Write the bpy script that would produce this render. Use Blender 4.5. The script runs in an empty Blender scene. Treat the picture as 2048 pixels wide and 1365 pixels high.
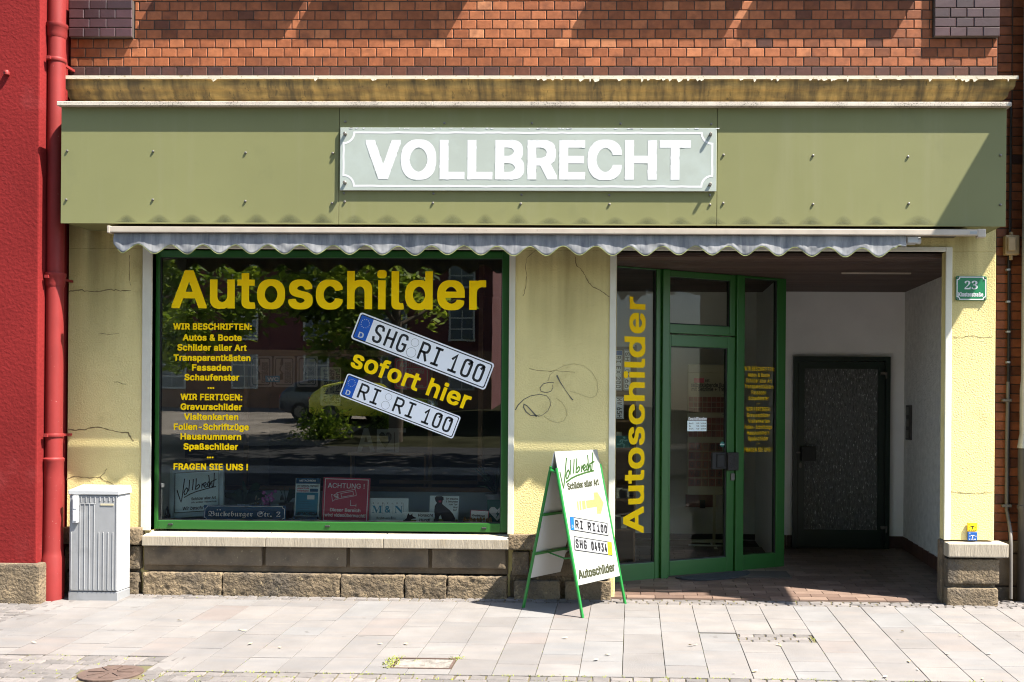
import bpy, bmesh, math, random
from mathutils import Vector, Matrix, noise as mnoise
R = math.radians
random.seed(7)
C = bpy.context.scene.collection
scene = bpy.context.scene

# ------------------------------------------------------------------ camera
FOC = 2088.0                      # focal length in photo pixels (photo is 2048 wide)
PX, PY = 1216.0, 818.0            # where the lens axis meets the photo (shifted lens)
ROLL, YAW = R(0.44), R(1.35)
EYE = Vector((0.0, -8.7, 1.58))   # eye height above the pavement at the wall
cam = bpy.data.cameras.new('camera')
cam.sensor_fit = 'HORIZONTAL'; cam.sensor_width = 36.0
cam.lens = FOC / 2048 * 36.0
cam.shift_x = (1024 - PX) / 2048
cam.shift_y = (PY - 682.5) / 2048
cam.clip_start = 0.05; cam.clip_end = 500
cam_o = bpy.data.objects.new('camera', cam); C.objects.link(cam_o)
cam_o.location = EYE
cam_o.rotation_euler = (R(90), -ROLL, YAW)
scene.camera = cam_o

# ------------------------------------------------------------------ light
SUN_DIR = Vector((0.57, -0.25, 1.0)).normalized()     # towards the sun: high, from the right, grazing the facade
sun = bpy.data.lights.new('sun', 'SUN'); sun.energy = 4.4; sun.angle = R(0.5); sun.color = (1.0, 0.93, 0.82)
sun_o = bpy.data.objects.new('sun', sun); C.objects.link(sun_o)
sun_o.rotation_euler = (-SUN_DIR).to_track_quat('-Z', 'Y').to_euler()
sun_o.location = (8, -6, 14)
world = bpy.data.worlds.new('World'); scene.world = world; world.use_nodes = True
nt = world.node_tree; bg = nt.nodes['Background']
sky = nt.nodes.new('ShaderNodeTexSky'); sky.sky_type = 'NISHITA'; sky.sun_disc = False
sky.sun_elevation = math.asin(SUN_DIR.z); sky.sun_rotation = math.atan2(SUN_DIR.x, SUN_DIR.y)
sky.air_density = 1.0; sky.dust_density = 1.0; sky.ozone_density = 1.0
nt.links.new(sky.outputs[0], bg.inputs[0]); bg.inputs[1].default_value = 0.10
scene.view_settings.view_transform = 'Standard'; scene.view_settings.look = 'None'
scene.view_settings.gamma = 1.0; scene.view_settings.exposure = 2.2
scene.cycles.max_bounces = 8; scene.cycles.transparent_max_bounces = 16
scene.cycles.use_denoising = True; scene.cycles.pixel_filter_type = 'BLACKMAN_HARRIS'; scene.cycles.filter_width = 1.1

# ------------------------------------------------------------------ measuring: photo pixel -> point on a plane of the place
def ray(px, py):
    dx, dy = px - PX, py - PY
    c, s = math.cos(ROLL), math.sin(ROLL)
    u = (dx * c + dy * s) / FOC; v = (-dx * s + dy * c) / FOC
    ca, sa = math.cos(YAW), math.sin(YAW)
    return Vector((u * ca - sa, u * sa + ca, -v))
def W(px, py, y=0.0):             # on the plane parallel to the facade at depth y
    d = ray(px, py); t = (y - EYE.y) / d.y
    return EYE + d * t
def WX(px, py, y=0.0): return W(px, py, y).x
def WZ(py, px, y=0.0): return W(px, py, y).z
def G(px, py, slope=0.04):        # on the pavement, which falls 4% towards the street
    d = ray(px, py); t = (slope * EYE.y - EYE.z) / (d.z - slope * d.y)
    return EYE + d * t

class Fr:                         # a local frame: origin, right, up, outward
    def __init__(s, o, u, v=(0, 0, 1)):
        s.o = Vector(o); s.u = Vector(u).normalized(); v = Vector(v)
        s.n = s.u.cross(v).normalized(); s.v = s.n.cross(s.u).normalized()
    def at(s, a, b, c=0.0): return s.o + s.u * a + s.v * b + s.n * c
    def px(s, px, py, c=0.0):     # photo pixel -> (a, b) in this frame
        d = ray(px, py); o = s.o + s.n * c
        t = (o - EYE).dot(s.n) / d.dot(s.n); p = EYE + d * t - o
        return p.dot(s.u), p.dot(s.v)
def front(y): return Fr((0, y, 0), (1, 0, 0))   # frame of a plane facing the street
def tilt(fr, deg, o=None):
    a = R(deg)
    return Fr(o if o is not None else fr.o, fr.u * math.cos(a) + fr.v * math.sin(a), fr.v * math.cos(a) - fr.u * math.sin(a))

# ------------------------------------------------------------------ things and parts
def empty(name, loc, label=None, cat=None, group=None):
    o = bpy.data.objects.new(name, None); C.objects.link(o); o.location = loc
    o.empty_display_size = 0.1
    tag(o, label, cat, group); return o
def tag(o, label=None, cat=None, group=None, kind=None):
    if label: o['label'] = label
    if cat: o['category'] = cat
    if group: o['group'] = group
    if kind: o['kind'] = kind
    return o
def wloc(o):
    p = Vector((0, 0, 0))
    while o is not None: p += o.location; o = o.parent
    return p

class MB:
    def __init__(s): s.v = []; s.f = []; s.m = []; s.t = []
    def face(s, pts, m=0, t=0.5):
        n = len(s.v); s.v += [Vector(p) for p in pts]; s.f.append(tuple(range(n, n + len(pts)))); s.m.append(m); s.t.append(t)
    def mesh(s, vs, fs, m=0, t=0.5):
        n = len(s.v); s.v += [Vector(p) for p in vs]
        for f in fs: s.f.append(tuple(i + n for i in f)); s.m.append(m); s.t.append(t)
    def box(s, x0, x1, y0, y1, z0, z1, m=0, t=0.5):
        if x0 > x1: x0, x1 = x1, x0
        if y0 > y1: y0, y1 = y1, y0
        if z0 > z1: z0, z1 = z1, z0
        s.hexa([(x0, y0, z0), (x1, y0, z0), (x1, y1, z0), (x0, y1, z0), (x0, y0, z1), (x1, y0, z1), (x1, y1, z1), (x0, y1, z1)], m, t)
    def hexa(s, p, m=0, t=0.5):
        s.mesh(p, [(0, 3, 2, 1), (4, 5, 6, 7), (0, 1, 5, 4), (1, 2, 6, 5), (2, 3, 7, 6), (3, 0, 4, 7)], m, t)
    def fbox(s, F, a0, a1, b0, b1, c0, c1, m=0, t=0.5):
        if a0 > a1: a0, a1 = a1, a0
        if b0 > b1: b0, b1 = b1, b0
        if c0 > c1: c0, c1 = c1, c0
        P = F.at
        s.hexa([P(a0, b0, c1), P(a1, b0, c1), P(a1, b0, c0), P(a0, b0, c0), P(a0, b1, c1), P(a1, b1, c1), P(a1, b1, c0), P(a0, b1, c0)], m, t)
    def prism(s, F, poly, c0, c1, m=0, t=0.5):
        n = len(poly)
        vs = [F.at(a, b, c1) for a, b in poly] + [F.at(a, b, c0) for a, b in poly]
        s.mesh(vs, [tuple(range(n)), tuple(range(2 * n - 1, n - 1, -1))] + [(i, n + i, n + (i + 1) % n, (i + 1) % n) for i in range(n)], m, t)
    def tube(s, path, r, n=10, m=0, t=0.5, caps=True):
        path = [Vector(p) for p in path]; k = len(path); rr = r if isinstance(r, (list, tuple)) else [r] * k
        vs = []; fs = []; up = None
        for i, p in enumerate(path):
            d = (path[min(i + 1, k - 1)] - path[max(i - 1, 0)]).normalized()
            if up is None: up = d.orthogonal().normalized()
            up = (up - d * up.dot(d))
            up = up.normalized() if up.length > 1e-6 else d.orthogonal().normalized()
            w = d.cross(up)
            for j in range(n):
                a = 2 * math.pi * j / n
                vs.append(p + (up * math.cos(a) + w * math.sin(a)) * rr[i])
        for i in range(k - 1):
            for j in range(n):
                a = i * n + j; b = i * n + (j + 1) % n
                fs.append((a, b, b + n, a + n))
        if caps: fs += [tuple(range(n - 1, -1, -1)), tuple(range((k - 1) * n, k * n))]
        s.mesh(vs, fs, m, t)
    def lathe(s, c, prof, n=20, m=0, t=0.5):      # prof: (radius, height) pairs about the vertical through c
        c = Vector(c); vs = []; fs = []
        for r, h in prof:
            for j in range(n):
                a = 2 * math.pi * j / n; vs.append(c + Vector((r * math.cos(a), r * math.sin(a), h)))
        for i in range(len(prof) - 1):
            for j in range(n):
                a = i * n + j; b = i * n + (j + 1) % n; fs.append((a, b, b + n, a + n))
        fs += [tuple(range(n - 1, -1, -1)), tuple(range((len(prof) - 1) * n, len(prof) * n))]
        s.mesh(vs, fs, m, t)
    def disc(s, F, a, b, r, c, n=20, m=0, t=0.5, rb=None):
        s.face([F.at(a + r * math.cos(2 * math.pi * i / n), b + (rb or r) * math.sin(2 * math.pi * i / n), c) for i in range(n)], m, t)
    def ring(s, F, a, b, r0, r1, c, n=28, m=0, t=0.5):
        for i in range(n):
            p = 2 * math.pi * i / n; q = 2 * math.pi * (i + 1) / n
            s.face([F.at(a + r0 * math.cos(p), b + r0 * math.sin(p), c), F.at(a + r1 * math.cos(p), b + r1 * math.sin(p), c),
                    F.at(a + r1 * math.cos(q), b + r1 * math.sin(q), c), F.at(a + r0 * math.cos(q), b + r0 * math.sin(q), c)], m, t)
    def rect(s, F, a0, a1, b0, b1, c, m=0, t=0.5):
        s.face([F.at(a0, b0, c), F.at(a1, b0, c), F.at(a1, b1, c), F.at(a0, b1, c)], m, t)
    def rrect(s, F, a0, a1, b0, b1, r, c0, c1, m=0, t=0.5):
        s.prism(F, rrpoly(a0, a1, b0, b1, r), c0, c1, m, t)
    def stroke(s, F, pts, w, c, m=0, t=0.5, closed=False):   # flat ribbon along a polyline in the frame
        pts = [Vector((p[0], p[1])) for p in pts]; k = len(pts); L = []; Rr = []
        for i in range(k):
            if closed: p0, p1 = pts[i - 1], pts[(i + 1) % k]
            else: p0, p1 = pts[max(i - 1, 0)], pts[min(i + 1, k - 1)]
            d0 = (pts[i] - p0); d1 = (p1 - pts[i])
            d0 = d0.normalized() if d0.length > 1e-9 else None; d1 = d1.normalized() if d1.length > 1e-9 else None
            d0 = d0 or d1; d1 = d1 or d0
            d = (d0 + d1); d = d.normalized() if d.length > 1e-6 else d1
            n = Vector((-d.y, d.x)); sc = 1.0 / max(0.5, abs(n.dot(Vector((-d1.y, d1.x)))))
            ww = (w[i] if isinstance(w, (list, tuple)) else w) / 2
            ext = Vector((0, 0))
            if not closed and i == 0: ext = -d1 * ww * 0.6
            if not closed and i == k - 1: ext = d0 * ww * 0.6
            L.append(pts[i] + n * ww * sc + ext); Rr.append(pts[i] - n * ww * sc + ext)
        for i in range(k if closed else k - 1):
            j = (i + 1) % k
            s.face([F.at(*Rr[i], c), F.at(*Rr[j], c), F.at(*L[j], c), F.at(*L[i], c)], m, t)
    def text(s, F, txt, a0, a1, b, cap, c, m=0, t=0.5, **k):
        vs, fs = text_mesh(txt, k.get('font', ''), k.get('bold', 0.0), k.get('track', 0.0))
        if not vs: return
        x0 = min(v[0] for v in vs); x1 = max(v[0] for v in vs); sx = (a1 - a0) / (x1 - x0)
        e = 0.0 if k.get('font') else (.025 if k.get('bold', 0) >= .028 else .018)
        sy = cap / (k.get('capu', CAP) + 2 * e); sh = k.get('shear', 0.0)
        cc = c if k.get('center') is None else c
        s.mesh([F.at(a0 + (v[0] - x0) * sx + v[1] * sy * sh, b + (v[1] + e) * sy, cc) for v in vs], fs, m, t)
    def build(s, name, mats, parent=None, bevel=0.0, smooth=False, rough=None, seg=1, slope=False, loc=None, weld=False, normals=True):
        o0 = wloc(parent) if parent is not None else Vector(loc or (0, 0, 0))
        vs = [v.copy() for v in s.v]
        if slope:
            for v in vs: v.z += 0.04 * v.y
        me = bpy.data.meshes.new(name); me.from_pydata([v - o0 for v in vs], [], s.f)
        mats = mats if isinstance(mats, (list, tuple)) else [mats]
        for q in mats: me.materials.append(q)
        me.polygons.foreach_set('material_index', s.m)
        at = me.attributes.new('tint', 'FLOAT', 'FACE'); at.data.foreach_set('value', s.t)
        if bevel or weld or normals:
            bm = bmesh.new(); bm.from_mesh(me)
            if weld: bmesh.ops.remove_doubles(bm, verts=bm.verts, dist=1e-4)
            bmesh.ops.recalc_face_normals(bm, faces=[f for f in bm.faces if any(len(e.link_faces) > 1 for e in f.edges)])
            if bevel:
                ed = [e for e in bm.edges if len(e.link_faces) == 2 and e.calc_face_angle(0) > 0.5]
                bmesh.ops.bevel(bm, geom=ed, offset=bevel, segments=seg, affect='EDGES', profile=0.6, clamp_overlap=True)
            if rough:                  # weathered stone: real bumps, (cell, depth, scale)
                for _ in range(7):
                    ed = [e for e in bm.edges if e.calc_length() > rough[0]]
                    if not ed: break
                    bmesh.ops.subdivide_edges(bm, edges=ed, cuts=1, use_grid_fill=True)
                bmesh.ops.triangulate(bm, faces=[f for f in bm.faces if len(f.verts) > 4])
                bm.normal_update()
                mv = [(v, v.normal.copy()) for v in bm.verts]
                for v, n_ in mv:
                    p = (v.co + o0) * rough[2]
                    d = mnoise.noise(p) * .6 + mnoise.noise(p * 2.3) * .45 + mnoise.noise(p * 5.1) * .25
                    v.co += n_ * d * rough[1]
            bm.to_mesh(me); bm.free()
        if smooth:
            me.polygons.foreach_set('use_smooth', [True] * len(me.polygons))
            try: me.set_sharp_from_angle(angle=R(40))
            except Exception: pass
        me.update()
        o = bpy.data.objects.new(name, me); C.objects.link(o)
        if parent is not None: o.parent = parent
        else: o.location = o0
        return o
def rrpoly(a0, a1, b0, b1, r, n=5):
    out = []
    for cx, cy, s0 in ((a1 - r, b1 - r, 0), (a0 + r, b1 - r, 90), (a0 + r, b0 + r, 180), (a1 - r, b0 + r, 270)):
        for i in range(n + 1):
            t = R(s0 + 90 * i / n); out.append((cx + r * math.cos(t), cy + r * math.sin(t)))
    return out
def scoop(a0, a1, b0, b1, r, n=5):      # rectangle whose corners are hollowed
    out = []
    for cx, cy, s0 in ((a1, b1, 270), (a0, b1, 0), (a0, b0, 90), (a1, b0, 180)):
        for i in range(n + 1):
            t = R(s0 - 90 * i / n); out.append((cx + r * math.cos(t), cy + r * math.sin(t)))
    return out

# ------------------------------------------------------------------ lettering (letter outlines kept in this file)
GLYPH = {}
def load_glyphs():
    for line in GLYPHS.strip('\n').split('\n'):
        k, d = line.split('\t'); p = d.split('|'); loops = []
        for l in p[1:]:
            q = [int(x) for x in l.split()]; x = y = 0; L = []
            for i in range(0, len(q), 2):
                x += q[i]; y += q[i + 1]; L.append((x / 1000, y / 1000))
            loops.append(L)
        GLYPH[k] = (int(p[0]) / 1000, loops)
from mathutils.geometry import tessellate_polygon
def inside(p, L):
    c = False; j = len(L) - 1
    for i in range(len(L)):
        (xi, yi), (xj, yj) = L[i], L[j]
        if (yi > p[1]) != (yj > p[1]) and p[0] < (xj - xi) * (p[1] - yi) / (yj - yi) + xi: c = not c
        j = i
    return c
_tc = {}
def text_mesh(txt, font='', bold=0.0, track=0.0):
    key = (txt, font, bold, track)
    if key in _tc: return _tc[key]
    vs = []; fs = []; x = 0.0
    for ch in txt:
        if ch == ' ': x += 0.22; continue
        g = (GLYPH.get('v' + ch) if not font and bold >= .028 else None) or (GLYPH.get('r' + ch) if not font and 0 < bold < .008 else None) or (GLYPH.get('b' + ch) if not font and bold >= .01 else None) or GLYPH.get(font + ch) or GLYPH.get(ch) or GLYPH.get('b' + ch)
        if g is None: x += 0.3; continue
        ar = lambda L: sum(p[0] * q[1] - q[0] * p[1] for p, q in zip(L, L[1:] + L[:1])) / 2
        sg_ = 1 if ar(max(g[1], key=lambda L: abs(ar(L)))) > 0 else -1
        outs = []; holes = []
        for L in g[1]:
            (outs if ar(L) * sg_ > 0 else holes).append((L, L))
        for k, (L0, L) in enumerate(outs):
            hs = [h for h0, h in holes if inside(h0[0], L0)]
            polys = [L] + hs; flat = [p for q in polys for p in q]
            tris = tessellate_polygon([[Vector((p[0], p[1], 0)) for p in q] for q in polys])
            n = len(vs); vs += [(p[0] + x, p[1]) for p in flat]
            for t in tris:
                (x0, y0), (x1, y1), (x2, y2) = (flat[i] for i in t)
                c = (x1 - x0) * (y2 - y0) - (x2 - x0) * (y1 - y0)
                if abs(c) > 1e-9: fs.append(tuple(i + n for i in (t if c > 0 else t[::-1])))
        x += g[0] + track
    _tc[key] = (vs, fs); return vs, fs
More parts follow.
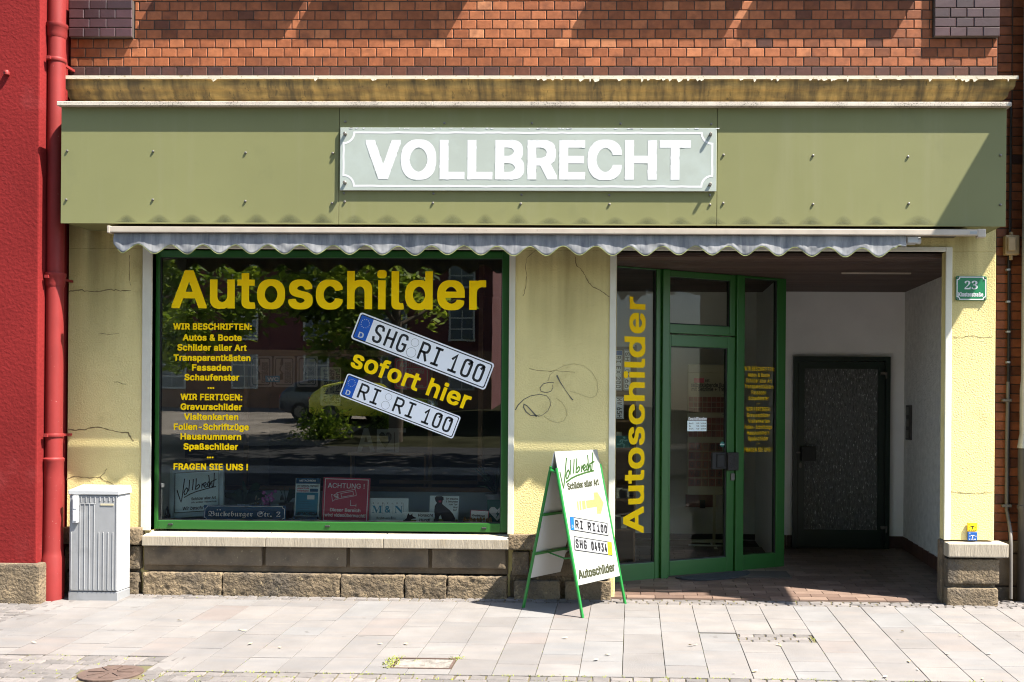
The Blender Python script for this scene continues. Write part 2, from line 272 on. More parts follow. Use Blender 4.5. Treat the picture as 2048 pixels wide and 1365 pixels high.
GLYPHS = """b!	196|70 -22 -18 6 -16 15 -4 11 -2 12 0 38 6 22 16 16 12 5 8 1 52 0 8 -1 12 -5 16 -15 4 -13 1 -52 -5 -18 -16 -16 -12 -5|46 142 -5 384 1 1 110 0 2 -1 0 -78 -4 -304 -2 -2
b&	447|168 -25 -26 2 -32 7 -22 10 -20 12 -24 21 -12 17 -11 22 -7 22 -2 22 1 56 4 22 3 8 5 12 11 16 30 32 30 24 -22 28 -10 20 -6 18 -4 22 -1 52 2 18 5 20 9 18 10 14 15 16 18 11 22 9 20 4 14 1 78 -1 20 -4 22 -9 18 -11 14 -14 10 -14 9 -18 5 -18 2 -16 -1 -56 -5 -20 -9 -20 -9 -14 -20 -19 -42 -37 60 -70 6 26 2 26 102 0 0 -42 -5 -52 -7 -26 -16 -34 58 -70 0 -34 -2 -2 -114 0 -20 22 -30 -15 -30 -9 -40 -5|189 68 7 -1 24 6 14 6 17 11 -85 101 -6 -4 -20 -21 -8 -9 -7 -13 -4 -14 3 -12 7 -14 13 -14 20 -15 16 -6|188 350 30 24 15 18 4 10 -5 16 -20 18 -10 3 -10 -3 -12 -8 -13 -14 -5 -14 5 -20
b+	453|176 16 0 138 -136 0 -1 88 1 2 136 0 0 138 100 0 1 -2 0 -136 135 0 1 -88 -1 -2 -134 0 -1 -138
b,	187|16 -137 0 37 30 188 112 1 1 -37 -53 -188
b-	453|92 170 0 92 267 0 -1 -92
b.	187|68 -22 -16 4 -8 6 -11 12 -4 10 -1 54 5 18 17 17 22 6 46 0 22 -6 14 -12 8 -17 1 -52 -1 -8 -5 -10 -16 -16 -11 -5
b0	453|202 -25 -34 4 -24 7 -8 3 -26 15 -28 28 -21 30 -14 32 -12 42 -7 46 -2 42 0 60 2 42 7 46 12 42 14 32 21 31 25 25 29 18 32 10 34 4 50 0 26 -3 40 -11 28 -19 26 -25 18 -26 14 -32 14 -46 7 -46 2 -42 0 -60 -2 -42 -7 -46 -12 -42 -14 -32 -20 -30 -26 -25 -28 -18 -32 -10 -34 -4|224 70 4 0 20 7 18 13 18 19 13 23 12 32 7 28 5 50 -1 38 -4 34 -7 30 -10 30 -15 25 -18 20 -16 12 -22 8 -22 -7 -18 -13 -18 -20 -13 -21 -13 -34 -7 -28 -5 -50 1 -38 4 -34 7 -30 11 -28 14 -26 19 -20 16 -12
b1	453|54 -18 0 91 134 0 2 1 0 322 -2 1 -4 -2 -76 -55 -44 0 0 104 112 83 122 0 0 -453 2 -1 112 0 1 -91
b2	453|42 -18 0 84 218 233 12 17 14 22 4 8 7 26 -4 16 -7 14 -20 20 -26 14 -18 3 -12 -3 -16 -7 -12 -8 -14 -14 -7 -11 -8 -18 -3 -14 -2 -20 -104 0 0 42 2 24 7 26 11 24 14 20 20 20 26 16 22 9 18 4 36 5 50 0 26 -3 24 -5 28 -11 23 -15 19 -20 13 -16 11 -22 7 -26 2 -20 0 -50 -4 -30 -14 -36 -27 -40 -70 -80 -77 -82 5 -1 194 -2 1 -93
b3	453|190 -25 -24 2 -26 5 -28 9 -27 13 -15 13 -21 21 -15 24 -8 24 -4 26 0 36 2 2 106 0 4 -18 6 -14 7 -12 15 -14 10 -8 14 -7 28 -7 20 2 18 6 18 9 22 23 9 16 5 16 0 4 -12 32 -9 14 -14 12 -19 13 -18 6 -26 5 -24 2 -48 0 -1 2 0 86 102 116 -189 0 0 92 346 1 0 -85 -118 -134 26 -4 26 -9 22 -12 24 -19 19 -24 12 -24 8 -24 2 -24 -1 -54 -2 -18 -7 -24 -13 -24 -14 -18 -22 -20 -26 -17 -30 -10 -26 -6 -28 -2
b4	453|260 -18 0 105 -242 0 0 89 206 350 108 1 1 -1 0 -34 -1 -4 -179 -304 31 -1 76 0 0 153 104 0 1 -152 1 -2 20 -1 49 -1 0 -92 -1 -1 -69 -1 -1 -104
b5	453|192 -25 -22 2 -24 5 -26 10 -25 16 -22 20 -12 14 -10 18 -10 26 -3 24 0 38 106 0 8 -28 8 -14 14 -14 22 -15 14 -5 12 -2 16 4 16 8 12 9 15 15 11 16 8 18 4 18 0 8 -11 36 -13 18 -14 15 -12 9 -28 11 -10 2 -30 -8 -26 -12 -10 -9 -46 0 -59 8 0 38 29 252 314 1 0 -93 -215 0 -9 -88 36 6 66 -1 30 -5 18 -6 22 -11 18 -13 16 -16 22 -30 10 -22 6 -18 5 -38 0 -50 -3 -28 -6 -28 -15 -32 -16 -22 -17 -17 -24 -18 -28 -12 -14 -4 -14 -3 -30 -3
b6	453|200 -25 -26 3 -26 6 -28 13 -22 15 -19 20 -17 24 -12 30 -7 36 -1 68 1 16 5 22 10 30 11 24 21 38 139 206 3 1 110 0 2 -1 0 -36 -109 -158 53 -2 28 -8 26 -11 18 -14 16 -16 17 -25 10 -26 6 -24 2 -24 0 -50 -2 -24 -8 -28 -13 -28 -16 -22 -18 -19 -22 -15 -22 -10 -30 -8 -28 -3|224 70 18 3 16 8 18 15 18 26 7 18 3 14 -3 22 -5 12 -20 30 -18 15 -16 8 -16 4 -14 -4 -16 -7 -27 -24 -10 -16 -11 -32 0 -8 6 -20 6 -14 10 -17 14 -13 12 -9 16 -8
b7	453|76 -18 -1 36 209 416 -244 0 0 92 372 1 1 -97 -225 -446 -2 -2
b8	453|196 -25 -26 2 -30 6 -24 9 -28 15 -15 13 -21 24 -12 22 -8 24 -2 22 0 50 1 12 4 18 7 20 12 19 9 13 15 14 13 10 -19 21 -13 21 -8 24 -3 26 0 40 2 18 7 30 11 21 12 13 20 20 22 13 28 12 34 6 70 1 24 -2 30 -7 22 -10 21 -13 20 -18 11 -15 14 -25 5 -20 3 -24 0 -40 -3 -24 -8 -26 -13 -21 -19 -21 13 -10 16 -15 18 -27 8 -18 5 -22 2 -20 0 -42 -2 -18 -8 -30 -13 -23 -20 -22 -16 -14 -22 -13 -34 -12 -26 -5 -28 -2|225 68 17 3 20 6 21 13 18 18 8 16 4 14 -5 18 -8 16 -14 15 -26 19 -20 7 -14 3 -14 -3 -20 -7 -26 -19 -14 -15 -8 -16 -5 -16 4 -16 8 -16 13 -14 24 -16 18 -6|223 310 5 0 14 3 24 14 19 21 7 14 4 14 -4 14 -6 12 -18 21 -16 9 -26 8 -26 -8 -16 -9 -10 -11 -7 -10 -7 -12 -4 -14 4 -14 7 -14 19 -21 16 -10
b9	453|108 -18 0 36 109 158 -51 3 -24 5 -22 9 -24 17 -21 20 -14 20 -12 28 -5 24 -2 26 1 62 8 40 12 24 17 24 20 21 20 13 26 12 28 7 26 3 52 0 26 -3 30 -7 24 -12 16 -11 25 -23 17 -26 13 -28 7 -38 1 -62 -2 -22 -4 -20 -9 -28 -16 -34 -30 -50 -128 -187|224 264 14 2 20 9 10 8 14 13 18 34 4 18 -4 24 -18 34 -24 22 -16 8 -16 4 -14 -4 -16 -8 -27 -24 -9 -14 -6 -14 -5 -22 0 -6 5 -20 6 -16 9 -12 27 -25
b:	187|68 -22 -16 4 -8 6 -11 12 -4 10 -1 54 5 18 17 17 22 6 46 0 22 -6 14 -12 8 -17 1 -52 -1 -8 -5 -10 -16 -16 -11 -5|68 253 -8 1 -18 11 -9 11 -4 10 -1 52 5 20 9 10 8 6 22 6 46 0 22 -6 12 -9 5 -7 5 -12 1 -52 -1 -8 -5 -10 -9 -12 -18 -10
b?	358|136 -22 -16 4 -8 6 -10 12 -4 10 -2 12 0 38 6 22 13 14 15 7 60 1 8 -1 10 -5 14 -11 8 -17 1 -52 -1 -8 -5 -10 -16 -16 -11 -5|110 134 1 74 3 22 9 28 11 16 14 14 49 36 22 20 6 8 8 14 5 16 -2 10 -14 23 -11 11 -15 9 -20 6 -16 -5 -14 -8 -12 -12 -13 -22 -5 -14 -2 -20 -108 0 -1 2 0 38 3 24 8 24 12 23 11 15 19 18 24 14 24 9 22 5 22 2 56 0 22 -2 26 -6 26 -11 18 -12 18 -17 12 -16 10 -22 6 -22 2 -22 -1 -58 -7 -32 -10 -22 -12 -16 -18 -18 -54 -39 -16 -17 -10 -28 -2 -12 0 -28
bA	479|-6 -18 0 36 3 10 181 498 2 1 118 0 184 -499 3 -10 0 -36 -112 0 -51 142 -164 0 -2 -2 -49 -140|190 218 98 0 -50 146
bB	456|38 -18 0 544 232 1 28 -2 26 -5 28 -11 22 -15 17 -18 11 -15 9 -19 7 -26 2 -20 0 -50 -4 -26 -6 -16 -5 -8 -11 -14 -16 -14 20 -14 15 -16 11 -16 9 -20 5 -22 2 -22 -1 -58 -6 -28 -11 -24 -12 -16 -18 -18 -8 -5 -20 -10 -24 -9 -32 -6 -32 -2|147 76 81 -1 32 3 28 7 18 11 16 18 9 20 -3 18 -12 21 -16 17 -16 10 -14 6 -22 5 -18 2 -82 0|147 304 81 0 24 4 24 11 18 16 7 9 8 16 3 10 -8 24 -11 14 -11 10 -10 6 -22 7 -28 3 -74 0
bC	510|240 -25 -38 4 -36 9 -38 19 -28 22 -32 35 -20 32 -16 40 -10 48 -4 48 0 44 4 48 9 46 17 42 23 36 29 32 28 22 36 17 46 12 32 3 52 0 46 -5 42 -14 24 -12 28 -22 22 -24 20 -31 6 -12 7 -22 6 -26 0 -36 -109 0 -4 18 -16 30 -18 21 -26 20 -16 8 -34 9 -14 -1 -28 -8 -24 -13 -19 -14 -23 -26 -18 -30 -11 -30 -7 -36 -2 -24 1 -14 8 -46 11 -30 18 -30 22 -25 19 -15 27 -13 34 -8 14 1 26 8 16 8 22 16 14 13 12 17 10 20 5 20 3 2 106 0 1 -36 -13 -46 -19 -34 -7 -10 -18 -21 -32 -25 -22 -12 -50 -15 -34 -4
bD	502|38 -18 0 544 214 1 36 -3 46 -10 42 -18 28 -21 32 -33 20 -34 14 -36 10 -46 4 -48 0 -46 -4 -46 -10 -48 -14 -36 -21 -34 -31 -33 -30 -22 -40 -17 -42 -11 -44 -3|147 76 51 -1 34 3 32 7 28 12 26 17 9 10 14 16 17 28 11 34 6 30 1 14 -1 32 -6 30 -11 34 -16 29 -22 23 -22 16 -28 13 -42 9 -24 2 -57 0
bE	418|38 -18 0 544 356 1 0 -93 -247 0 1 -130 228 0 1 -92 -1 -1 -228 0 -1 -135 1 -1 248 0 1 -93
bF	410|38 -18 0 544 352 1 0 -93 -242 0 -1 -2 0 -136 221 0 0 -92 -220 -1 -1 -221
bG	520|242 -25 -40 4 -40 10 -40 21 -24 19 -29 31 -21 36 -13 32 -5 14 -9 42 -3 46 0 48 3 46 9 44 17 44 22 36 21 24 9 8 27 22 36 17 38 11 40 4 52 0 22 -2 46 -9 36 -16 10 -6 20 -15 24 -22 21 -30 16 -34 9 -32 0 -36 -110 -1 -14 33 -16 25 -14 14 -20 15 -16 8 -34 10 -16 -1 -26 -8 -26 -13 -18 -15 -22 -23 -18 -32 -11 -30 -7 -36 -2 -24 1 -14 8 -46 11 -30 18 -30 24 -25 18 -15 26 -13 28 -7 14 -1 24 5 26 11 20 15 15 14 18 28 8 18 3 16 -126 1 0 93 236 0 2 -2 0 -96 -3 -34 -9 -36 -15 -34 -19 -26 -24 -25 -16 -11 -14 -9 -30 -13 -40 -10 -34 -3
bH	516|38 -18 0 544 109 0 1 -219 220 0 2 1 0 218 108 1 1 -545 -109 0 0 232 -222 0 -1 -2 0 -230
bI	300|10 -18 -1 92 85 1 2 1 0 356 -2 2 -85 0 0 92 281 1 1 -93 -85 0 -1 -2 0 -356 1 -1 85 -1 0 -92
bJ	396|160 -25 -40 5 -36 13 -30 21 -24 30 -12 32 -3 12 -4 36 0 66 109 1 0 -33 2 -24 8 -24 16 -20 14 -11 22 -8 6 0 18 7 18 12 16 22 7 22 3 26 0 366 2 1 106 0 0 -405 -3 -32 -3 -14 -12 -32 -20 -25 -34 -26 -42 -14 -34 -4
bK	466|38 -18 0 544 109 0 1 -209 194 210 128 0 0 -37 -189 -202 -1 -2 191 -268 0 -36 -121 0 -154 216 -49 -50 0 -166
bL	393|38 -18 0 544 2 1 106 0 1 -1 0 -450 235 -1 1 -91 -1 -2
bM	628|38 -18 0 545 136 -1 126 -322 14 -42 15 42 125 322 136 0 0 -544 -108 0 0 300 -113 -288 -4 -10 -3 -2 -98 1 -120 299 0 -300
bN	523|38 -18 0 544 118 1 3 -1 217 -342 1 342 1 1 106 0 1 -545 -119 0 -2 2 -216 341 -1 -341 -1 -2
bO	533|240 -25 -38 4 -36 9 -38 19 -28 22 -32 35 -20 32 -16 40 -10 48 -4 48 0 44 4 48 9 46 17 42 23 36 29 32 28 22 36 17 46 12 32 3 50 0 40 -4 38 -11 37 -17 27 -22 29 -32 23 -36 17 -44 9 -44 3 -44 0 -52 -3 -44 -9 -42 -17 -46 -23 -36 -29 -31 -23 -19 -41 -21 -38 -10 -40 -4|257 74 19 -1 26 8 12 6 14 7 18 14 23 24 18 32 9 24 8 32 3 22 -1 36 -7 34 -12 34 -17 29 -24 25 -18 15 -26 13 -34 8 -10 -1 -26 -8 -26 -12 -20 -15 -22 -25 -18 -31 -11 -30 -7 -36 -2 -24 2 -24 7 -36 11 -30 18 -30 22 -25 20 -15 26 -13
bP	444|38 -18 0 544 224 1 32 -3 30 -6 30 -13 26 -17 16 -16 10 -14 7 -12 7 -18 9 -32 2 -24 0 -48 -2 -24 -6 -24 -11 -30 -16 -22 -20 -20 -22 -15 -30 -13 -30 -6 -30 -2 -116 0 -1 -186|147 260 69 0 20 2 26 6 14 6 12 9 14 13 8 14 8 20 3 16 -3 18 -6 18 -11 18 -9 9 -16 12 -22 8 -12 3 -20 2 -74 0
bQ	533|380 -66 -36 48 -20 -4 -32 -3 -50 0 -32 3 -46 11 -36 18 -28 22 -30 31 -22 36 -16 40 -10 48 -4 48 0 44 3 40 11 58 16 38 22 36 19 20 11 12 28 22 36 17 38 11 40 4 50 0 32 -3 46 -12 37 -17 27 -22 29 -32 23 -36 15 -38 12 -60 2 -34 0 -52 -3 -44 -9 -42 -16 -44 -23 -38 -22 -24 48 -66 0 -34 -2 -2|257 74 15 -1 2 1 -51 66 0 36 111 1 32 -42 4 -2 17 31 9 24 8 32 3 22 -1 36 -7 34 -12 34 -17 29 -24 25 -18 15 -26 13 -34 8 -10 -1 -26 -8 -26 -12 -20 -15 -22 -25 -18 -31 -11 -30 -7 -36 -2 -24 2 -24 7 -36 11 -30 18 -30 22 -25 20 -15 26 -13
bR	449|38 -18 0 544 224 1 34 -3 28 -5 32 -12 23 -17 20 -18 13 -20 9 -20 3 -8 6 -34 1 -62 -2 -24 -5 -24 -12 -28 -12 -18 -10 -10 -11 -10 -26 -18 97 -178 0 -36 -118 0 -107 198 -77 0 -1 -2 0 -196|147 274 91 0 20 4 12 4 22 12 12 12 8 12 10 32 -6 28 -4 10 -8 11 -12 13 -16 10 -38 11 -90 1
bS	446|194 -27 -30 2 -16 3 -14 3 -26 9 -28 15 -26 23 -12 14 -12 20 -10 28 -4 28 0 36 110 1 3 -17 7 -18 8 -12 12 -13 16 -11 16 -7 18 -6 18 -3 22 4 18 6 28 17 14 14 11 17 4 12 -3 12 -17 20 -29 18 -48 16 -56 15 -44 15 -34 17 -24 18 -21 25 -11 28 -4 30 0 44 2 22 9 28 12 20 12 14 25 22 28 15 28 10 36 6 74 1 26 -2 26 -5 32 -12 22 -13 16 -12 20 -22 15 -24 7 -22 3 -24 0 -38 -107 0 -6 24 -11 18 -17 16 -24 13 -32 8 -16 -2 -22 -7 -19 -12 -12 -10 -8 -10 -6 -10 -3 -14 4 -12 18 -19 14 -10 16 -8 44 -15 52 -13 46 -15 32 -16 16 -11 23 -23 12 -16 10 -28 3 -22 0 -50 -2 -22 -8 -28 -12 -20 -14 -18 -22 -20 -20 -12 -38 -15 -30 -6 -30 -2
bT	448|172 -18 -1 450 -1 2 -160 0 0 92 428 1 0 -93 -159 0 0 -450 -1 -2
bU	517|228 -26 -30 2 -32 7 -32 13 -24 15 -8 5 -24 24 -15 22 -14 28 -8 32 -3 30 0 374 108 0 0 -334 2 -20 6 -22 9 -20 11 -16 16 -15 18 -13 22 -9 24 -6 10 0 20 5 24 9 20 14 13 13 14 18 7 18 7 24 2 20 0 334 107 1 1 -377 -3 -28 -11 -40 -10 -20 -17 -22 -24 -24 -30 -20 -32 -13 -32 -7 -30 -2
bV	479|182 -18 -186 502 -2 8 0 34 110 1 3 -1 135 -382 130 382 2 1 110 0 1 -35 -3 -10 -181 -498 -3 -2
bW	686|134 -18 -140 508 0 37 110 -1 90 -344 90 345 118 -1 90 -344 89 344 111 0 0 -36 -140 -508 -119 0 -91 333 -90 -333
bX	474|-4 -18 0 36 170 242 -159 230 0 36 119 0 66 -96 46 -70 40 62 74 104 116 1 0 -37 -158 -228 168 -244 0 -36 -118 0 -88 126 -33 52 -3 1 -34 -53 -89 -126
bY	471|182 -18 -1 208 -187 300 0 36 119 0 123 -201 122 201 118 1 1 -37 -187 -300 0 -208
bZ	438|20 -18 0 82 252 370 -254 0 0 92 400 1 1 -83 -253 -368 254 -1 1 -93
ba	389|132 -27 -36 5 -26 10 -16 9 -10 8 -18 21 -10 18 -7 30 -1 56 6 34 8 16 18 21 32 18 36 11 46 8 78 10 12 5 6 6 1 5 -2 6 -7 13 -12 13 -14 9 -22 6 -22 -6 -24 -15 -16 -15 -10 -19 -44 0 -58 17 -1 37 10 22 11 14 20 20 24 16 30 12 36 7 70 1 42 -5 22 -6 12 -5 23 -16 15 -15 10 -17 7 -16 6 -26 2 -22 0 -292 -103 0 -2 10 -16 -9 -16 -5 -18 -3 -18 -2|168 66 18 2 12 5 23 13 10 10 10 14 7 16 4 14 2 18 -58 -8 -38 -8 -24 -13 -10 -9 -5 -8 -2 -8 7 -15 16 -14
bb	424|198 -26 -12 1 -22 5 -14 6 -16 9 0 -11 -2 -2 -100 0 -1 2 0 542 1 1 104 -1 0 -143 14 9 18 6 30 4 74 -1 10 -1 28 -8 26 -14 16 -14 24 -25 17 -29 11 -34 6 -30 2 -30 0 -54 -2 -30 -6 -32 -11 -32 -16 -30 -23 -26 -18 -14 -26 -13 -26 -9 -12 -1|218 68 4 -1 18 6 18 11 16 16 10 14 10 20 7 22 4 24 0 18 -4 24 -7 22 -9 20 -11 14 -15 14 -19 12 -18 6 -22 -6 -18 -10 -22 -25 -13 -23 -7 -22 -4 -24 0 -22 4 -24 7 -22 10 -20 11 -14 15 -14 17 -11
bc	395|180 -26 -28 3 -20 5 -10 3 -28 13 -20 16 -24 26 -15 24 -9 22 -5 14 -6 32 -3 32 0 46 3 34 7 34 13 34 16 26 23 24 20 16 28 14 30 8 26 2 78 -1 32 -8 28 -12 25 -17 13 -14 17 -24 13 -30 0 -36 -58 -16 -44 0 -14 28 -22 22 -30 14 -12 1 -20 -6 -18 -11 -15 -16 -11 -16 -11 -22 -6 -24 -3 -26 4 -32 6 -22 12 -22 9 -12 15 -15 18 -12 20 -6 18 3 26 14 22 22 11 28 3 1 42 0 56 -14 3 -3 0 -34 -11 -28 -14 -23 -18 -18 -13 -11 -15 -10 -24 -11 -30 -7 -22 -2
bd	424|166 -26 -24 2 -28 9 -26 13 -18 15 -22 25 -16 30 -12 34 -6 30 -2 32 0 50 2 32 6 30 12 34 16 29 24 25 18 15 30 15 22 6 10 1 76 1 28 -4 18 -6 14 -9 1 143 105 1 0 -545 -102 0 -1 2 -1 11 -32 -16 -18 -4|202 68 4 -1 20 7 16 10 18 18 10 14 11 28 4 16 4 28 -4 30 -5 22 -14 28 -9 12 -15 14 -18 10 -18 6 -22 -6 -18 -12 -18 -18 -8 -10 -10 -20 -6 -22 -5 -32 5 -34 9 -26 9 -18 9 -12 15 -16 18 -11
be	403|184 -26 -30 3 -32 8 -22 10 -28 20 -22 25 -15 24 -9 22 -5 14 -6 32 -3 32 0 48 2 30 7 32 13 36 15 26 14 16 29 25 28 14 30 9 26 2 60 0 28 -3 28 -8 16 -7 18 -12 22 -20 21 -28 10 -24 8 -24 5 -30 1 -94 -269 -1 -1 -1 3 -12 6 -14 11 -18 17 -17 12 -10 26 -10 16 -3 18 5 16 8 23 19 12 24 3 1 42 0 56 -13 3 -2 0 -34 -8 -22 -9 -16 -10 -12 -18 -16 -18 -12 -18 -10 -22 -7 -24 -4|127 240 151 -1 1 1 -3 12 -10 16 -9 12 -15 15 -18 10 -20 5 -18 -5 -18 -10 -12 -9 -17 -20 -9 -16
bf	253|60 -18 -1 326 -1 1 -74 1 0 86 75 2 0 60 1 12 5 18 9 16 7 8 16 16 15 9 24 8 22 3 56 0 30 -3 18 -5 3 -2 0 -36 -16 -52 -43 0 -10 3 -10 -3 -12 -10 -5 -8 -4 -14 -1 -20 2 -1 84 -1 0 -86 -2 -1 -82 0 -2 -1 0 -326
bg	425|178 -169 -38 4 -18 4 -28 10 -20 11 -25 24 -11 13 -6 9 -3 8 0 34 49 29 44 0 30 -32 12 -9 26 -11 16 -3 8 1 26 8 16 9 19 18 11 26 2 20 -2 0 -30 -13 -16 -3 -72 -1 -26 2 -24 6 -12 6 -18 10 -18 13 -7 6 -13 16 -18 28 -12 30 -6 32 -2 30 1 70 1 12 8 36 12 30 15 24 14 16 27 25 32 15 20 6 12 1 74 1 28 -4 18 -6 16 -9 1 13 1 1 102 0 0 -431 -2 -24 -7 -28 -13 -23 -18 -20 -18 -13 -22 -12 -26 -8 -28 -5 -24 -2|203 80 21 4 18 9 16 15 10 12 11 20 6 18 4 24 0 20 -4 24 -7 20 -9 20 -10 12 -17 16 -16 10 -20 6 -22 -6 -18 -10 -16 -16 -10 -13 -9 -21 -7 -20 -5 -30 5 -32 7 -22 9 -19 10 -11 16 -16 18 -10
bh	410|32 -18 -1 544 1 1 102 0 2 -1 0 -142 16 8 26 8 22 2 74 -1 20 -5 24 -9 14 -11 17 -16 15 -22 9 -26 4 -22 2 -26 0 -280 -1 -2 -104 0 0 238 -3 26 -7 22 -11 16 -19 16 -26 8 -20 -6 -18 -11 -13 -13 -9 -12 -8 -20 -4 -28 0 -236
bi	166|32 -18 -1 414 1 1 102 0 2 -1 0 -412 -2 -2|58 425 -18 5 -14 14 -5 10 -2 10 0 38 7 21 14 13 20 6 48 0 12 -3 14 -7 9 -10 5 -16 0 -46 -6 -16 -14 -14 -10 -4
bk	380|32 -18 -1 544 1 1 102 0 2 -1 0 -257 126 128 120 -1 0 -36 -131 -132 -12 -14 155 -196 0 -34 -2 -2 -120 0 -122 154 -14 -14 0 -140
bl	189|110 -20 -20 2 -6 2 -16 6 -14 10 -14 18 -7 22 -2 22 0 464 1 1 102 0 2 -1 0 -426 5 -18 7 -7 8 -3 36 0 11 -50 0 -36 -3 -2 -28 -4
bm	609|32 -18 0 415 100 0 2 -1 0 -10 28 13 18 4 64 1 24 -3 20 -7 18 -13 14 -15 22 18 18 10 18 6 28 4 62 0 12 -1 18 -4 20 -8 19 -13 13 -13 13 -19 8 -18 7 -36 0 -310 -104 0 0 256 -2 18 -8 22 -10 14 -18 12 -16 6 -12 -2 -12 -6 -22 -20 -8 -12 -8 -24 -2 -264 -104 0 -1 274 -7 22 -8 10 -20 16 -14 5 -6 0 -16 -7 -11 -6 -13 -14 -8 -10 -7 -16 -4 -16 -1 -258
bn	409|32 -18 -1 414 101 1 2 -1 0 -13 18 9 26 8 22 2 60 0 14 -1 26 -7 18 -7 14 -11 17 -16 14 -20 9 -24 5 -26 2 -26 0 -282 -105 0 0 238 -3 26 -7 22 -11 16 -19 16 -26 8 -20 -6 -18 -11 -13 -13 -9 -12 -8 -20 -4 -28 0 -236
bo	415|180 -26 -28 3 -20 5 -10 3 -28 13 -20 16 -24 26 -15 24 -9 22 -5 14 -6 32 -3 32 0 46 3 34 7 34 13 34 16 26 23 24 20 16 28 14 30 8 26 2 58 0 28 -2 30 -8 28 -14 29 -26 14 -16 15 -24 14 -36 7 -32 2 -30 0 -52 -2 -30 -7 -32 -14 -36 -15 -24 -14 -16 -29 -26 -28 -13 -30 -8 -30 -3|204 68 6 -1 20 6 19 11 17 17 10 13 9 20 7 22 4 24 0 16 -4 24 -7 20 -9 20 -11 16 -16 16 -21 12 -18 6 -26 -7 -18 -11 -16 -16 -10 -16 -10 -20 -6 -22 -4 -30 3 -26 6 -24 13 -26 9 -12 15 -16 18 -11
bp	424|32 -161 -1 557 101 1 2 -1 0 -14 16 10 34 9 74 1 24 -2 22 -6 32 -15 16 -14 23 -25 16 -26 13 -38 6 -30 2 -30 0 -54 -2 -30 -6 -32 -11 -32 -13 -24 -18 -24 -26 -22 -26 -13 -28 -9 -24 -2 -72 1 -20 4 -30 15 0 -154|218 68 4 -1 18 6 18 11 16 16 10 14 10 20 7 22 4 24 0 18 -4 24 -7 22 -9 20 -11 14 -15 14 -19 12 -18 6 -22 -6 -18 -10 -22 -25 -13 -23 -7 -22 -4 -24 0 -22 4 -24 7 -22 10 -20 11 -14 15 -14 17 -11
br	259|32 -18 -1 414 101 1 2 -1 0 -8 14 7 28 7 66 1 22 -1 1 -98 -45 0 -10 2 -14 -3 -14 -5 -15 -10 -12 -12 -7 -10 -8 -18 -4 -22 0 -244
bs	365|148 -26 -32 4 -26 7 -20 9 -10 8 -22 20 -10 14 -10 22 -4 18 0 36 58 13 44 0 7 -21 9 -12 12 -13 18 -9 20 -5 24 6 16 9 15 14 4 8 0 4 -11 14 -12 8 -26 9 -66 15 -30 10 -26 12 -16 13 -18 21 -8 24 -3 22 0 42 2 18 6 18 10 18 17 17 12 11 34 15 32 8 16 1 66 0 16 -1 20 -4 18 -6 20 -10 16 -12 10 -11 19 -30 7 -18 0 -38 -56 -13 -44 0 -14 27 -12 13 -16 9 -16 5 -20 -5 -14 -8 -14 -15 -5 -7 0 -4 3 -4 10 -10 12 -8 32 -11 92 -23 26 -13 14 -12 18 -21 8 -24 3 -20 0 -44 -2 -18 -6 -20 -11 -18 -8 -8 -22 -20 -24 -13 -20 -7 -26 -5
bt	227|142 -22 -28 3 -24 8 -18 13 -18 22 -8 22 -3 26 0 236 -1 1 -56 0 -2 1 0 86 59 2 0 90 1 1 104 0 0 -91 76 -1 2 -1 0 -86 -76 -1 -2 -1 0 -198 4 -22 5 -8 9 -7 6 -2 52 1 11 -52 0 -34 -3 -3 -18 -4
bu	410|154 -23 -18 2 -24 5 -20 9 -15 11 -17 16 -13 20 -10 26 -5 24 -1 18 0 288 105 0 0 -240 2 -20 7 -22 13 -20 18 -15 26 -9 10 3 16 7 11 8 12 12 12 18 10 30 1 14 0 234 104 1 1 -415 -101 0 -2 2 0 12 -2 1 -18 -10 -24 -8 -22 -2
bv	389|142 -18 -146 376 -1 4 0 34 111 0 88 -245 88 245 110 1 1 -35 -2 -8 -142 -370 -3 -2
bw	567|116 -18 -115 378 1 37 107 -1 61 -217 1 1 16 64 43 153 108 -1 60 -216 60 216 109 0 0 -36 -117 -378 -104 0 -49 170 -11 46 -2 3 -63 -219
by	389|64 -163 -22 2 -14 3 -3 2 0 36 13 50 2 2 50 -1 11 7 11 10 8 12 10 24 4 16 -137 354 -2 8 0 34 111 0 88 -244 88 244 110 1 1 -35 -2 -8 -164 -428 -15 -32 -14 -20 -10 -10 -12 -10 -16 -9 -28 -7
bz	380|20 -18 0 82 183 238 -7 1 -170 2 0 91 328 1 1 -85 -181 -238 186 0 1 -92
bÄ	479|-6 -18 0 36 3 10 181 498 2 1 118 0 184 -499 3 -10 0 -36 -112 0 -51 142 -164 0 -2 -2 -49 -140|190 218 98 0 -50 146|144 554 -18 5 -6 5 -9 10 -4 10 -2 10 0 38 6 20 15 14 18 5 48 0 18 -5 15 -14 5 -18 0 -44 -5 -16 -14 -14 -9 -4 -10 -2|288 554 -19 6 -14 12 -4 8 -2 10 0 44 5 18 16 14 18 5 48 0 18 -5 15 -14 5 -18 0 -44 -5 -16 -15 -15 -12 -4 -6 -1
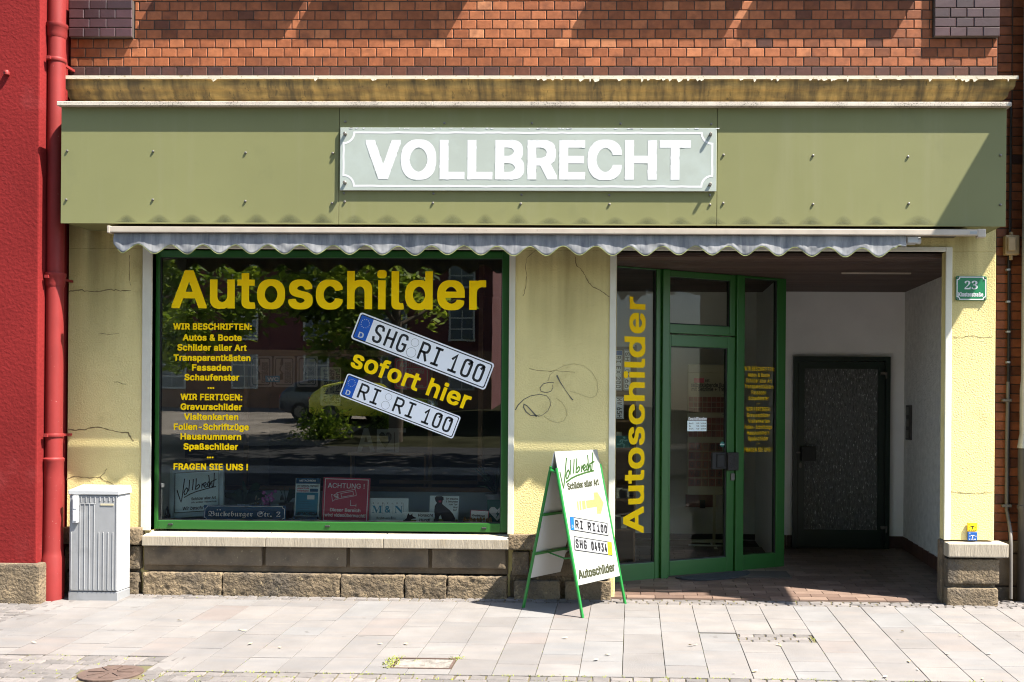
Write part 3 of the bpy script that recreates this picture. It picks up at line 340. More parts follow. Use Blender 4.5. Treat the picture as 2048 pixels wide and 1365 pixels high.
bÖ	533|240 -25 -38 4 -36 9 -38 19 -28 22 -32 35 -20 32 -16 40 -10 48 -4 48 0 44 4 48 9 46 17 42 23 36 29 32 28 22 36 17 46 12 32 3 50 0 40 -4 38 -11 37 -17 27 -22 29 -32 23 -36 17 -44 9 -44 3 -44 0 -52 -3 -44 -9 -42 -17 -46 -23 -36 -29 -31 -23 -19 -41 -21 -38 -10 -40 -4|257 74 19 -1 26 8 12 6 14 7 18 14 23 24 18 32 9 24 8 32 3 22 -1 36 -7 34 -12 34 -17 29 -24 25 -18 15 -26 13 -34 8 -10 -1 -26 -8 -26 -12 -20 -15 -22 -25 -18 -31 -11 -30 -7 -36 -2 -24 2 -24 7 -36 11 -30 18 -30 22 -25 20 -15 26 -13|172 554 -20 6 -14 13 -3 7 -2 10 0 44 5 18 14 14 20 5 46 0 20 -5 14 -14 6 -20 0 -40 -6 -18 -10 -12 -12 -6 -12 -2|314 554 -18 5 -5 5 -9 10 -4 10 -2 10 0 38 6 20 14 14 20 5 46 0 20 -5 14 -14 5 -18 0 -44 -5 -16 -10 -12 -12 -6 -12 -2
bÜ	517|228 -26 -30 2 -32 7 -32 13 -24 15 -8 5 -24 24 -15 22 -14 28 -8 32 -3 30 0 374 108 0 0 -334 2 -20 6 -22 9 -20 11 -16 16 -15 18 -13 22 -9 24 -6 10 0 20 5 24 9 20 14 13 13 14 18 7 18 7 24 2 20 0 334 107 1 1 -377 -3 -28 -11 -40 -10 -20 -17 -22 -24 -24 -30 -20 -32 -13 -32 -7 -30 -2|162 554 -18 5 -5 5 -9 10 -4 10 -2 10 0 38 6 20 14 14 20 5 46 0 20 -5 14 -14 5 -18 0 -44 -5 -16 -10 -12 -12 -6 -12 -2|306 554 -18 5 -5 5 -9 10 -4 10 -2 10 0 38 6 20 14 14 20 5 46 0 20 -5 14 -14 5 -18 0 -44 -5 -16 -14 -15 -14 -4 -6 -1
bß	441|236 -25 -26 3 -26 5 -14 5 -24 12 -2 0 0 -16 -2 -2 -102 0 -2 2 0 400 4 42 12 38 21 28 29 24 40 14 28 4 50 0 40 -6 18 -6 22 -11 32 -29 11 -20 7 -24 2 -22 -1 -60 -5 -22 -17 -30 -17 -22 -3 -10 7 -11 6 -7 24 -20 37 -28 9 -10 10 -12 9 -14 7 -14 4 -18 1 -60 -2 -18 -6 -22 -9 -15 -14 -16 -14 -10 -20 -10 -18 -6 -46 -6|144 46 22 46 44 0 28 -16 28 -6 18 4 16 8 12 12 4 10 -6 15 -16 15 -15 14 -39 29 -18 19 -16 26 -4 14 -1 12 0 56 2 8 5 12 34 46 6 16 -7 22 -8 10 -6 6 -13 8 -16 6 -20 -8 -16 -15 -10 -15 -6 -24 -2 -26
bä	389|132 -27 -36 5 -26 10 -16 9 -10 8 -18 21 -10 18 -7 30 -1 56 6 34 8 16 18 21 32 18 36 11 46 8 78 10 12 5 6 6 1 5 -2 6 -7 13 -12 13 -14 9 -22 6 -22 -6 -24 -15 -16 -15 -10 -19 -44 0 -58 17 -1 37 10 22 11 14 20 20 24 16 30 12 36 7 70 1 42 -5 22 -6 12 -5 23 -16 15 -15 10 -17 7 -16 6 -26 2 -22 0 -292 -103 0 -2 10 -16 -9 -16 -5 -18 -3 -18 -2|168 66 18 2 12 5 23 13 10 10 10 14 7 16 4 14 2 18 -58 -8 -38 -8 -24 -13 -10 -9 -5 -8 -2 -8 7 -15 16 -14|90 425 -16 5 -14 14 -4 10 -1 50 1 8 4 10 14 14 18 5 52 0 16 -5 9 -8 5 -6 6 -20 0 -38 -6 -20 -13 -14 -11 -4|234 425 -16 5 -14 14 -4 10 -1 50 1 8 4 10 14 14 18 5 52 0 16 -5 9 -8 5 -6 5 -16 0 -46 -5 -16 -10 -10 -14 -8
bö	415|180 -26 -28 3 -20 5 -10 3 -28 13 -20 16 -24 26 -15 24 -9 22 -5 14 -6 32 -3 32 0 46 3 34 7 34 13 34 16 26 23 24 20 16 28 14 30 8 26 2 58 0 28 -2 30 -8 28 -14 29 -26 14 -16 15 -24 14 -36 7 -32 2 -30 0 -52 -2 -30 -7 -32 -14 -36 -15 -24 -14 -16 -29 -26 -28 -13 -30 -8 -30 -3|204 68 6 -1 20 6 19 11 17 17 10 13 9 20 7 22 4 24 0 16 -4 24 -7 20 -9 20 -11 16 -16 16 -21 12 -18 6 -26 -7 -18 -11 -16 -16 -10 -16 -10 -20 -6 -22 -4 -30 3 -26 6 -24 13 -26 9 -12 15 -16 18 -11|110 425 -18 5 -14 14 -4 10 -1 50 1 8 4 10 14 14 18 5 52 0 16 -5 15 -14 5 -16 0 -46 -5 -16 -14 -14 -11 -4|252 425 -16 5 -14 14 -4 10 -1 50 1 8 4 10 14 14 18 5 52 0 16 -5 9 -8 5 -6 6 -20 0 -38 -6 -20 -10 -10 -14 -8
bü	410|154 -23 -18 2 -24 5 -20 9 -15 11 -17 16 -13 20 -10 26 -5 24 -1 18 0 288 105 0 0 -240 2 -20 7 -22 13 -20 18 -15 26 -9 10 3 16 7 11 8 12 12 12 18 10 30 1 14 0 234 104 1 1 -415 -101 0 -2 2 0 12 -2 1 -18 -10 -24 -8 -22 -2|106 425 -14 4 -7 5 -9 10 -4 10 -1 50 1 8 4 10 5 6 9 8 18 5 52 0 16 -5 9 -8 5 -6 5 -16 0 -46 -5 -16 -10 -10 -14 -8|250 425 -12 3 -9 6 -9 10 -4 10 -2 10 0 38 6 20 8 10 16 8 58 1 18 -5 14 -14 5 -16 0 -46 -5 -16 -14 -14 -10 -4
v!	196|60 -29 -20 6 -14 15 -5 12 -2 10 0 54 6 22 17 15 18 6 76 0 18 -6 16 -15 5 -12 1 -66 -5 -20 -16 -16 -13 -4|34 135 -4 397 2 2 132 0 1 -2 0 -90 -4 -306 -1 -1
r!	196|86 -9 -18 5 -17 16 -6 22 2 24 5 12 20 17 14 4 32 -1 15 -8 13 -14 4 -18 -1 -26 -5 -12 -16 -16 -18 -5|60 155 -4 357 82 2 1 -52 -4 -306
v&	447|156 -32 -24 2 -26 5 -30 12 -22 15 -20 18 -13 16 -11 22 -7 24 -2 22 0 58 6 36 7 16 20 28 44 40 -15 20 -10 18 -8 28 -3 22 0 56 2 20 5 20 19 31 15 15 19 13 22 8 18 4 116 0 18 -4 24 -9 17 -12 14 -14 19 -30 5 -18 2 -18 -1 -68 -11 -34 -12 -20 -54 -52 35 -41 4 32 123 -1 0 -56 -4 -44 -6 -26 -13 -32 53 -64 0 -50 -1 -1 -138 0 -12 13 -40 -14 -24 -4 -22 -2|190 76 6 0 20 7 16 9 -68 81 -21 -23 -9 -22 8 -16 14 -15 20 -15|191 368 3 0 13 12 17 24 -3 6 -19 18 -19 -14 -8 -16 3 -10
r&	447|182 -12 -24 2 -32 7 -24 10 -18 12 -24 21 -13 16 -11 22 -7 24 -2 22 1 28 7 32 17 27 30 32 40 33 -33 46 -10 18 -8 28 -3 22 2 36 5 20 9 18 10 14 15 14 17 12 18 7 38 7 50 -1 18 -4 24 -9 17 -12 14 -14 19 -30 7 -36 0 -20 -3 -20 -18 -38 -46 -45 -32 -25 94 -114 11 32 4 20 1 27 73 -1 -2 -42 -5 -34 -11 -32 -19 -34 66 -80 1 -10 -87 -1 -30 35 -30 -20 -44 -16 -34 -5|187 52 19 1 36 10 20 11 18 14 -110 130 -24 -18 -29 -30 -12 -28 0 -22 11 -28 20 -20 26 -15|184 322 49 38 15 20 6 18 -1 16 -5 16 -22 19 -20 6 -18 -2 -23 -11 -13 -16 -7 -20 0 -16 7 -22
v-	453|82 163 0 106 288 -1 0 -105
r-	453|108 183 0 66 236 -1 -2 -65
v.	187|56 -29 -14 4 -8 6 -12 11 -4 12 -1 66 5 20 18 16 20 6 70 0 22 -6 12 -12 9 -16 1 -66 -6 -20 -16 -16 -12 -4
r.	187|82 -9 -16 5 -19 18 -4 18 0 18 4 18 18 18 11 4 28 2 20 -5 14 -13 9 -16 1 -26 -3 -14 -7 -10 -14 -13 -18 -4
v:	187|56 -29 -14 4 -8 6 -12 11 -4 12 -1 66 5 20 18 16 20 6 70 0 22 -6 12 -12 9 -16 1 -66 -6 -20 -16 -16 -12 -4|56 246 -6 1 -18 11 -10 10 -4 10 -1 68 5 19 18 16 20 6 70 0 20 -5 9 -6 9 -12 6 -18 0 -60 -1 -8 -11 -17 -10 -9 -20 -6
r:	187|82 -9 -16 5 -19 18 -4 18 0 18 4 18 18 18 11 4 28 2 20 -5 14 -13 9 -16 1 -26 -3 -14 -7 -10 -14 -13 -18 -4|82 266 -6 1 -14 7 -15 16 -4 16 0 20 4 16 11 14 18 9 28 2 20 -5 12 -10 11 -18 0 -36 -11 -17 -10 -9 -20 -6
vA	479|-16 -25 -1 51 184 506 3 2 138 0 185 -500 3 -10 0 -48 -134 0 -52 141 -140 0 -3 -1 -49 -140|206 224 66 0 -34 97
rA	479|10 -5 -1 9 3 10 181 498 89 2 185 -500 3 -10 0 -8 -82 0 -52 141 -192 0 -7 -13 -45 -128|166 204 147 0 -29 80 -46 142 -33 -108
vB	456|28 -25 -1 559 253 0 28 -2 26 -5 28 -11 22 -15 18 -17 12 -16 8 -18 7 -26 2 -20 -1 -76 -10 -34 -21 -26 24 -22 12 -18 9 -18 5 -24 2 -20 -1 -72 -6 -28 -11 -24 -12 -16 -19 -19 -8 -5 -18 -10 -26 -9 -32 -6 -30 -2|158 82 58 0 32 3 28 7 19 12 15 16 8 18 -1 6 -13 22 -16 17 -14 10 -14 6 -42 7 -60 0|158 310 50 0 16 2 20 4 20 10 20 16 14 24 1 6 -6 16 -15 18 -16 11 -16 5 -36 5 -52 0
rB	456|54 -5 -1 519 219 -1 36 -6 28 -11 22 -15 18 -17 12 -16 8 -18 7 -26 2 -20 -1 -36 -9 -32 -23 -28 -37 -22 21 -8 26 -17 16 -15 20 -36 6 -32 0 -44 -6 -28 -11 -24 -12 -16 -19 -20 -26 -14 -36 -11 -52 -6|132 62 110 0 32 3 28 7 19 12 8 8 8 8 9 20 1 28 -7 22 -12 20 -14 13 -14 10 -20 8 -36 5 -112 0|132 290 112 1 26 5 26 13 20 21 12 28 -1 26 -8 24 -15 17 -16 12 -24 7 -28 3 -104 0
vC	510|230 -32 -38 4 -36 9 -40 19 -28 22 -28 30 -23 38 -18 46 -8 40 -4 48 0 60 3 38 9 50 17 44 24 39 30 32 26 21 8 5 28 13 46 12 32 3 76 0 44 -5 44 -14 22 -12 28 -22 24 -24 19 -32 13 -32 6 -26 0 -50 -130 -1 -5 17 -15 30 -10 14 -21 18 -29 18 -24 7 -30 -7 -26 -13 -28 -25 -14 -16 -15 -24 -11 -28 -9 -42 -1 -26 8 -44 11 -30 17 -31 24 -25 18 -15 26 -13 26 -6 28 7 16 8 22 16 12 13 13 18 17 41 130 0 0 -51 -13 -46 -19 -34 -26 -30 -32 -25 -32 -16 -32 -10 -24 -4
rC	510|256 -12 -38 4 -40 10 -40 22 -24 18 -28 31 -23 37 -17 42 -9 44 -4 68 4 48 10 48 16 38 23 37 18 21 38 33 36 17 40 11 62 4 46 -5 42 -14 22 -12 28 -22 24 -24 25 -44 13 -46 0 -10 -78 -1 -8 25 -12 22 -10 14 -34 28 -28 12 -30 6 -30 -1 -34 -9 -26 -13 -18 -15 -24 -26 -17 -28 -12 -36 -6 -30 -3 -38 2 -28 8 -44 13 -34 16 -28 23 -24 18 -15 26 -13 26 -7 38 -2 42 10 16 8 22 16 12 13 13 18 10 20 7 21 76 0 2 -11 -13 -46 -12 -22 -24 -34 -29 -24 -34 -21 -42 -14 -24 -4
vE	418|28 -25 -1 559 377 0 0 -107 -246 -1 0 -115 230 0 0 -105 -2 -2 -228 0 0 -120 2 -2 248 0 0 -106
rE	418|54 -5 -1 519 325 0 0 -67 -246 -1 0 -155 228 0 2 -65 -230 -2 0 -160 248 -2 2 -66
vF	410|28 -25 -1 559 375 0 0 -107 -242 0 -2 -1 0 -122 220 -1 1 -107 -221 0 0 -220
rF	410|54 -5 -1 519 323 0 -2 -67 -242 -1 0 -162 220 -1 1 -65 -221 -2 0 -220
vG	520|232 -32 -40 4 -38 9 -38 19 -28 22 -29 30 -22 36 -18 46 -9 44 -3 44 0 64 5 54 7 34 14 38 23 40 32 35 28 22 34 17 46 12 32 3 76 0 46 -6 28 -8 40 -19 28 -23 22 -23 20 -32 14 -34 5 -22 0 -50 -131 0 -15 32 -17 26 -32 29 -16 8 -28 9 -26 -8 -26 -13 -28 -23 -14 -16 -15 -26 -11 -28 -9 -42 -1 -26 8 -44 11 -30 18 -32 23 -24 18 -15 26 -13 24 -6 20 3 26 11 22 15 14 15 15 22 11 24 -2 2 -122 0 0 107 260 0 1 -1 0 -110 -3 -36 -11 -40 -13 -28 -13 -20 -31 -32 -30 -20 -30 -13 -38 -10 -34 -3
rG	520|258 -12 -40 4 -40 10 -41 22 -23 18 -30 31 -23 39 -16 42 -9 44 -3 68 3 44 11 50 15 38 22 36 21 24 37 31 34 17 40 11 62 4 40 -5 30 -7 44 -21 20 -15 30 -31 20 -32 14 -34 5 -30 -79 -2 -22 44 -24 28 -18 15 -44 17 -16 2 -36 -2 -26 -8 -26 -13 -20 -15 -15 -16 -22 -34 -13 -34 -7 -36 -3 -38 3 -38 6 -30 12 -34 17 -30 24 -26 18 -15 30 -14 42 -8 28 1 30 8 22 10 18 13 14 15 15 22 11 24 6 26 1 16 -131 0 2 67 206 0 1 -71 -3 -36 -11 -40 -13 -28 -13 -20 -31 -32 -30 -20 -36 -15 -40 -9
vH	516|28 -25 -1 559 131 0 0 -220 200 0 1 2 0 218 131 0 0 -558 -131 0 -1 231 -198 0 -2 -1 0 -230
rH	516|54 -5 -1 519 79 0 0 -220 252 0 1 220 79 0 0 -518 -79 0 -1 231 -250 0 -2 -231
vI	300|-2 -25 0 107 86 0 1 2 0 342 -1 1 -86 1 0 106 304 0 0 -106 -84 -1 -2 -1 0 -342 2 -2 84 0 0 -106
rI	300|24 -5 0 67 87 2 0 382 -87 1 0 67 252 0 0 -67 -86 -1 0 -382 86 -2 0 -66
vK	466|28 -25 -1 559 131 0 0 -186 174 186 148 0 0 -51 -184 -199 186 -258 0 -50 -142 -1 -146 203 -36 -38 0 -164
rK	466|54 -5 -1 519 79 -2 0 -246 36 44 189 204 97 0 0 -12 -200 -214 202 -282 0 -10 -92 0 -166 233 -66 -67 0 -166
vL	393|28 -25 -1 557 1 2 128 0 2 -2 0 -450 236 0 0 -106 -2 -1
rL	393|54 -5 -1 517 77 2 2 -452 234 0 2 -66
vN	523|28 -25 -1 559 143 -1 196 -307 0 308 130 0 0 -558 -142 0 -196 305 0 -305
rN	523|54 -5 -1 519 91 -2 203 -318 45 -77 0 395 78 2 0 -518 -91 0 -186 292 -63 107 2 -81 0 -318
vO	533|230 -32 -38 4 -36 9 -40 19 -28 22 -28 30 -23 38 -17 42 -10 54 -3 38 0 60 4 48 5 26 5 22 15 36 21 36 33 35 26 22 36 17 46 12 32 3 74 0 38 -4 40 -11 36 -18 26 -21 30 -31 23 -38 17 -44 9 -44 3 -44 0 -64 -3 -44 -9 -44 -17 -44 -23 -38 -28 -30 -28 -22 -36 -18 -40 -10 -38 -4|265 82 27 6 24 13 20 15 22 24 18 30 9 24 8 34 3 22 -1 20 -7 34 -12 34 -18 30 -22 25 -20 15 -24 13 -24 6 -26 -7 -26 -12 -18 -15 -22 -25 -18 -28 -10 -26 -10 -52 1 -26 7 -36 11 -30 18 -28 23 -26 18 -15 26 -13
rO	533|256 -12 -38 4 -40 10 -40 22 -24 18 -28 31 -23 37 -17 42 -9 44 -4 68 4 48 10 48 16 38 23 37 18 21 38 33 36 17 40 11 60 4 38 -4 20 -5 20 -6 36 -17 26 -22 30 -32 24 -39 16 -42 9 -44 3 -68 -3 -44 -12 -52 -14 -36 -23 -37 -18 -21 -38 -32 -36 -18 -46 -11|252 60 38 0 22 6 30 15 20 15 22 24 18 30 12 34 8 46 -1 60 -7 34 -12 34 -17 30 -23 25 -20 15 -28 14 -40 8 -30 -2 -28 -8 -26 -12 -26 -22 -15 -18 -17 -28 -10 -26 -9 -42 -3 -38 3 -38 7 -36 11 -30 19 -29 22 -25 18 -15 26 -13
vR	449|28 -25 -1 559 247 0 34 -3 26 -5 32 -12 24 -16 21 -20 12 -20 9 -20 8 -32 2 -24 0 -60 -2 -24 -5 -24 -12 -28 -13 -19 -20 -19 -20 -14 91 -168 0 -50 -141 -1 -106 197 -54 1 -2 -1 0 -196|158 280 68 1 32 8 23 13 20 22 8 24 -4 22 -11 22 -13 12 -15 11 -18 6 -36 6 -54 0
rR	449|54 -5 -1 519 195 0 60 -8 32 -12 24 -16 20 -20 15 -24 10 -24 5 -24 2 -44 -7 -48 -12 -28 -13 -20 -20 -18 -38 -22 107 -196 2 -14 -89 0 -106 197 -106 0 -2 -197|132 260 120 1 32 8 23 13 20 22 10 34 1 18 -4 26 -6 16 -8 14 -13 12 -15 11 -40 11 -120 1
vS	446|182 -34 -44 5 -42 12 -28 15 -25 22 -12 14 -12 22 -10 28 -4 26 0 52 131 0 11 -36 7 -11 14 -13 18 -13 36 -12 32 8 27 17 15 14 9 14 3 10 -1 4 -17 20 -28 17 -48 16 -58 15 -42 15 -36 17 -22 18 -22 26 -11 28 -4 28 0 58 2 24 9 26 12 22 12 14 26 21 26 15 20 7 36 8 26 2 78 0 28 -2 26 -5 28 -10 26 -15 16 -13 20 -22 14 -24 7 -22 3 -22 0 -53 -130 0 -5 25 -11 16 -8 9 -10 9 -20 11 -24 7 -26 -7 -20 -11 -18 -18 -8 -14 -1 -6 3 -5 16 -17 16 -12 16 -8 44 -15 98 -28 32 -16 14 -10 24 -23 13 -18 11 -36 1 -78 -2 -22 -8 -26 -12 -22 -14 -18 -23 -20 -28 -15 -30 -11 -30 -6 -30 -2
rS	446|208 -14 -28 2 -44 10 -42 20 -16 14 -20 22 -15 26 -9 30 -3 32 79 0 7 -26 9 -18 16 -16 14 -11 40 -14 26 -3 18 1 22 4 26 10 19 13 14 14 11 16 6 20 -1 18 -4 14 -17 20 -28 17 -148 46 -36 17 -22 18 -22 26 -11 28 -4 28 1 32 9 34 13 24 20 22 18 13 22 13 30 11 30 6 26 2 54 -2 26 -5 32 -12 22 -14 27 -24 9 -10 14 -24 7 -22 3 -34 -78 -1 -5 25 -11 16 -18 18 -22 12 -22 6 -34 3 -22 -3 -22 -7 -16 -8 -16 -15 -14 -20 -4 -14 -1 -16 5 -18 20 -22 30 -18 142 -43 47 -27 23 -23 12 -15 6 -16 6 -22 0 -50 -8 -34 -13 -24 -14 -18 -23 -20 -28 -15 -30 -11 -40 -7
vT	448|160 -25 0 451 -2 1 -158 0 -1 107 451 0 0 -107 -158 0 -2 -1 0 -450
rT	448|186 -5 0 451 -160 1 -1 67 399 0 0 -67 -160 -1 0 -450
vU	517|216 -33 -30 2 -30 7 -34 13 -24 15 -30 29 -16 21 -14 28 -8 32 -3 30 0 390 130 0 0 -336 2 -20 6 -20 9 -20 11 -16 15 -16 22 -14 22 -9 16 -3 38 13 19 13 13 12 15 22 13 38 2 20 0 336 130 0 0 -390 -3 -30 -7 -28 -11 -26 -20 -28 -24 -24 -29 -18 -28 -12 -48 -10
rU	517|242 -13 -30 2 -30 7 -34 13 -24 15 -30 29 -16 21 -14 28 -8 32 -3 30 0 350 78 -2 0 -334 2 -20 13 -36 13 -20 16 -16 19 -13 20 -9 24 -6 26 -1 36 6 24 10 19 13 12 12 16 22 12 34 3 24 0 334 78 2 0 -350 -3 -30 -8 -32 -13 -28 -17 -22 -24 -24 -29 -18 -34 -14 -32 -7
vV	479|172 -25 -187 503 -2 6 0 50 135 -1 124 -348 120 348 134 1 0 -50 -184 -508 -2 -1
rV	479|198 -5 -187 503 -2 16 83 -2 108 -302 42 -128 40 128 105 302 83 2 0 -10 -3 -10 -181 -498
vW	686|122 -25 -139 507 1 52 131 0 79 -302 80 302 139 0 79 -302 78 302 133 0 0 -52 -141 -507 -140 1 -80 290 -79 -290
rW	686|148 -5 -139 507 1 12 78 0 2 -2 77 -298 27 -112 25 108 81 304 86 0 2 -2 79 -302 25 -108 103 410 3 2 79 0 0 -12 -141 -507 -86 0 -3 3 -105 394 -18 -80 -86 -314 -2 -3
va	389|122 -34 -36 5 -28 10 -16 9 -8 8 -19 22 -12 24 -4 14 -2 20 0 58 6 36 7 15 20 21 30 18 36 11 126 18 10 5 5 6 -5 10 -13 14 -13 8 -12 3 -24 -10 -12 -8 -14 -15 -12 -19 -66 0 -58 17 0 50 10 22 11 16 19 19 24 16 30 12 22 5 28 3 78 0 42 -5 30 -9 28 -17 14 -16 18 -32 6 -26 2 -22 0 -306 -126 -1 -16 -5 -32 -4|168 76 10 0 32 18 20 24 11 28 -27 -2 -44 -9 -26 -14 -13 -15 1 -4 16 -18
ra	389|148 -14 -36 5 -24 8 -20 12 -26 28 -11 19 -7 28 -1 30 6 36 7 15 20 21 30 18 32 10 124 18 16 6 7 6 3 12 -4 26 -10 16 -16 14 -20 9 -22 3 -26 -4 -26 -11 -26 -23 -12 -19 -14 0 -56 16 -2 3 0 8 10 22 11 16 20 20 33 20 36 11 34 4 26 0 56 -8 20 -8 24 -15 8 -8 17 -24 11 -32 4 -32 0 -266 -74 -1 0 38 -20 -21 -28 -16 -32 -8|160 52 18 -1 26 5 26 13 16 15 14 22 7 20 2 14 -1 38 -124 -23 -26 -13 -9 -10 -5 -6 -5 -22 4 -18 6 -10 21 -16
vc	395|170 -33 -30 3 -20 5 -36 16 -20 16 -24 25 -18 30 -12 32 -6 30 -3 34 2 84 8 44 11 28 18 30 24 25 19 15 27 15 30 8 28 2 92 0 30 -6 26 -10 22 -12 14 -11 21 -22 13 -22 9 -24 0 -50 -59 -15 -66 0 -13 27 -21 22 -26 14 -14 -4 -19 -12 -15 -14 -21 -36 -10 -46 9 -44 11 -22 11 -16 18 -17 16 -9 10 -3 4 0 28 14 21 23 13 28 66 0 56 -14 2 -2 0 -50 -13 -32 -17 -24 -26 -24 -22 -13 -26 -10 -30 -5
rc	395|196 -13 -30 3 -20 5 -36 16 -20 16 -25 25 -17 30 -12 32 -6 30 -3 34 2 44 8 44 11 28 18 30 24 26 20 15 36 17 30 6 58 1 48 -12 26 -13 18 -14 14 -13 16 -23 13 -32 0 -10 -59 -15 -14 0 -13 27 -11 12 -10 11 -26 13 -38 4 -28 -8 -19 -12 -15 -15 -11 -15 -13 -30 -7 -36 -2 -22 5 -38 7 -26 17 -31 19 -19 19 -12 34 -8 32 5 27 13 22 24 13 28 14 0 56 -14 2 -2 0 -8 -11 -30 -11 -18 -20 -22 -20 -16 -26 -13 -20 -7 -26 -4
vd	424|156 -33 -26 2 -26 9 -26 13 -18 15 -22 25 -17 29 -12 36 -6 30 -2 30 2 96 6 32 12 32 17 30 22 25 18 15 32 15 22 6 24 2 82 0 40 -7 0 132 126 0 1 -558 -125 0 -14 -5 -28 -4|203 78 11 2 17 10 15 14 9 12 15 36 7 34 -3 26 -5 20 -12 26 -11 14 -15 14 -27 14 -10 -3 -17 -11 -15 -14 -9 -12 -13 -26 -9 -42 4 -30 16 -40 11 -16 14 -14 18 -12
rd	424|182 -13 -26 2 -26 9 -26 13 -26 23 -15 18 -14 24 -13 34 -8 48 1 74 9 40 9 24 16 30 23 25 18 15 16 8 36 13 56 2 30 -4 16 -6 17 -11 18 -16 11 -13 0 175 74 0 1 -518 -73 -1 0 46 -20 -24 -30 -20 -32 -9|195 54 25 0 20 6 17 10 15 15 11 15 13 32 7 34 2 22 -7 54 -5 16 -12 22 -9 12 -16 15 -16 10 -26 7 -26 -1 -20 -6 -17 -11 -15 -14 -11 -16 -10 -20 -6 -22 -5 -32 0 -26 5 -32 16 -42 11 -16 16 -15 16 -11
ve	403|174 -33 -30 3 -30 7 -30 14 -31 25 -14 16 -15 26 -14 36 -6 30 -3 34 1 80 7 38 12 38 17 29 24 25 19 16 27 14 30 9 28 2 82 0 32 -4 36 -13 21 -12 29 -30 16 -24 16 -44 5 -28 1 -110 -264 0 -1 0 0 -4 15 -28 16 -16 14 -10 26 -10 16 4 18 11 16 15 14 24 66 0 56 -13 2 -3 0 -48 -8 -22 -19 -26 -17 -17 -38 -22 -20 -7 -24 -4|144 246 119 0 -17 27 -14 15 -26 12 -12 -3 -26 -18 -16 -17
re	403|200 -13 -32 3 -30 8 -22 10 -28 20 -22 24 -18 30 -12 32 -6 30 -3 34 1 40 8 42 11 34 17 29 24 25 20 16 36 17 20 6 58 2 32 -4 36 -13 22 -13 29 -29 15 -24 16 -44 5 -28 1 -68 -273 -2 4 -32 7 -20 12 -20 30 -26 20 -9 26 -5 18 0 30 8 18 10 16 16 14 24 14 0 58 -14 0 -10 -3 -10 -15 -27 -18 -21 -26 -19 -20 -10 -22 -7 -22 -4|104 226 196 2 -10 38 -18 27 -14 15 -28 13 -32 3 -30 -7 -16 -9 -17 -16 -20 -28
vf	253|48 -25 0 325 -2 2 -73 0 0 102 75 0 0 62 1 12 5 18 16 24 16 14 18 11 22 7 20 3 78 0 32 -3 18 -5 2 -3 0 -48 -16 -52 -64 -1 -11 -11 -5 -8 -4 -14 2 -6 83 0 0 -100 -1 -2 -84 0 -1 -2 0 -324
rf	253|74 -5 0 325 -74 2 -1 60 75 2 0 62 6 30 16 24 16 14 16 10 24 8 20 3 50 -2 22 -5 6 -2 0 -10 -16 -52 -14 -1 -12 4 -18 1 -20 -5 -11 -11 -9 -22 0 -46 85 0 0 -60 -86 -4 0 -324
vg	425|168 -176 -46 5 -44 15 -15 10 -25 22 -12 14 -8 16 1 50 49 28 52 0 -16 5 -24 13 -28 22 -14 15 -16 25 -13 34 -6 30 -2 30 1 84 7 44 12 30 17 30 14 16 26 24 26 13 28 8 26 2 80 0 28 -4 14 -4 2 3 122 0 1 -444 -2 -26 -7 -26 -14 -24 -18 -20 -16 -13 -24 -12 -24 -8 -38 -6|205 -68 23 6 20 12 17 16 7 20 -34 -6 -101 2 14 -18 16 -16 19 -11|202 90 12 1 18 9 16 15 20 33 6 18 4 24 -4 28 -16 40 -10 14 -16 14 -26 14 -10 -3 -19 -11 -26 -28 -16 -42 -4 -22 4 -26 16 -40 26 -26
rg	425|194 -156 -40 4 -18 4 -28 10 -18 11 -38 37 -8 16 0 10 50 28 12 0 31 -32 11 -9 28 -11 30 -4 14 1 34 9 20 12 16 16 10 22 4 28 0 52 -30 -30 -34 -14 -28 -4 -54 2 -24 6 -28 14 -22 15 -20 22 -16 25 -13 34 -6 30 -2 56 2 30 8 38 12 28 15 26 14 16 26 24 32 15 22 6 26 2 28 0 30 -4 16 -6 17 -9 19 -18 12 -14 0 46 72 0 1 -404 -2 -26 -7 -26 -14 -24 -18 -20 -16 -13 -24 -12 -24 -8 -28 -5|196 66 18 -1 22 5 22 10 8 7 17 21 11 20 10 42 1 30 -4 32 -8 28 -9 18 -10 14 -16 15 -18 10 -26 7 -26 -1 -18 -6 -19 -11 -16 -16 -10 -12 -9 -20 -8 -26 -4 -26 0 -26 4 -28 17 -44 27 -27 18 -10
vh	410|20 -25 0 557 2 2 124 0 1 -2 1 -131 18 6 22 2 84 0 22 -3 32 -11 17 -11 17 -18 15 -22 9 -26 6 -46 0 -296 -2 -1 -125 1 0 238 -3 24 -7 24 -11 14 -18 17 -16 5 -26 -13 -14 -15 -10 -14 -10 -32 -1 -248
rh	410|46 -5 0 517 74 2 2 -169 22 22 24 12 24 8 22 2 46 -1 42 -14 16 -11 16 -17 15 -22 9 -26 6 -46 0 -256 -75 0 0 238 -3 26 -7 22 -11 14 -18 16 -22 9 -30 2 -16 -4 -26 -15 -23 -26 -8 -20 -4 -28 0 -234
vi	166|20 -25 0 427 2 2 124 0 1 -2 0 -426 -1 -1|46 418 -17 6 -15 13 -4 9 -2 10 0 54 6 20 16 13 20 6 68 0 14 -3 13 -8 9 -8 5 -18 0 -58 -5 -17 -16 -14 -10 -4
ri	166|46 -5 0 387 74 2 1 -388|72 438 -16 5 -18 19 -4 14 0 14 5 18 11 11 20 9 22 1 18 -5 17 -14 5 -10 1 -26 -3 -12 -20 -20 -14 -4
vk	380|20 -25 0 557 2 2 124 0 1 -2 1 -233 104 105 141 0 -1 -51 -136 -139 149 -188 0 -50 -1 -1 -142 0 -114 142 -1 -3 0 -138
rk	380|46 -5 0 517 74 2 2 -288 156 158 89 0 -1 -12 -153 -156 165 -210 1 -10 -92 0 -135 169 -31 -31 0 -138
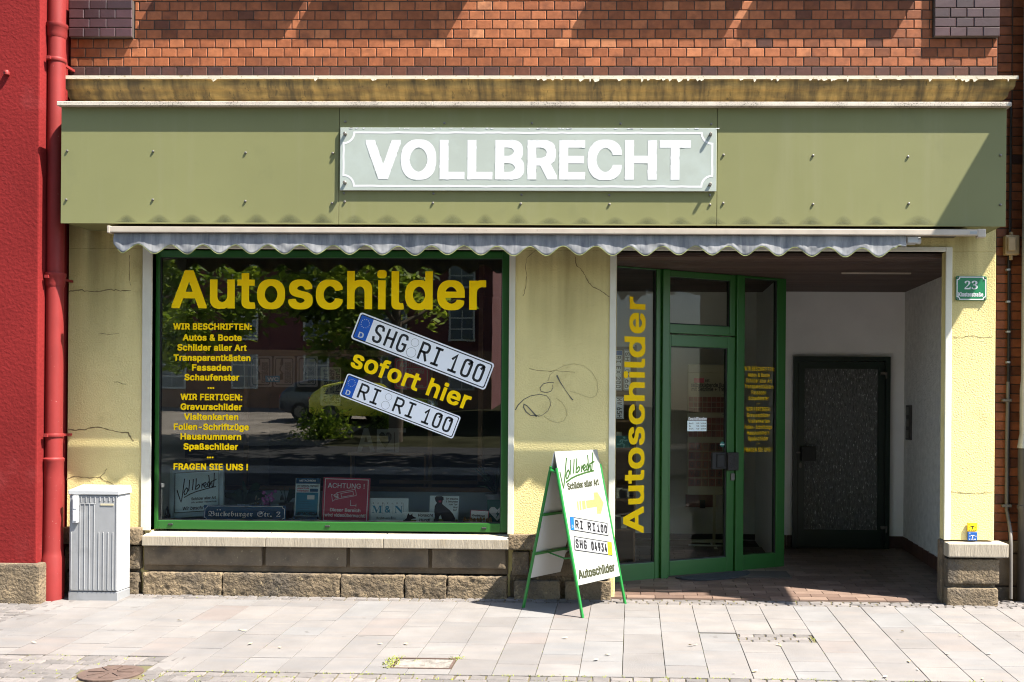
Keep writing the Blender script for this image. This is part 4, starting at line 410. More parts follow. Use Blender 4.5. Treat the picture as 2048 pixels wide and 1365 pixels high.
vl	189|100 -27 -28 4 -14 6 -15 11 -14 18 -7 22 -2 20 0 478 2 2 124 0 1 -2 0 -424 5 -18 6 -8 8 -3 36 0 2 -3 10 -48 0 -48 -4 -3 -28 -4
rl	189|126 -7 -28 4 -14 6 -15 11 -14 18 -7 22 -2 20 2 440 73 -2 0 -424 5 -18 6 -8 10 -4 35 0 11 -50 0 -8 -2 -3 -30 -4
vm	609|20 -25 0 429 126 0 12 4 22 3 74 0 24 -3 22 -7 22 -17 28 17 34 9 96 1 28 -5 20 -8 20 -12 14 -14 12 -18 10 -24 6 -44 0 -311 -127 1 0 256 -2 16 -8 24 -9 12 -8 7 -18 9 -19 -10 -15 -15 -7 -11 -8 -26 -1 -263 -127 1 -1 272 -8 25 -14 15 -18 11 -20 -10 -14 -14 -14 -25 -4 -18 -1 -256
rm	609|46 -5 0 389 72 0 2 -40 18 20 24 16 18 7 26 4 40 -2 30 -9 22 -18 12 -14 8 -15 26 29 12 9 20 10 34 9 44 1 28 -5 30 -14 24 -20 12 -18 8 -18 7 -36 1 -285 -75 1 0 256 -3 22 -8 20 -13 14 -17 11 -28 6 -26 -4 -22 -12 -20 -23 -9 -26 -1 -265 -75 1 0 262 -2 16 -7 18 -14 16 -14 10 -24 6 -26 -2 -26 -13 -19 -21 -10 -22 -4 -26 0 -244
vn	409|20 -25 0 429 124 0 2 -4 20 7 22 2 84 0 14 -1 26 -7 16 -7 15 -10 17 -18 14 -20 9 -22 5 -26 2 -26 0 -296 -127 0 0 238 -3 24 -7 24 -11 14 -18 17 -16 5 -26 -13 -14 -15 -10 -14 -10 -32 -1 -248
rn	409|46 -5 0 389 72 0 2 -43 24 26 24 12 24 8 22 2 46 -1 42 -14 16 -11 16 -17 14 -20 9 -22 5 -26 2 -26 0 -256 -75 0 0 238 -3 26 -7 22 -11 14 -18 16 -22 9 -30 2 -16 -4 -26 -15 -23 -26 -8 -20 -4 -28 0 -234
vo	415|170 -33 -30 3 -20 5 -36 16 -20 16 -24 25 -18 30 -12 32 -6 30 -3 34 2 84 8 44 11 28 18 30 24 25 19 15 27 15 30 8 28 2 96 -1 38 -8 30 -15 30 -25 14 -16 15 -26 12 -30 9 -38 2 -30 -1 -84 -8 -42 -12 -32 -17 -30 -24 -25 -20 -16 -28 -13 -30 -8 -30 -3|205 78 15 2 18 12 26 29 17 41 4 24 -4 26 -16 42 -11 14 -16 16 -18 12 -12 4 -12 -4 -16 -9 -19 -19 -20 -34 -10 -46 9 -44 11 -22 11 -16 15 -14 19 -12
ro	415|196 -13 -30 3 -20 5 -36 16 -20 16 -25 25 -15 26 -9 22 -11 44 -3 34 3 52 7 36 13 32 16 26 24 25 19 15 27 15 30 8 28 2 54 -2 30 -8 29 -15 29 -24 14 -16 15 -26 14 -36 7 -32 2 -30 -2 -56 -7 -30 -14 -36 -15 -26 -24 -26 -20 -15 -30 -14 -28 -7|203 52 21 2 22 6 18 12 16 16 11 14 9 20 7 22 5 38 -1 26 -4 24 -16 42 -11 14 -16 17 -20 12 -28 7 -24 -1 -22 -7 -19 -12 -15 -15 -22 -39 -6 -24 -5 -38 5 -40 6 -24 18 -33 18 -19 20 -12
vp	424|20 -168 0 572 124 0 2 -3 12 4 28 4 82 0 24 -2 22 -6 32 -15 16 -14 24 -26 16 -26 13 -36 6 -32 2 -30 -2 -98 -6 -30 -11 -34 -13 -24 -18 -22 -27 -23 -24 -13 -28 -9 -26 -2 -80 0 -28 4 -12 4 -1 -143|220 78 10 2 18 12 14 14 11 16 10 20 7 20 4 30 -4 24 -9 26 -9 18 -9 12 -15 14 -18 11 -10 3 -27 -14 -26 -28 -16 -40 -4 -32 4 -24 7 -22 12 -24 9 -12 15 -14 18 -10
rp	424|46 -148 0 532 72 0 2 -47 18 22 26 19 36 10 42 1 24 -2 28 -8 26 -13 40 -40 16 -26 13 -36 6 -32 2 -30 -2 -58 -6 -30 -14 -40 -13 -23 -23 -25 -31 -22 -40 -15 -54 -2 -32 5 -18 8 -21 14 -21 24 -1 -186|211 54 25 0 20 6 17 12 15 14 11 16 10 20 7 20 4 24 1 30 -4 34 -17 46 -11 16 -19 16 -14 9 -28 7 -24 -1 -20 -6 -17 -11 -15 -14 -11 -14 -9 -20 -7 -20 -4 -26 -1 -30 4 -34 8 -28 10 -20 11 -16 15 -14 18 -10
vr	259|20 -25 0 429 124 0 14 4 18 2 100 -1 0 -111 -64 -1 -18 -6 -16 -11 -12 -12 -7 -8 -8 -18 -4 -24 0 -242
rr	259|46 -5 0 389 72 0 2 -36 24 24 28 13 30 5 48 -1 0 -71 -48 2 -34 -9 -16 -11 -12 -12 -7 -8 -8 -18 -4 -24 0 -242
vs	365|138 -33 -34 4 -26 7 -29 16 -22 22 -14 20 -6 14 -4 18 0 50 57 14 66 0 7 -18 10 -16 13 -13 26 -10 12 3 18 9 13 13 2 4 -9 10 -18 10 -86 21 -36 13 -20 9 -21 19 -13 18 -8 26 -2 16 0 56 2 20 6 18 10 18 18 17 12 10 22 11 22 8 36 5 90 0 36 -5 18 -6 26 -16 19 -16 11 -16 10 -18 5 -16 0 -50 -55 -14 -66 0 -16 28 -12 13 -20 10 -8 -2 -15 -9 -15 -16 10 -10 18 -10 116 -31 26 -13 22 -20 12 -16 8 -26 2 -16 0 -56 -2 -20 -6 -18 -19 -28 -23 -19 -22 -13 -22 -7 -26 -5
rs	365|164 -13 -34 4 -20 5 -24 11 -15 11 -28 30 -10 22 -4 18 0 10 57 14 14 0 8 -20 9 -14 13 -13 36 -13 26 -1 28 7 18 9 13 13 9 22 -4 18 -12 14 -18 10 -86 21 -30 10 -26 12 -15 13 -18 22 -8 22 -3 22 1 28 7 26 10 18 30 27 32 15 34 8 66 0 40 -10 34 -22 12 -11 18 -29 7 -20 0 -10 -55 -14 -14 0 -15 28 -13 13 -30 13 -24 1 -26 -6 -16 -9 -14 -14 -6 -10 -1 -20 6 -12 21 -17 34 -11 84 -21 33 -15 21 -20 12 -16 8 -26 2 -16 -1 -28 -7 -26 -11 -18 -17 -18 -18 -14 -18 -10 -48 -12
vt	227|130 -29 -26 3 -24 8 -20 13 -17 23 -8 20 -3 26 0 236 -2 2 -56 0 -1 2 0 98 1 2 58 0 0 90 2 2 124 0 1 -92 77 0 1 -2 0 -100 -77 0 -1 -2 0 -182 4 -24 13 -14 59 -2 11 -50 0 -50 -2 -2 -18 -4 -14 -1
rt	227|156 -9 -26 3 -24 8 -20 13 -17 23 -8 20 -3 26 0 236 -59 4 0 60 59 0 2 92 73 0 1 -92 77 -2 -1 -60 -77 -2 0 -222 3 -20 10 -14 16 -8 46 3 12 -51 0 -10 -2 -2 -18 -4
vu	410|144 -30 -42 7 -20 9 -16 10 -16 17 -14 21 -10 26 -5 24 -1 16 0 304 127 0 0 -240 2 -22 7 -22 13 -18 17 -16 16 -6 26 14 12 13 12 19 10 30 1 248 127 0 0 -428 -124 -1 -2 4 -22 -7 -22 -2
ru	410|170 -10 -42 7 -20 9 -16 10 -16 17 -14 21 -10 26 -6 40 0 264 75 0 0 -240 2 -22 12 -30 8 -10 17 -16 22 -8 30 -2 30 11 12 7 12 12 12 20 10 30 1 248 75 0 0 -388 -72 -1 -2 44 -25 -27 -23 -12 -26 -8
vv	389|130 -25 -145 375 -1 54 134 -1 76 -212 78 212 132 1 0 -50 -2 -6 -142 -372 -2 -1
rv	389|156 -5 -142 367 -4 12 0 10 82 -2 104 -292 24 80 77 212 81 2 -2 -16 -142 -372
vz	380|10 -25 -1 97 173 224 -166 2 -1 106 351 0 0 -98 -171 -224 1 -1 176 0 0 -105
rz	380|36 -5 -1 57 203 262 -196 4 -1 66 299 0 0 -58 -201 -264 205 -1 2 -65
vß	441|226 -32 -48 7 -22 7 -2 -7 -126 0 -1 1 0 416 4 42 13 38 25 32 25 19 12 5 20 8 36 5 72 0 40 -6 18 -6 22 -11 31 -30 11 -20 7 -22 2 -22 -1 -74 -2 -14 -6 -14 -14 -26 -17 -22 11 -13 69 -57 19 -26 7 -16 4 -16 1 -74 -2 -18 -6 -22 -10 -16 -14 -16 -12 -10 -20 -10 -24 -7 -40 -5|262 80 12 1 14 8 12 12 2 5 -4 6 -30 29 -38 29 -19 18 -17 30 -4 22 0 72 7 20 32 42 6 12 -6 18 -7 8 -10 8 -14 7 -10 -5 -16 -14 -9 -16 -6 -24 -2 -24 0 -244 1 -1 64 0 30 -16
rß	441|252 -12 -52 8 -42 19 0 13 21 50 15 1 30 -16 14 -4 26 -4 16 1 20 5 16 9 13 16 5 22 -4 14 -6 10 -30 29 -38 29 -20 19 -15 25 -5 26 0 30 2 10 5 12 34 46 5 10 2 18 -3 22 -6 16 -7 8 -22 15 -22 6 -24 -2 -18 -8 -8 -8 -17 -23 -6 -24 -2 -24 0 -368 -76 0 0 376 4 42 12 36 21 30 30 23 38 14 30 4 20 0 40 -6 40 -17 31 -30 11 -20 7 -22 2 -22 -1 -34 -8 -28 -14 -26 -18 -24 -5 -16 1 -10 4 -12 12 -13 60 -49 20 -21 12 -21 7 -24 1 -34 -6 -36 -11 -20 -15 -16 -12 -10 -38 -16 -34 -5
vä	389|122 -34 -36 5 -28 10 -16 9 -8 8 -19 22 -12 24 -4 14 -2 20 0 58 6 36 7 15 20 21 30 18 36 11 126 18 10 5 5 6 -5 10 -13 14 -13 8 -12 3 -24 -10 -12 -8 -14 -15 -12 -19 -66 0 -58 17 0 50 10 22 11 16 19 19 24 16 30 12 22 5 28 3 78 0 42 -5 30 -9 28 -17 14 -16 18 -32 6 -26 2 -22 0 -306 -126 -1 -16 -5 -32 -4|168 76 10 0 32 18 20 24 11 28 -27 -2 -44 -9 -26 -14 -13 -15 1 -4 16 -18|80 418 -16 5 -14 13 -6 18 1 66 9 14 12 10 14 4 80 -1 16 -8 14 -19 3 8 9 11 16 8 80 1 12 -3 11 -7 10 -14 3 -12 -1 -64 -8 -16 -15 -11 -12 -3 -80 1 -12 5 -12 13 -6 9 -4 -9 -12 -13 -10 -5
rä	389|148 -14 -36 5 -24 8 -20 12 -26 28 -11 19 -7 28 -1 30 6 36 7 15 20 21 30 18 32 10 124 18 16 6 7 6 3 12 -4 26 -10 16 -16 14 -20 9 -22 3 -26 -4 -26 -11 -26 -23 -12 -19 -14 0 -56 16 -2 3 0 8 10 22 11 16 20 20 33 20 36 11 34 4 26 0 56 -8 20 -8 24 -15 8 -8 17 -24 11 -32 4 -32 0 -266 -74 -1 0 38 -20 -21 -28 -16 -32 -8|160 52 18 -1 26 5 26 13 16 15 14 22 7 20 2 14 -1 38 -124 -23 -26 -13 -9 -10 -5 -6 -5 -22 4 -18 6 -10 21 -16|106 438 -17 6 -16 18 -3 12 0 18 3 12 11 15 16 8 28 1 16 -4 10 -9 9 -15 2 -24 -4 -14 -6 -10 -11 -10 -16 -4|250 438 -16 5 -15 15 -5 16 1 26 9 14 12 10 14 4 30 -1 16 -9 9 -14 3 -12 -1 -26 -8 -14 -15 -11 -12 -3
vü	410|144 -30 -42 7 -20 9 -16 10 -16 17 -14 21 -10 26 -5 24 -1 16 0 304 127 0 0 -240 2 -22 7 -22 13 -18 17 -16 16 -6 26 14 12 13 12 19 10 30 1 248 127 0 0 -428 -124 -1 -2 4 -22 -7 -22 -2|96 418 -16 5 -11 9 -6 10 -3 12 1 66 9 16 12 8 14 4 80 -1 18 -9 12 -18 10 18 16 9 82 1 16 -5 11 -9 6 -10 3 -12 -1 -64 -5 -11 -16 -15 -14 -4 -80 1 -16 9 -14 18 -3 -8 -9 -11 -14 -8
rü	410|170 -10 -42 7 -20 9 -16 10 -16 17 -14 21 -10 26 -6 40 0 264 75 0 0 -240 2 -22 12 -30 8 -10 17 -16 22 -8 30 -2 30 11 12 7 12 12 12 20 10 30 1 248 75 0 0 -388 -72 -1 -2 44 -25 -27 -23 -12 -26 -8|122 438 -16 5 -15 15 -5 16 1 26 9 16 12 8 14 4 30 -1 16 -9 9 -14 3 -12 -1 -26 -8 -14 -15 -11 -12 -3|266 438 -16 5 -15 15 -6 18 2 24 9 16 18 11 30 1 10 -2 12 -7 11 -15 3 -12 -1 -26 -5 -10 -16 -14 -14 -4
fB	574|268 -15 -20 3 -18 5 -114 61 -26 8 -14 -3 -8 -9 -2 -10 9 -26 -1 -2 -24 -10 -14 22 -8 22 -3 20 2 18 9 16 12 14 16 11 20 7 44 9 22 7 26 12 22 15 19 19 8 10 17 34 7 28 2 44 -5 30 -10 26 -9 16 -25 25 -20 10 -14 5 -28 2 -24 -5 -14 -6 -14 -9 -19 -22 -7 -14 -4 -14 -2 -18 12 -46 38 -38 62 -19 2 -3 -6 -25 -42 9 -34 16 -22 19 -24 33 -11 30 -4 36 2 32 5 22 10 24 12 20 22 24 20 14 18 8 24 7 22 2 22 -1 32 -7 24 -11 22 -14 20 -20 14 -18 114 55 30 19 14 -22 -9 -14 6 -20 15 -26 16 -24 14 -14 12 -5 16 4 14 -21 -90 -56 28 -11 22 -16 20 -22 15 -25 10 -28 2 -18 1 -18 -4 -32 -13 -32 -19 -24 -30 -28 -36 -23 -42 -17 -48 -15 -42 -9|373 42 17 0 12 4 15 8 8 8 10 14 12 26 5 30 -1 22 -4 22 -9 20 -12 16 -14 15 -10 8 -16 8 -18 5 -12 1 -22 -1 -18 -5 -22 -47 -17 -18 -11 -9 -34 -17 -56 -22 40 -18 98 -54 34 -13|324 278 2 0 52 26 28 16 22 16 -7 22 -19 32 -20 26 -16 16 -30 -13 -26 -15 11 -30 6 -34 1 -24
fS	565|290 -15 -46 4 -44 9 -44 18 -38 25 -32 31 -23 30 -19 44 -9 42 -4 44 2 34 6 30 12 36 10 22 17 27 18 23 28 28 22 18 28 16 48 21 52 12 34 3 24 -2 28 -10 42 -23 50 -33 20 -7 19 7 6 6 2 6 -1 10 -3 6 -10 10 -2 4 -1 10 2 6 8 7 6 2 8 1 8 -2 12 -9 6 -15 1 -10 -7 -26 -14 -18 -18 -17 -34 -20 -34 -14 -28 -6 -12 3 -16 7 -80 50 -34 12 -26 2 -26 -3 -22 -5 -26 -12 -26 -23 -24 -32 -10 -26 -3 -14 -4 -46 2 -24 5 -24 10 -28 12 -22 23 -30 25 -26 22 -18 28 -17 22 -10 34 -12 28 -5 24 -2 34 2 28 6 18 7 32 18 28 26 11 15 8 16 5 24 -2 30 -7 20 -10 14 -14 14 -19 7 -24 2 -34 -8 -116 -59 -18 -4 -16 5 -20 18 -40 40 -20 31 -6 16 -3 22 1 22 11 24 19 20 14 10 26 8 20 1 28 -5 18 -10 22 -22 12 -18 -24 -16 -20 24 -18 13 -28 4 -10 -1 -14 -5 -10 -7 -10 -12 -6 -10 -1 -18 1 -10 6 -11 9 -9 13 -7 22 -5 26 3 30 12 58 33 24 9 24 4 18 -3 22 -8 34 -22 26 -27 13 -17 10 -20 7 -18 5 -30 1 -20 -3 -32 -10 -34 -7 -14 -9 -16 -19 -24 -29 -28 -33 -20 -36 -14 -34 -8
fu	361|108 -15 -16 7 2 8 -6 4 -53 24 0 18 13 6 8 10 1 6 1 164 -1 12 -4 12 -7 8 -16 -14 -14 14 70 78 15 -12 -2 -8 24 -20 10 -18 4 -24 0 -168 2 -16 1 -6 6 -7 4 -3 8 -1 12 5 17 14 23 22 0 152 -2 14 -9 10 -11 4 0 20 20 8 12 8 14 15 6 11 18 0 6 -11 15 -15 32 -18 0 -18 -11 -6 -9 -10 -2 -16 0 -162 2 -16 7 -6 10 1 22 20 16 -13 -78 -86 -16 8 2 9 -31 19 -8 10 -4 12 -1 27
fc	257|124 -15 -15 11 8 12 -24 14 -25 21 -22 29 -4 10 -3 18 0 128 2 18 1 6 4 6 13 14 91 67 14 3 18 -7 36 -25 14 8 14 -14 -46 -46 -14 -8 -6 2 -54 40 -4 -4 -4 -12 0 -150 3 -24 3 -6 14 -13 18 -11 14 -5 16 3 12 7 26 19 12 -14
fk	313|80 -15 -7 11 -16 16 -11 7 -21 9 0 18 11 4 6 8 5 22 0 326 -3 26 -10 20 16 13 12 -11 11 -22 9 -24 7 20 12 20 18 18 19 14 22 7 24 3 1 -2 0 -18 -21 -4 -14 -6 -13 -14 -7 -16 -4 -18 -1 -14 0 -126 119 71 12 -11 -3 -12 25 -60 0 -20 -10 -13 -42 -33 21 -22 13 -30 11 -50 5 -14 10 -11 12 11 14 -14 -51 -54 -25 -24 -2 0 -14 10 8 10 -12 13 -9 15 -11 60 -7 16 -7 16 -22 24 -35 -22 0 -44 3 -10 8 -7 8 -3 16 14 15 -16 -76 -76|125 158 63 41 16 15 2 10 -1 14 -21 40 -59 -36
fe	279|154 -15 -16 7 2 8 -2 3 -30 12 -28 17 -18 18 -14 24 -7 22 -2 20 0 114 4 18 16 16 115 78 14 0 3 -2 62 -94 5 -12 -11 -12 -127 -95 -2 -3 1 -10 9 -18 8 -8 20 -12 14 -5 24 0 16 4 32 23 14 -14|118 156 64 46 7 8 -49 78 -16 -12 -5 -14
fb	308|138 -15 -12 12 -30 15 -38 14 -26 5 -2 3 0 18 8 6 4 6 3 26 0 314 -5 30 -8 18 16 13 13 -13 10 -20 9 -24 7 20 12 20 18 18 19 14 22 7 24 3 1 -2 0 -18 -21 -4 -16 -7 -11 -11 -7 -16 -4 -30 0 -112 4 1 90 49 4 1 10 -19 -7 -4 0 -4 13 -24 28 -42 20 -40 6 -24 1 -14 -5 -30 -20 -32 -11 -14 -32 -38 -69 -70|182 52 11 4 8 10 12 30 5 44 -6 28 -16 40 -40 72 -32 -20 0 -184 2 -2 26 -12
fr	250|130 -15 -16 9 7 12 -9 9 -28 13 -44 14 0 20 11 12 4 20 -1 148 -5 16 -7 7 -14 -12 -14 13 70 76 14 -12 -2 -8 20 -15 6 -7 8 -14 4 -30 2 -1 37 61 9 26 18 0 2 -2 9 -20 11 -14 18 -16 0 -24 -14 -12 -5 -8 -12 -30 -3 -2 -18 0 -4 18 -8 18 -10 12 -5 -4 -27 -44 0 -108 4 -17 20 -12 18 -7 6 -2 12 5 18 16 14 -15
fg	319|140 -134 -30 3 -26 7 -30 16 -19 18 -12 18 -8 28 63 1 9 -37 23 -22 46 -7 10 1 24 10 19 16 9 14 8 18 3 16 -1 10 -26 60 -7 22 -4 22 -107 -88 -18 6 0 2 5 10 0 10 -36 56 -11 24 -6 24 -2 30 6 38 12 28 20 28 36 37 65 57 21 0 11 -12 17 -11 30 -12 51 -17 0 -20 -12 -22 -6 -20 -4 -70 2 -34 3 -20 9 -32 17 -34 0 -36 -7 -32 -11 -28 -14 -22 -20 -20 -18 -13 -26 -13 -30 -6|138 80 8 -1 8 3 32 24 -2 44 2 28 5 30 8 32 -51 24 -24 16 -20 -24 -9 -22 -4 -18 -2 -46 4 -28 12 -32 7 -10 16 -16
ft	216|122 -15 -18 11 8 8 0 3 -50 22 -25 7 0 18 10 8 4 10 1 10 0 182 -2 2 -28 0 -1 18 27 22 22 22 12 16 16 26 16 44 22 0 2 -4 -5 -38 -2 -58 77 -1 1 -45 -1 -2 -77 0 0 -182 43 -20 6 2 18 14 14 -14
sM	634|14 0 0 17 36 7 13 10 7 10 4 14 1 12 0 328 -4 18 -9 11 -8 5 -38 7 0 16 170 -1 130 -311 132 311 169 0 -1 -15 -18 -3 -14 -5 -12 -10 -6 -9 -5 -14 -1 -12 0 -308 2 -24 7 -20 7 -8 18 -7 22 -2 0 -17 -220 0 0 17 40 9 10 10 7 18 2 22 -1 320 -162 -388 -6 -8 -17 2 -163 384 -1 -310 2 -20 5 -16 10 -12 12 -6 34 -5 1 -15 -1 -2
sN	494|404 -11 -296 359 0 -292 4 -14 8 -12 12 -7 34 -6 1 -15 -1 -2 -148 0 0 17 28 3 10 4 10 8 8 18 2 22 0 316 -40 45 -18 7 0 15 138 -1 234 -283 1 213 -2 20 -4 12 -9 11 -10 5 -34 7 -1 15 1 1 148 -1 0 -15 -34 -6 -12 -7 -7 -12 -4 -16 -1 -408 -2 -1
sR	473|16 0 0 17 36 7 12 10 6 12 5 30 0 306 -2 16 -4 16 -9 12 -10 6 -12 4 -22 3 0 15 210 1 54 -3 52 -11 36 -15 22 -19 6 -5 16 -30 5 -36 -11 -52 -36 -37 -54 -23 116 -175 26 -27 20 -6 2 -16 -142 0 -136 210 -2 2 -16 0 -2 -2 0 -138 4 -26 7 -12 11 -10 38 -7 0 -17|182 234 52 2 26 8 18 13 15 21 8 26 3 28 -8 52 -2 6 -28 32 -48 9 -22 -4 -11 -13 -3 -22
se	301|148 -10 -20 2 -14 4 -30 14 -14 12 -20 22 -14 26 -9 24 -6 30 -2 38 2 26 8 30 8 20 11 20 13 16 25 24 22 11 24 7 28 2 34 -4 28 -12 28 -24 18 -26 11 -34 4 -50 -1 -2 -164 0 9 -70 27 -40 44 -14 28 5 20 14 24 25 14 -14 -38 -46 -40 -27 -50 -9|116 192 85 0 0 50 -2 14 -6 22 -9 12 -8 5 -14 2 -27 -13 -14 -30 -5 -48
sc	294|150 -10 -20 2 -24 8 -36 24 -19 20 -14 26 -10 26 -6 24 -2 34 3 28 6 26 12 30 16 24 20 20 19 14 25 13 26 8 24 2 34 -2 28 -8 19 -11 13 -14 11 -24 2 -20 -2 -10 -9 -14 -8 -7 -6 -3 -16 -2 -20 4 -15 16 -5 26 1 22 -2 12 -9 9 -16 4 -31 -11 -21 -38 -6 -58 3 -48 7 -34 16 -34 19 -20 21 -12 24 -4 26 4 22 11 20 19 14 -12 -37 -40 -35 -19 -12 -4
sh	381|18 0 0 16 12 1 10 5 8 8 4 12 0 370 -4 14 -6 8 -23 6 0 14 1 1 126 0 2 -1 0 -184 2 -1 26 27 28 16 36 6 52 -12 28 -34 10 -58 1 -172 3 -12 8 -8 10 -5 11 -1 0 -14 -1 -2 -160 0 0 16 22 6 8 12 3 20 0 170 -2 18 -4 16 -7 8 -6 4 -14 1 -20 -4 -16 -10 -18 -23 0 -192 5 -14 5 -6 10 -5 12 -1 0 -16
st	228|118 -9 -20 2 -18 6 -16 13 -8 14 -3 8 -3 12 -2 20 0 212 -2 1 -26 0 0 21 67 68 21 24 20 30 14 2 2 -2 0 -112 62 0 2 -2 0 -29 -62 0 -2 -1 0 -200 3 -20 2 -8 7 -6 12 -4 16 5 10 10 12 19 16 -8 -24 -42 -32 -24 -40 -9
ss	288|146 -10 -34 6 -28 11 -10 2 -10 -2 -5 -3 -9 -13 -14 1 0 113 17 -1 8 -26 11 -22 25 -26 23 -13 26 -2 12 1 10 4 18 14 5 12 1 8 -4 22 -14 17 -18 12 -72 37 -14 11 -16 17 -10 16 -5 16 -2 20 3 26 9 22 17 22 20 14 22 9 36 4 22 -3 50 -11 6 2 8 12 12 0 2 -1 0 -96 -16 0 -7 20 -13 21 -16 17 -10 8 -10 4 -20 4 -16 -1 -12 -3 -10 -9 -8 -13 0 -20 3 -10 4 -6 9 -8 12 -8 78 -40 14 -10 14 -16 9 -14 6 -20 2 -26 -3 -28 -10 -26 -14 -18 -24 -18 -12 -5 -20 -5
sa	344|252 -10 -27 6 -17 14 -8 24 -32 -23 -32 -14 -38 -6 -24 3 -20 6 -12 9 -13 17 -7 16 -2 22 5 28 13 22 8 7 16 15 38 20 40 16 50 15 9 5 0 52 -6 28 -5 8 -10 10 -28 6 -28 -3 -14 -9 -4 -10 16 -28 3 -12 -5 -22 -10 -11 -14 -8 -12 -2 -18 1 -10 4 -6 5 -10 11 -4 10 -1 16 2 14 5 14 7 10 14 14 15 10 38 14 20 3 34 1 38 -3 34 -8 22 -14 18 -21 10 -28 3 -30 0 -156 2 -18 4 -4 5 -2 16 8 8 -14 -21 -20 -13 -8 -16 -7|149 34 25 7 10 7 15 14 -1 106 -42 -16 -29 -28 -9 -40 4 -28 11 -16
sn	381|18 0 0 16 12 1 10 5 8 8 4 12 0 224 -5 16 -5 6 -10 5 -13 1 0 16 127 0 2 -2 0 -39 28 27 30 17 38 5 48 -13 29 -33 8 -52 1 -168 2 -16 4 -8 6 -7 10 -4 11 -1 0 -16 -161 0 0 16 22 6 8 12 3 20 0 170 -2 18 -4 16 -7 8 -6 4 -14 1 -20 -4 -16 -10 -18 -23 0 -192 5 -14 5 -6 10 -5 12 -1 0 -16
sw	435|122 -10 -104 274 -13 22 -7 5 -9 3 1 16 148 0 0 -16 -18 -6 -5 -6 -1 -6 8 -30 44 -118 45 108 -10 30 -10 20 -5 6 -18 4 0 14 154 0 1 -16 -15 -3 -8 -5 -4 -10 0 -8 40 -125 45 109 6 22 -2 10 -5 5 -24 7 0 14 89 0 0 -14 -13 -5 -6 -5 -15 -30 -107 -266 -14 0 -2 2 -66 203 -81 -203 -3 -2
sl	200|18 0 0 16 22 6 9 10 3 10 0 370 -4 16 -4 5 -10 5 -14 2 0 14 2 1 124 0 2 -1 0 -402 5 -24 9 -8 18 -4 0 -14 -2 -2
s0	376|184 -7 -36 4 -36 13 -19 12 -12 12 -11 13 -19 29 -13 38 -9 42 -4 34 -2 62 6 74 9 42 12 36 20 30 23 24 25 15 32 10 44 3 32 -3 32 -10 24 -16 25 -27 16 -26 12 -30 9 -36 7 -48 2 -60 -2 -40 -6 -40 -8 -38 -14 -34 -19 -32 -23 -24 -25 -15 -30 -10|186 38 24 5 18 19 9 28 6 40 5 82 -1 92 -4 46 -6 40 -9 28 -10 12 -10 8 -18 5 -24 -7 -16 -16 -9 -24 -10 -54 -4 -74 1 -92 4 -46 7 -40 12 -30 15 -17
s1	376|66 0 0 36 66 1 8 3 6 6 7 18 1 350 -8 -6 -40 -45 -18 -12 -12 -4 -20 0 -9 5 -8 8 -6 8 -4 12 -1 16 44 15 22 10 20 13 64 48 76 0 1 -416 5 -18 8 -8 8 -3 66 -1 1 -36
s2	376|24 0 0 70 98 100 47 52 18 22 13 22 17 38 5 22 4 36 -1 34 -5 18 -8 14 -10 9 -12 6 -14 2 -18 -2 -6 -1 -14 -9 -13 -19 -8 -26 -5 -58 -24 1 -18 4 -20 9 -14 14 -7 16 -3 24 2 14 5 12 11 18 14 14 28 16 28 9 28 4 38 1 40 -3 38 -10 31 -17 20 -20 14 -28 5 -32 -1 -18 -3 -16 -10 -26 -24 -36 -46 -54 -155 -152 169 1 12 4 18 15 10 20 8 27 38 0 1 -1 0 -16 -4 -124
s3	376|156 -7 -54 5 -24 8 -30 15 -16 16 -9 15 -4 16 1 16 5 18 12 12 21 10 16 2 3 -8 1 -18 8 -22 11 -14 8 -6 13 -9 16 -6 30 -3 26 5 22 12 18 21 7 20 3 16 1 28 -4 24 -8 18 -11 14 -24 18 -24 8 -30 3 -44 0 -1 1 1 41 46 0 24 3 22 9 18 17 10 18 7 24 2 32 -5 34 -10 20 -11 10 -13 7 -22 2 -10 -1 -10 -4 -14 -13 -9 -17 -5 -18 -4 -44 -2 -7 -24 2 -20 4 -20 9 -12 12 -3 4 -5 14 -2 16 4 22 12 18 22 19 28 14 38 8 40 3 50 -3 38 -9 30 -16 24 -23 13 -25 5 -36 -4 -26 -9 -26 -15 -18 -22 -20 -24 -17 -27 -11 33 -9 24 -11 24 -16 18 -18 10 -18 6 -20 3 -24 -2 -28 -7 -28 -16 -30 -18 -19 -14 -10 -18 -11 -38 -13 -44 -7
s4	376|122 0 0 36 24 0 22 3 12 5 9 10 4 10 2 16 0 44 -185 1 -1 1 0 40 189 312 2 2 92 0 1 -310 1 -1 68 0 1 -1 -1 -43 -69 -1 1 -52 5 -18 9 -10 16 -6 33 -2 0 -36|57 170 138 0 0 148 3 96 -37 -72
s5	376|158 -7 -54 6 -20 6 -18 9 -14 9 -12 13 -12 26 0 22 6 18 18 14 14 4 14 1 4 -27 8 -22 18 -19 12 -7 14 -4 16 -2 18 1 26 9 10 7 10 11 11 16 9 36 1 32 -2 20 -9 32 -12 18 -18 14 -24 8 -30 3 -40 -4 -30 -8 -32 13 22 230 2 2 250 0 2 -2 1 -20 1 -101 -36 0 -14 41 -6 5 -6 2 -150 1 -1 -2 -11 -123 32 7 46 3 44 -4 42 -11 34 -20 26 -26 18 -44 4 -44 -6 -44 -10 -24 -22 -30 -28 -23 -30 -14 -18 -6 -26 -5
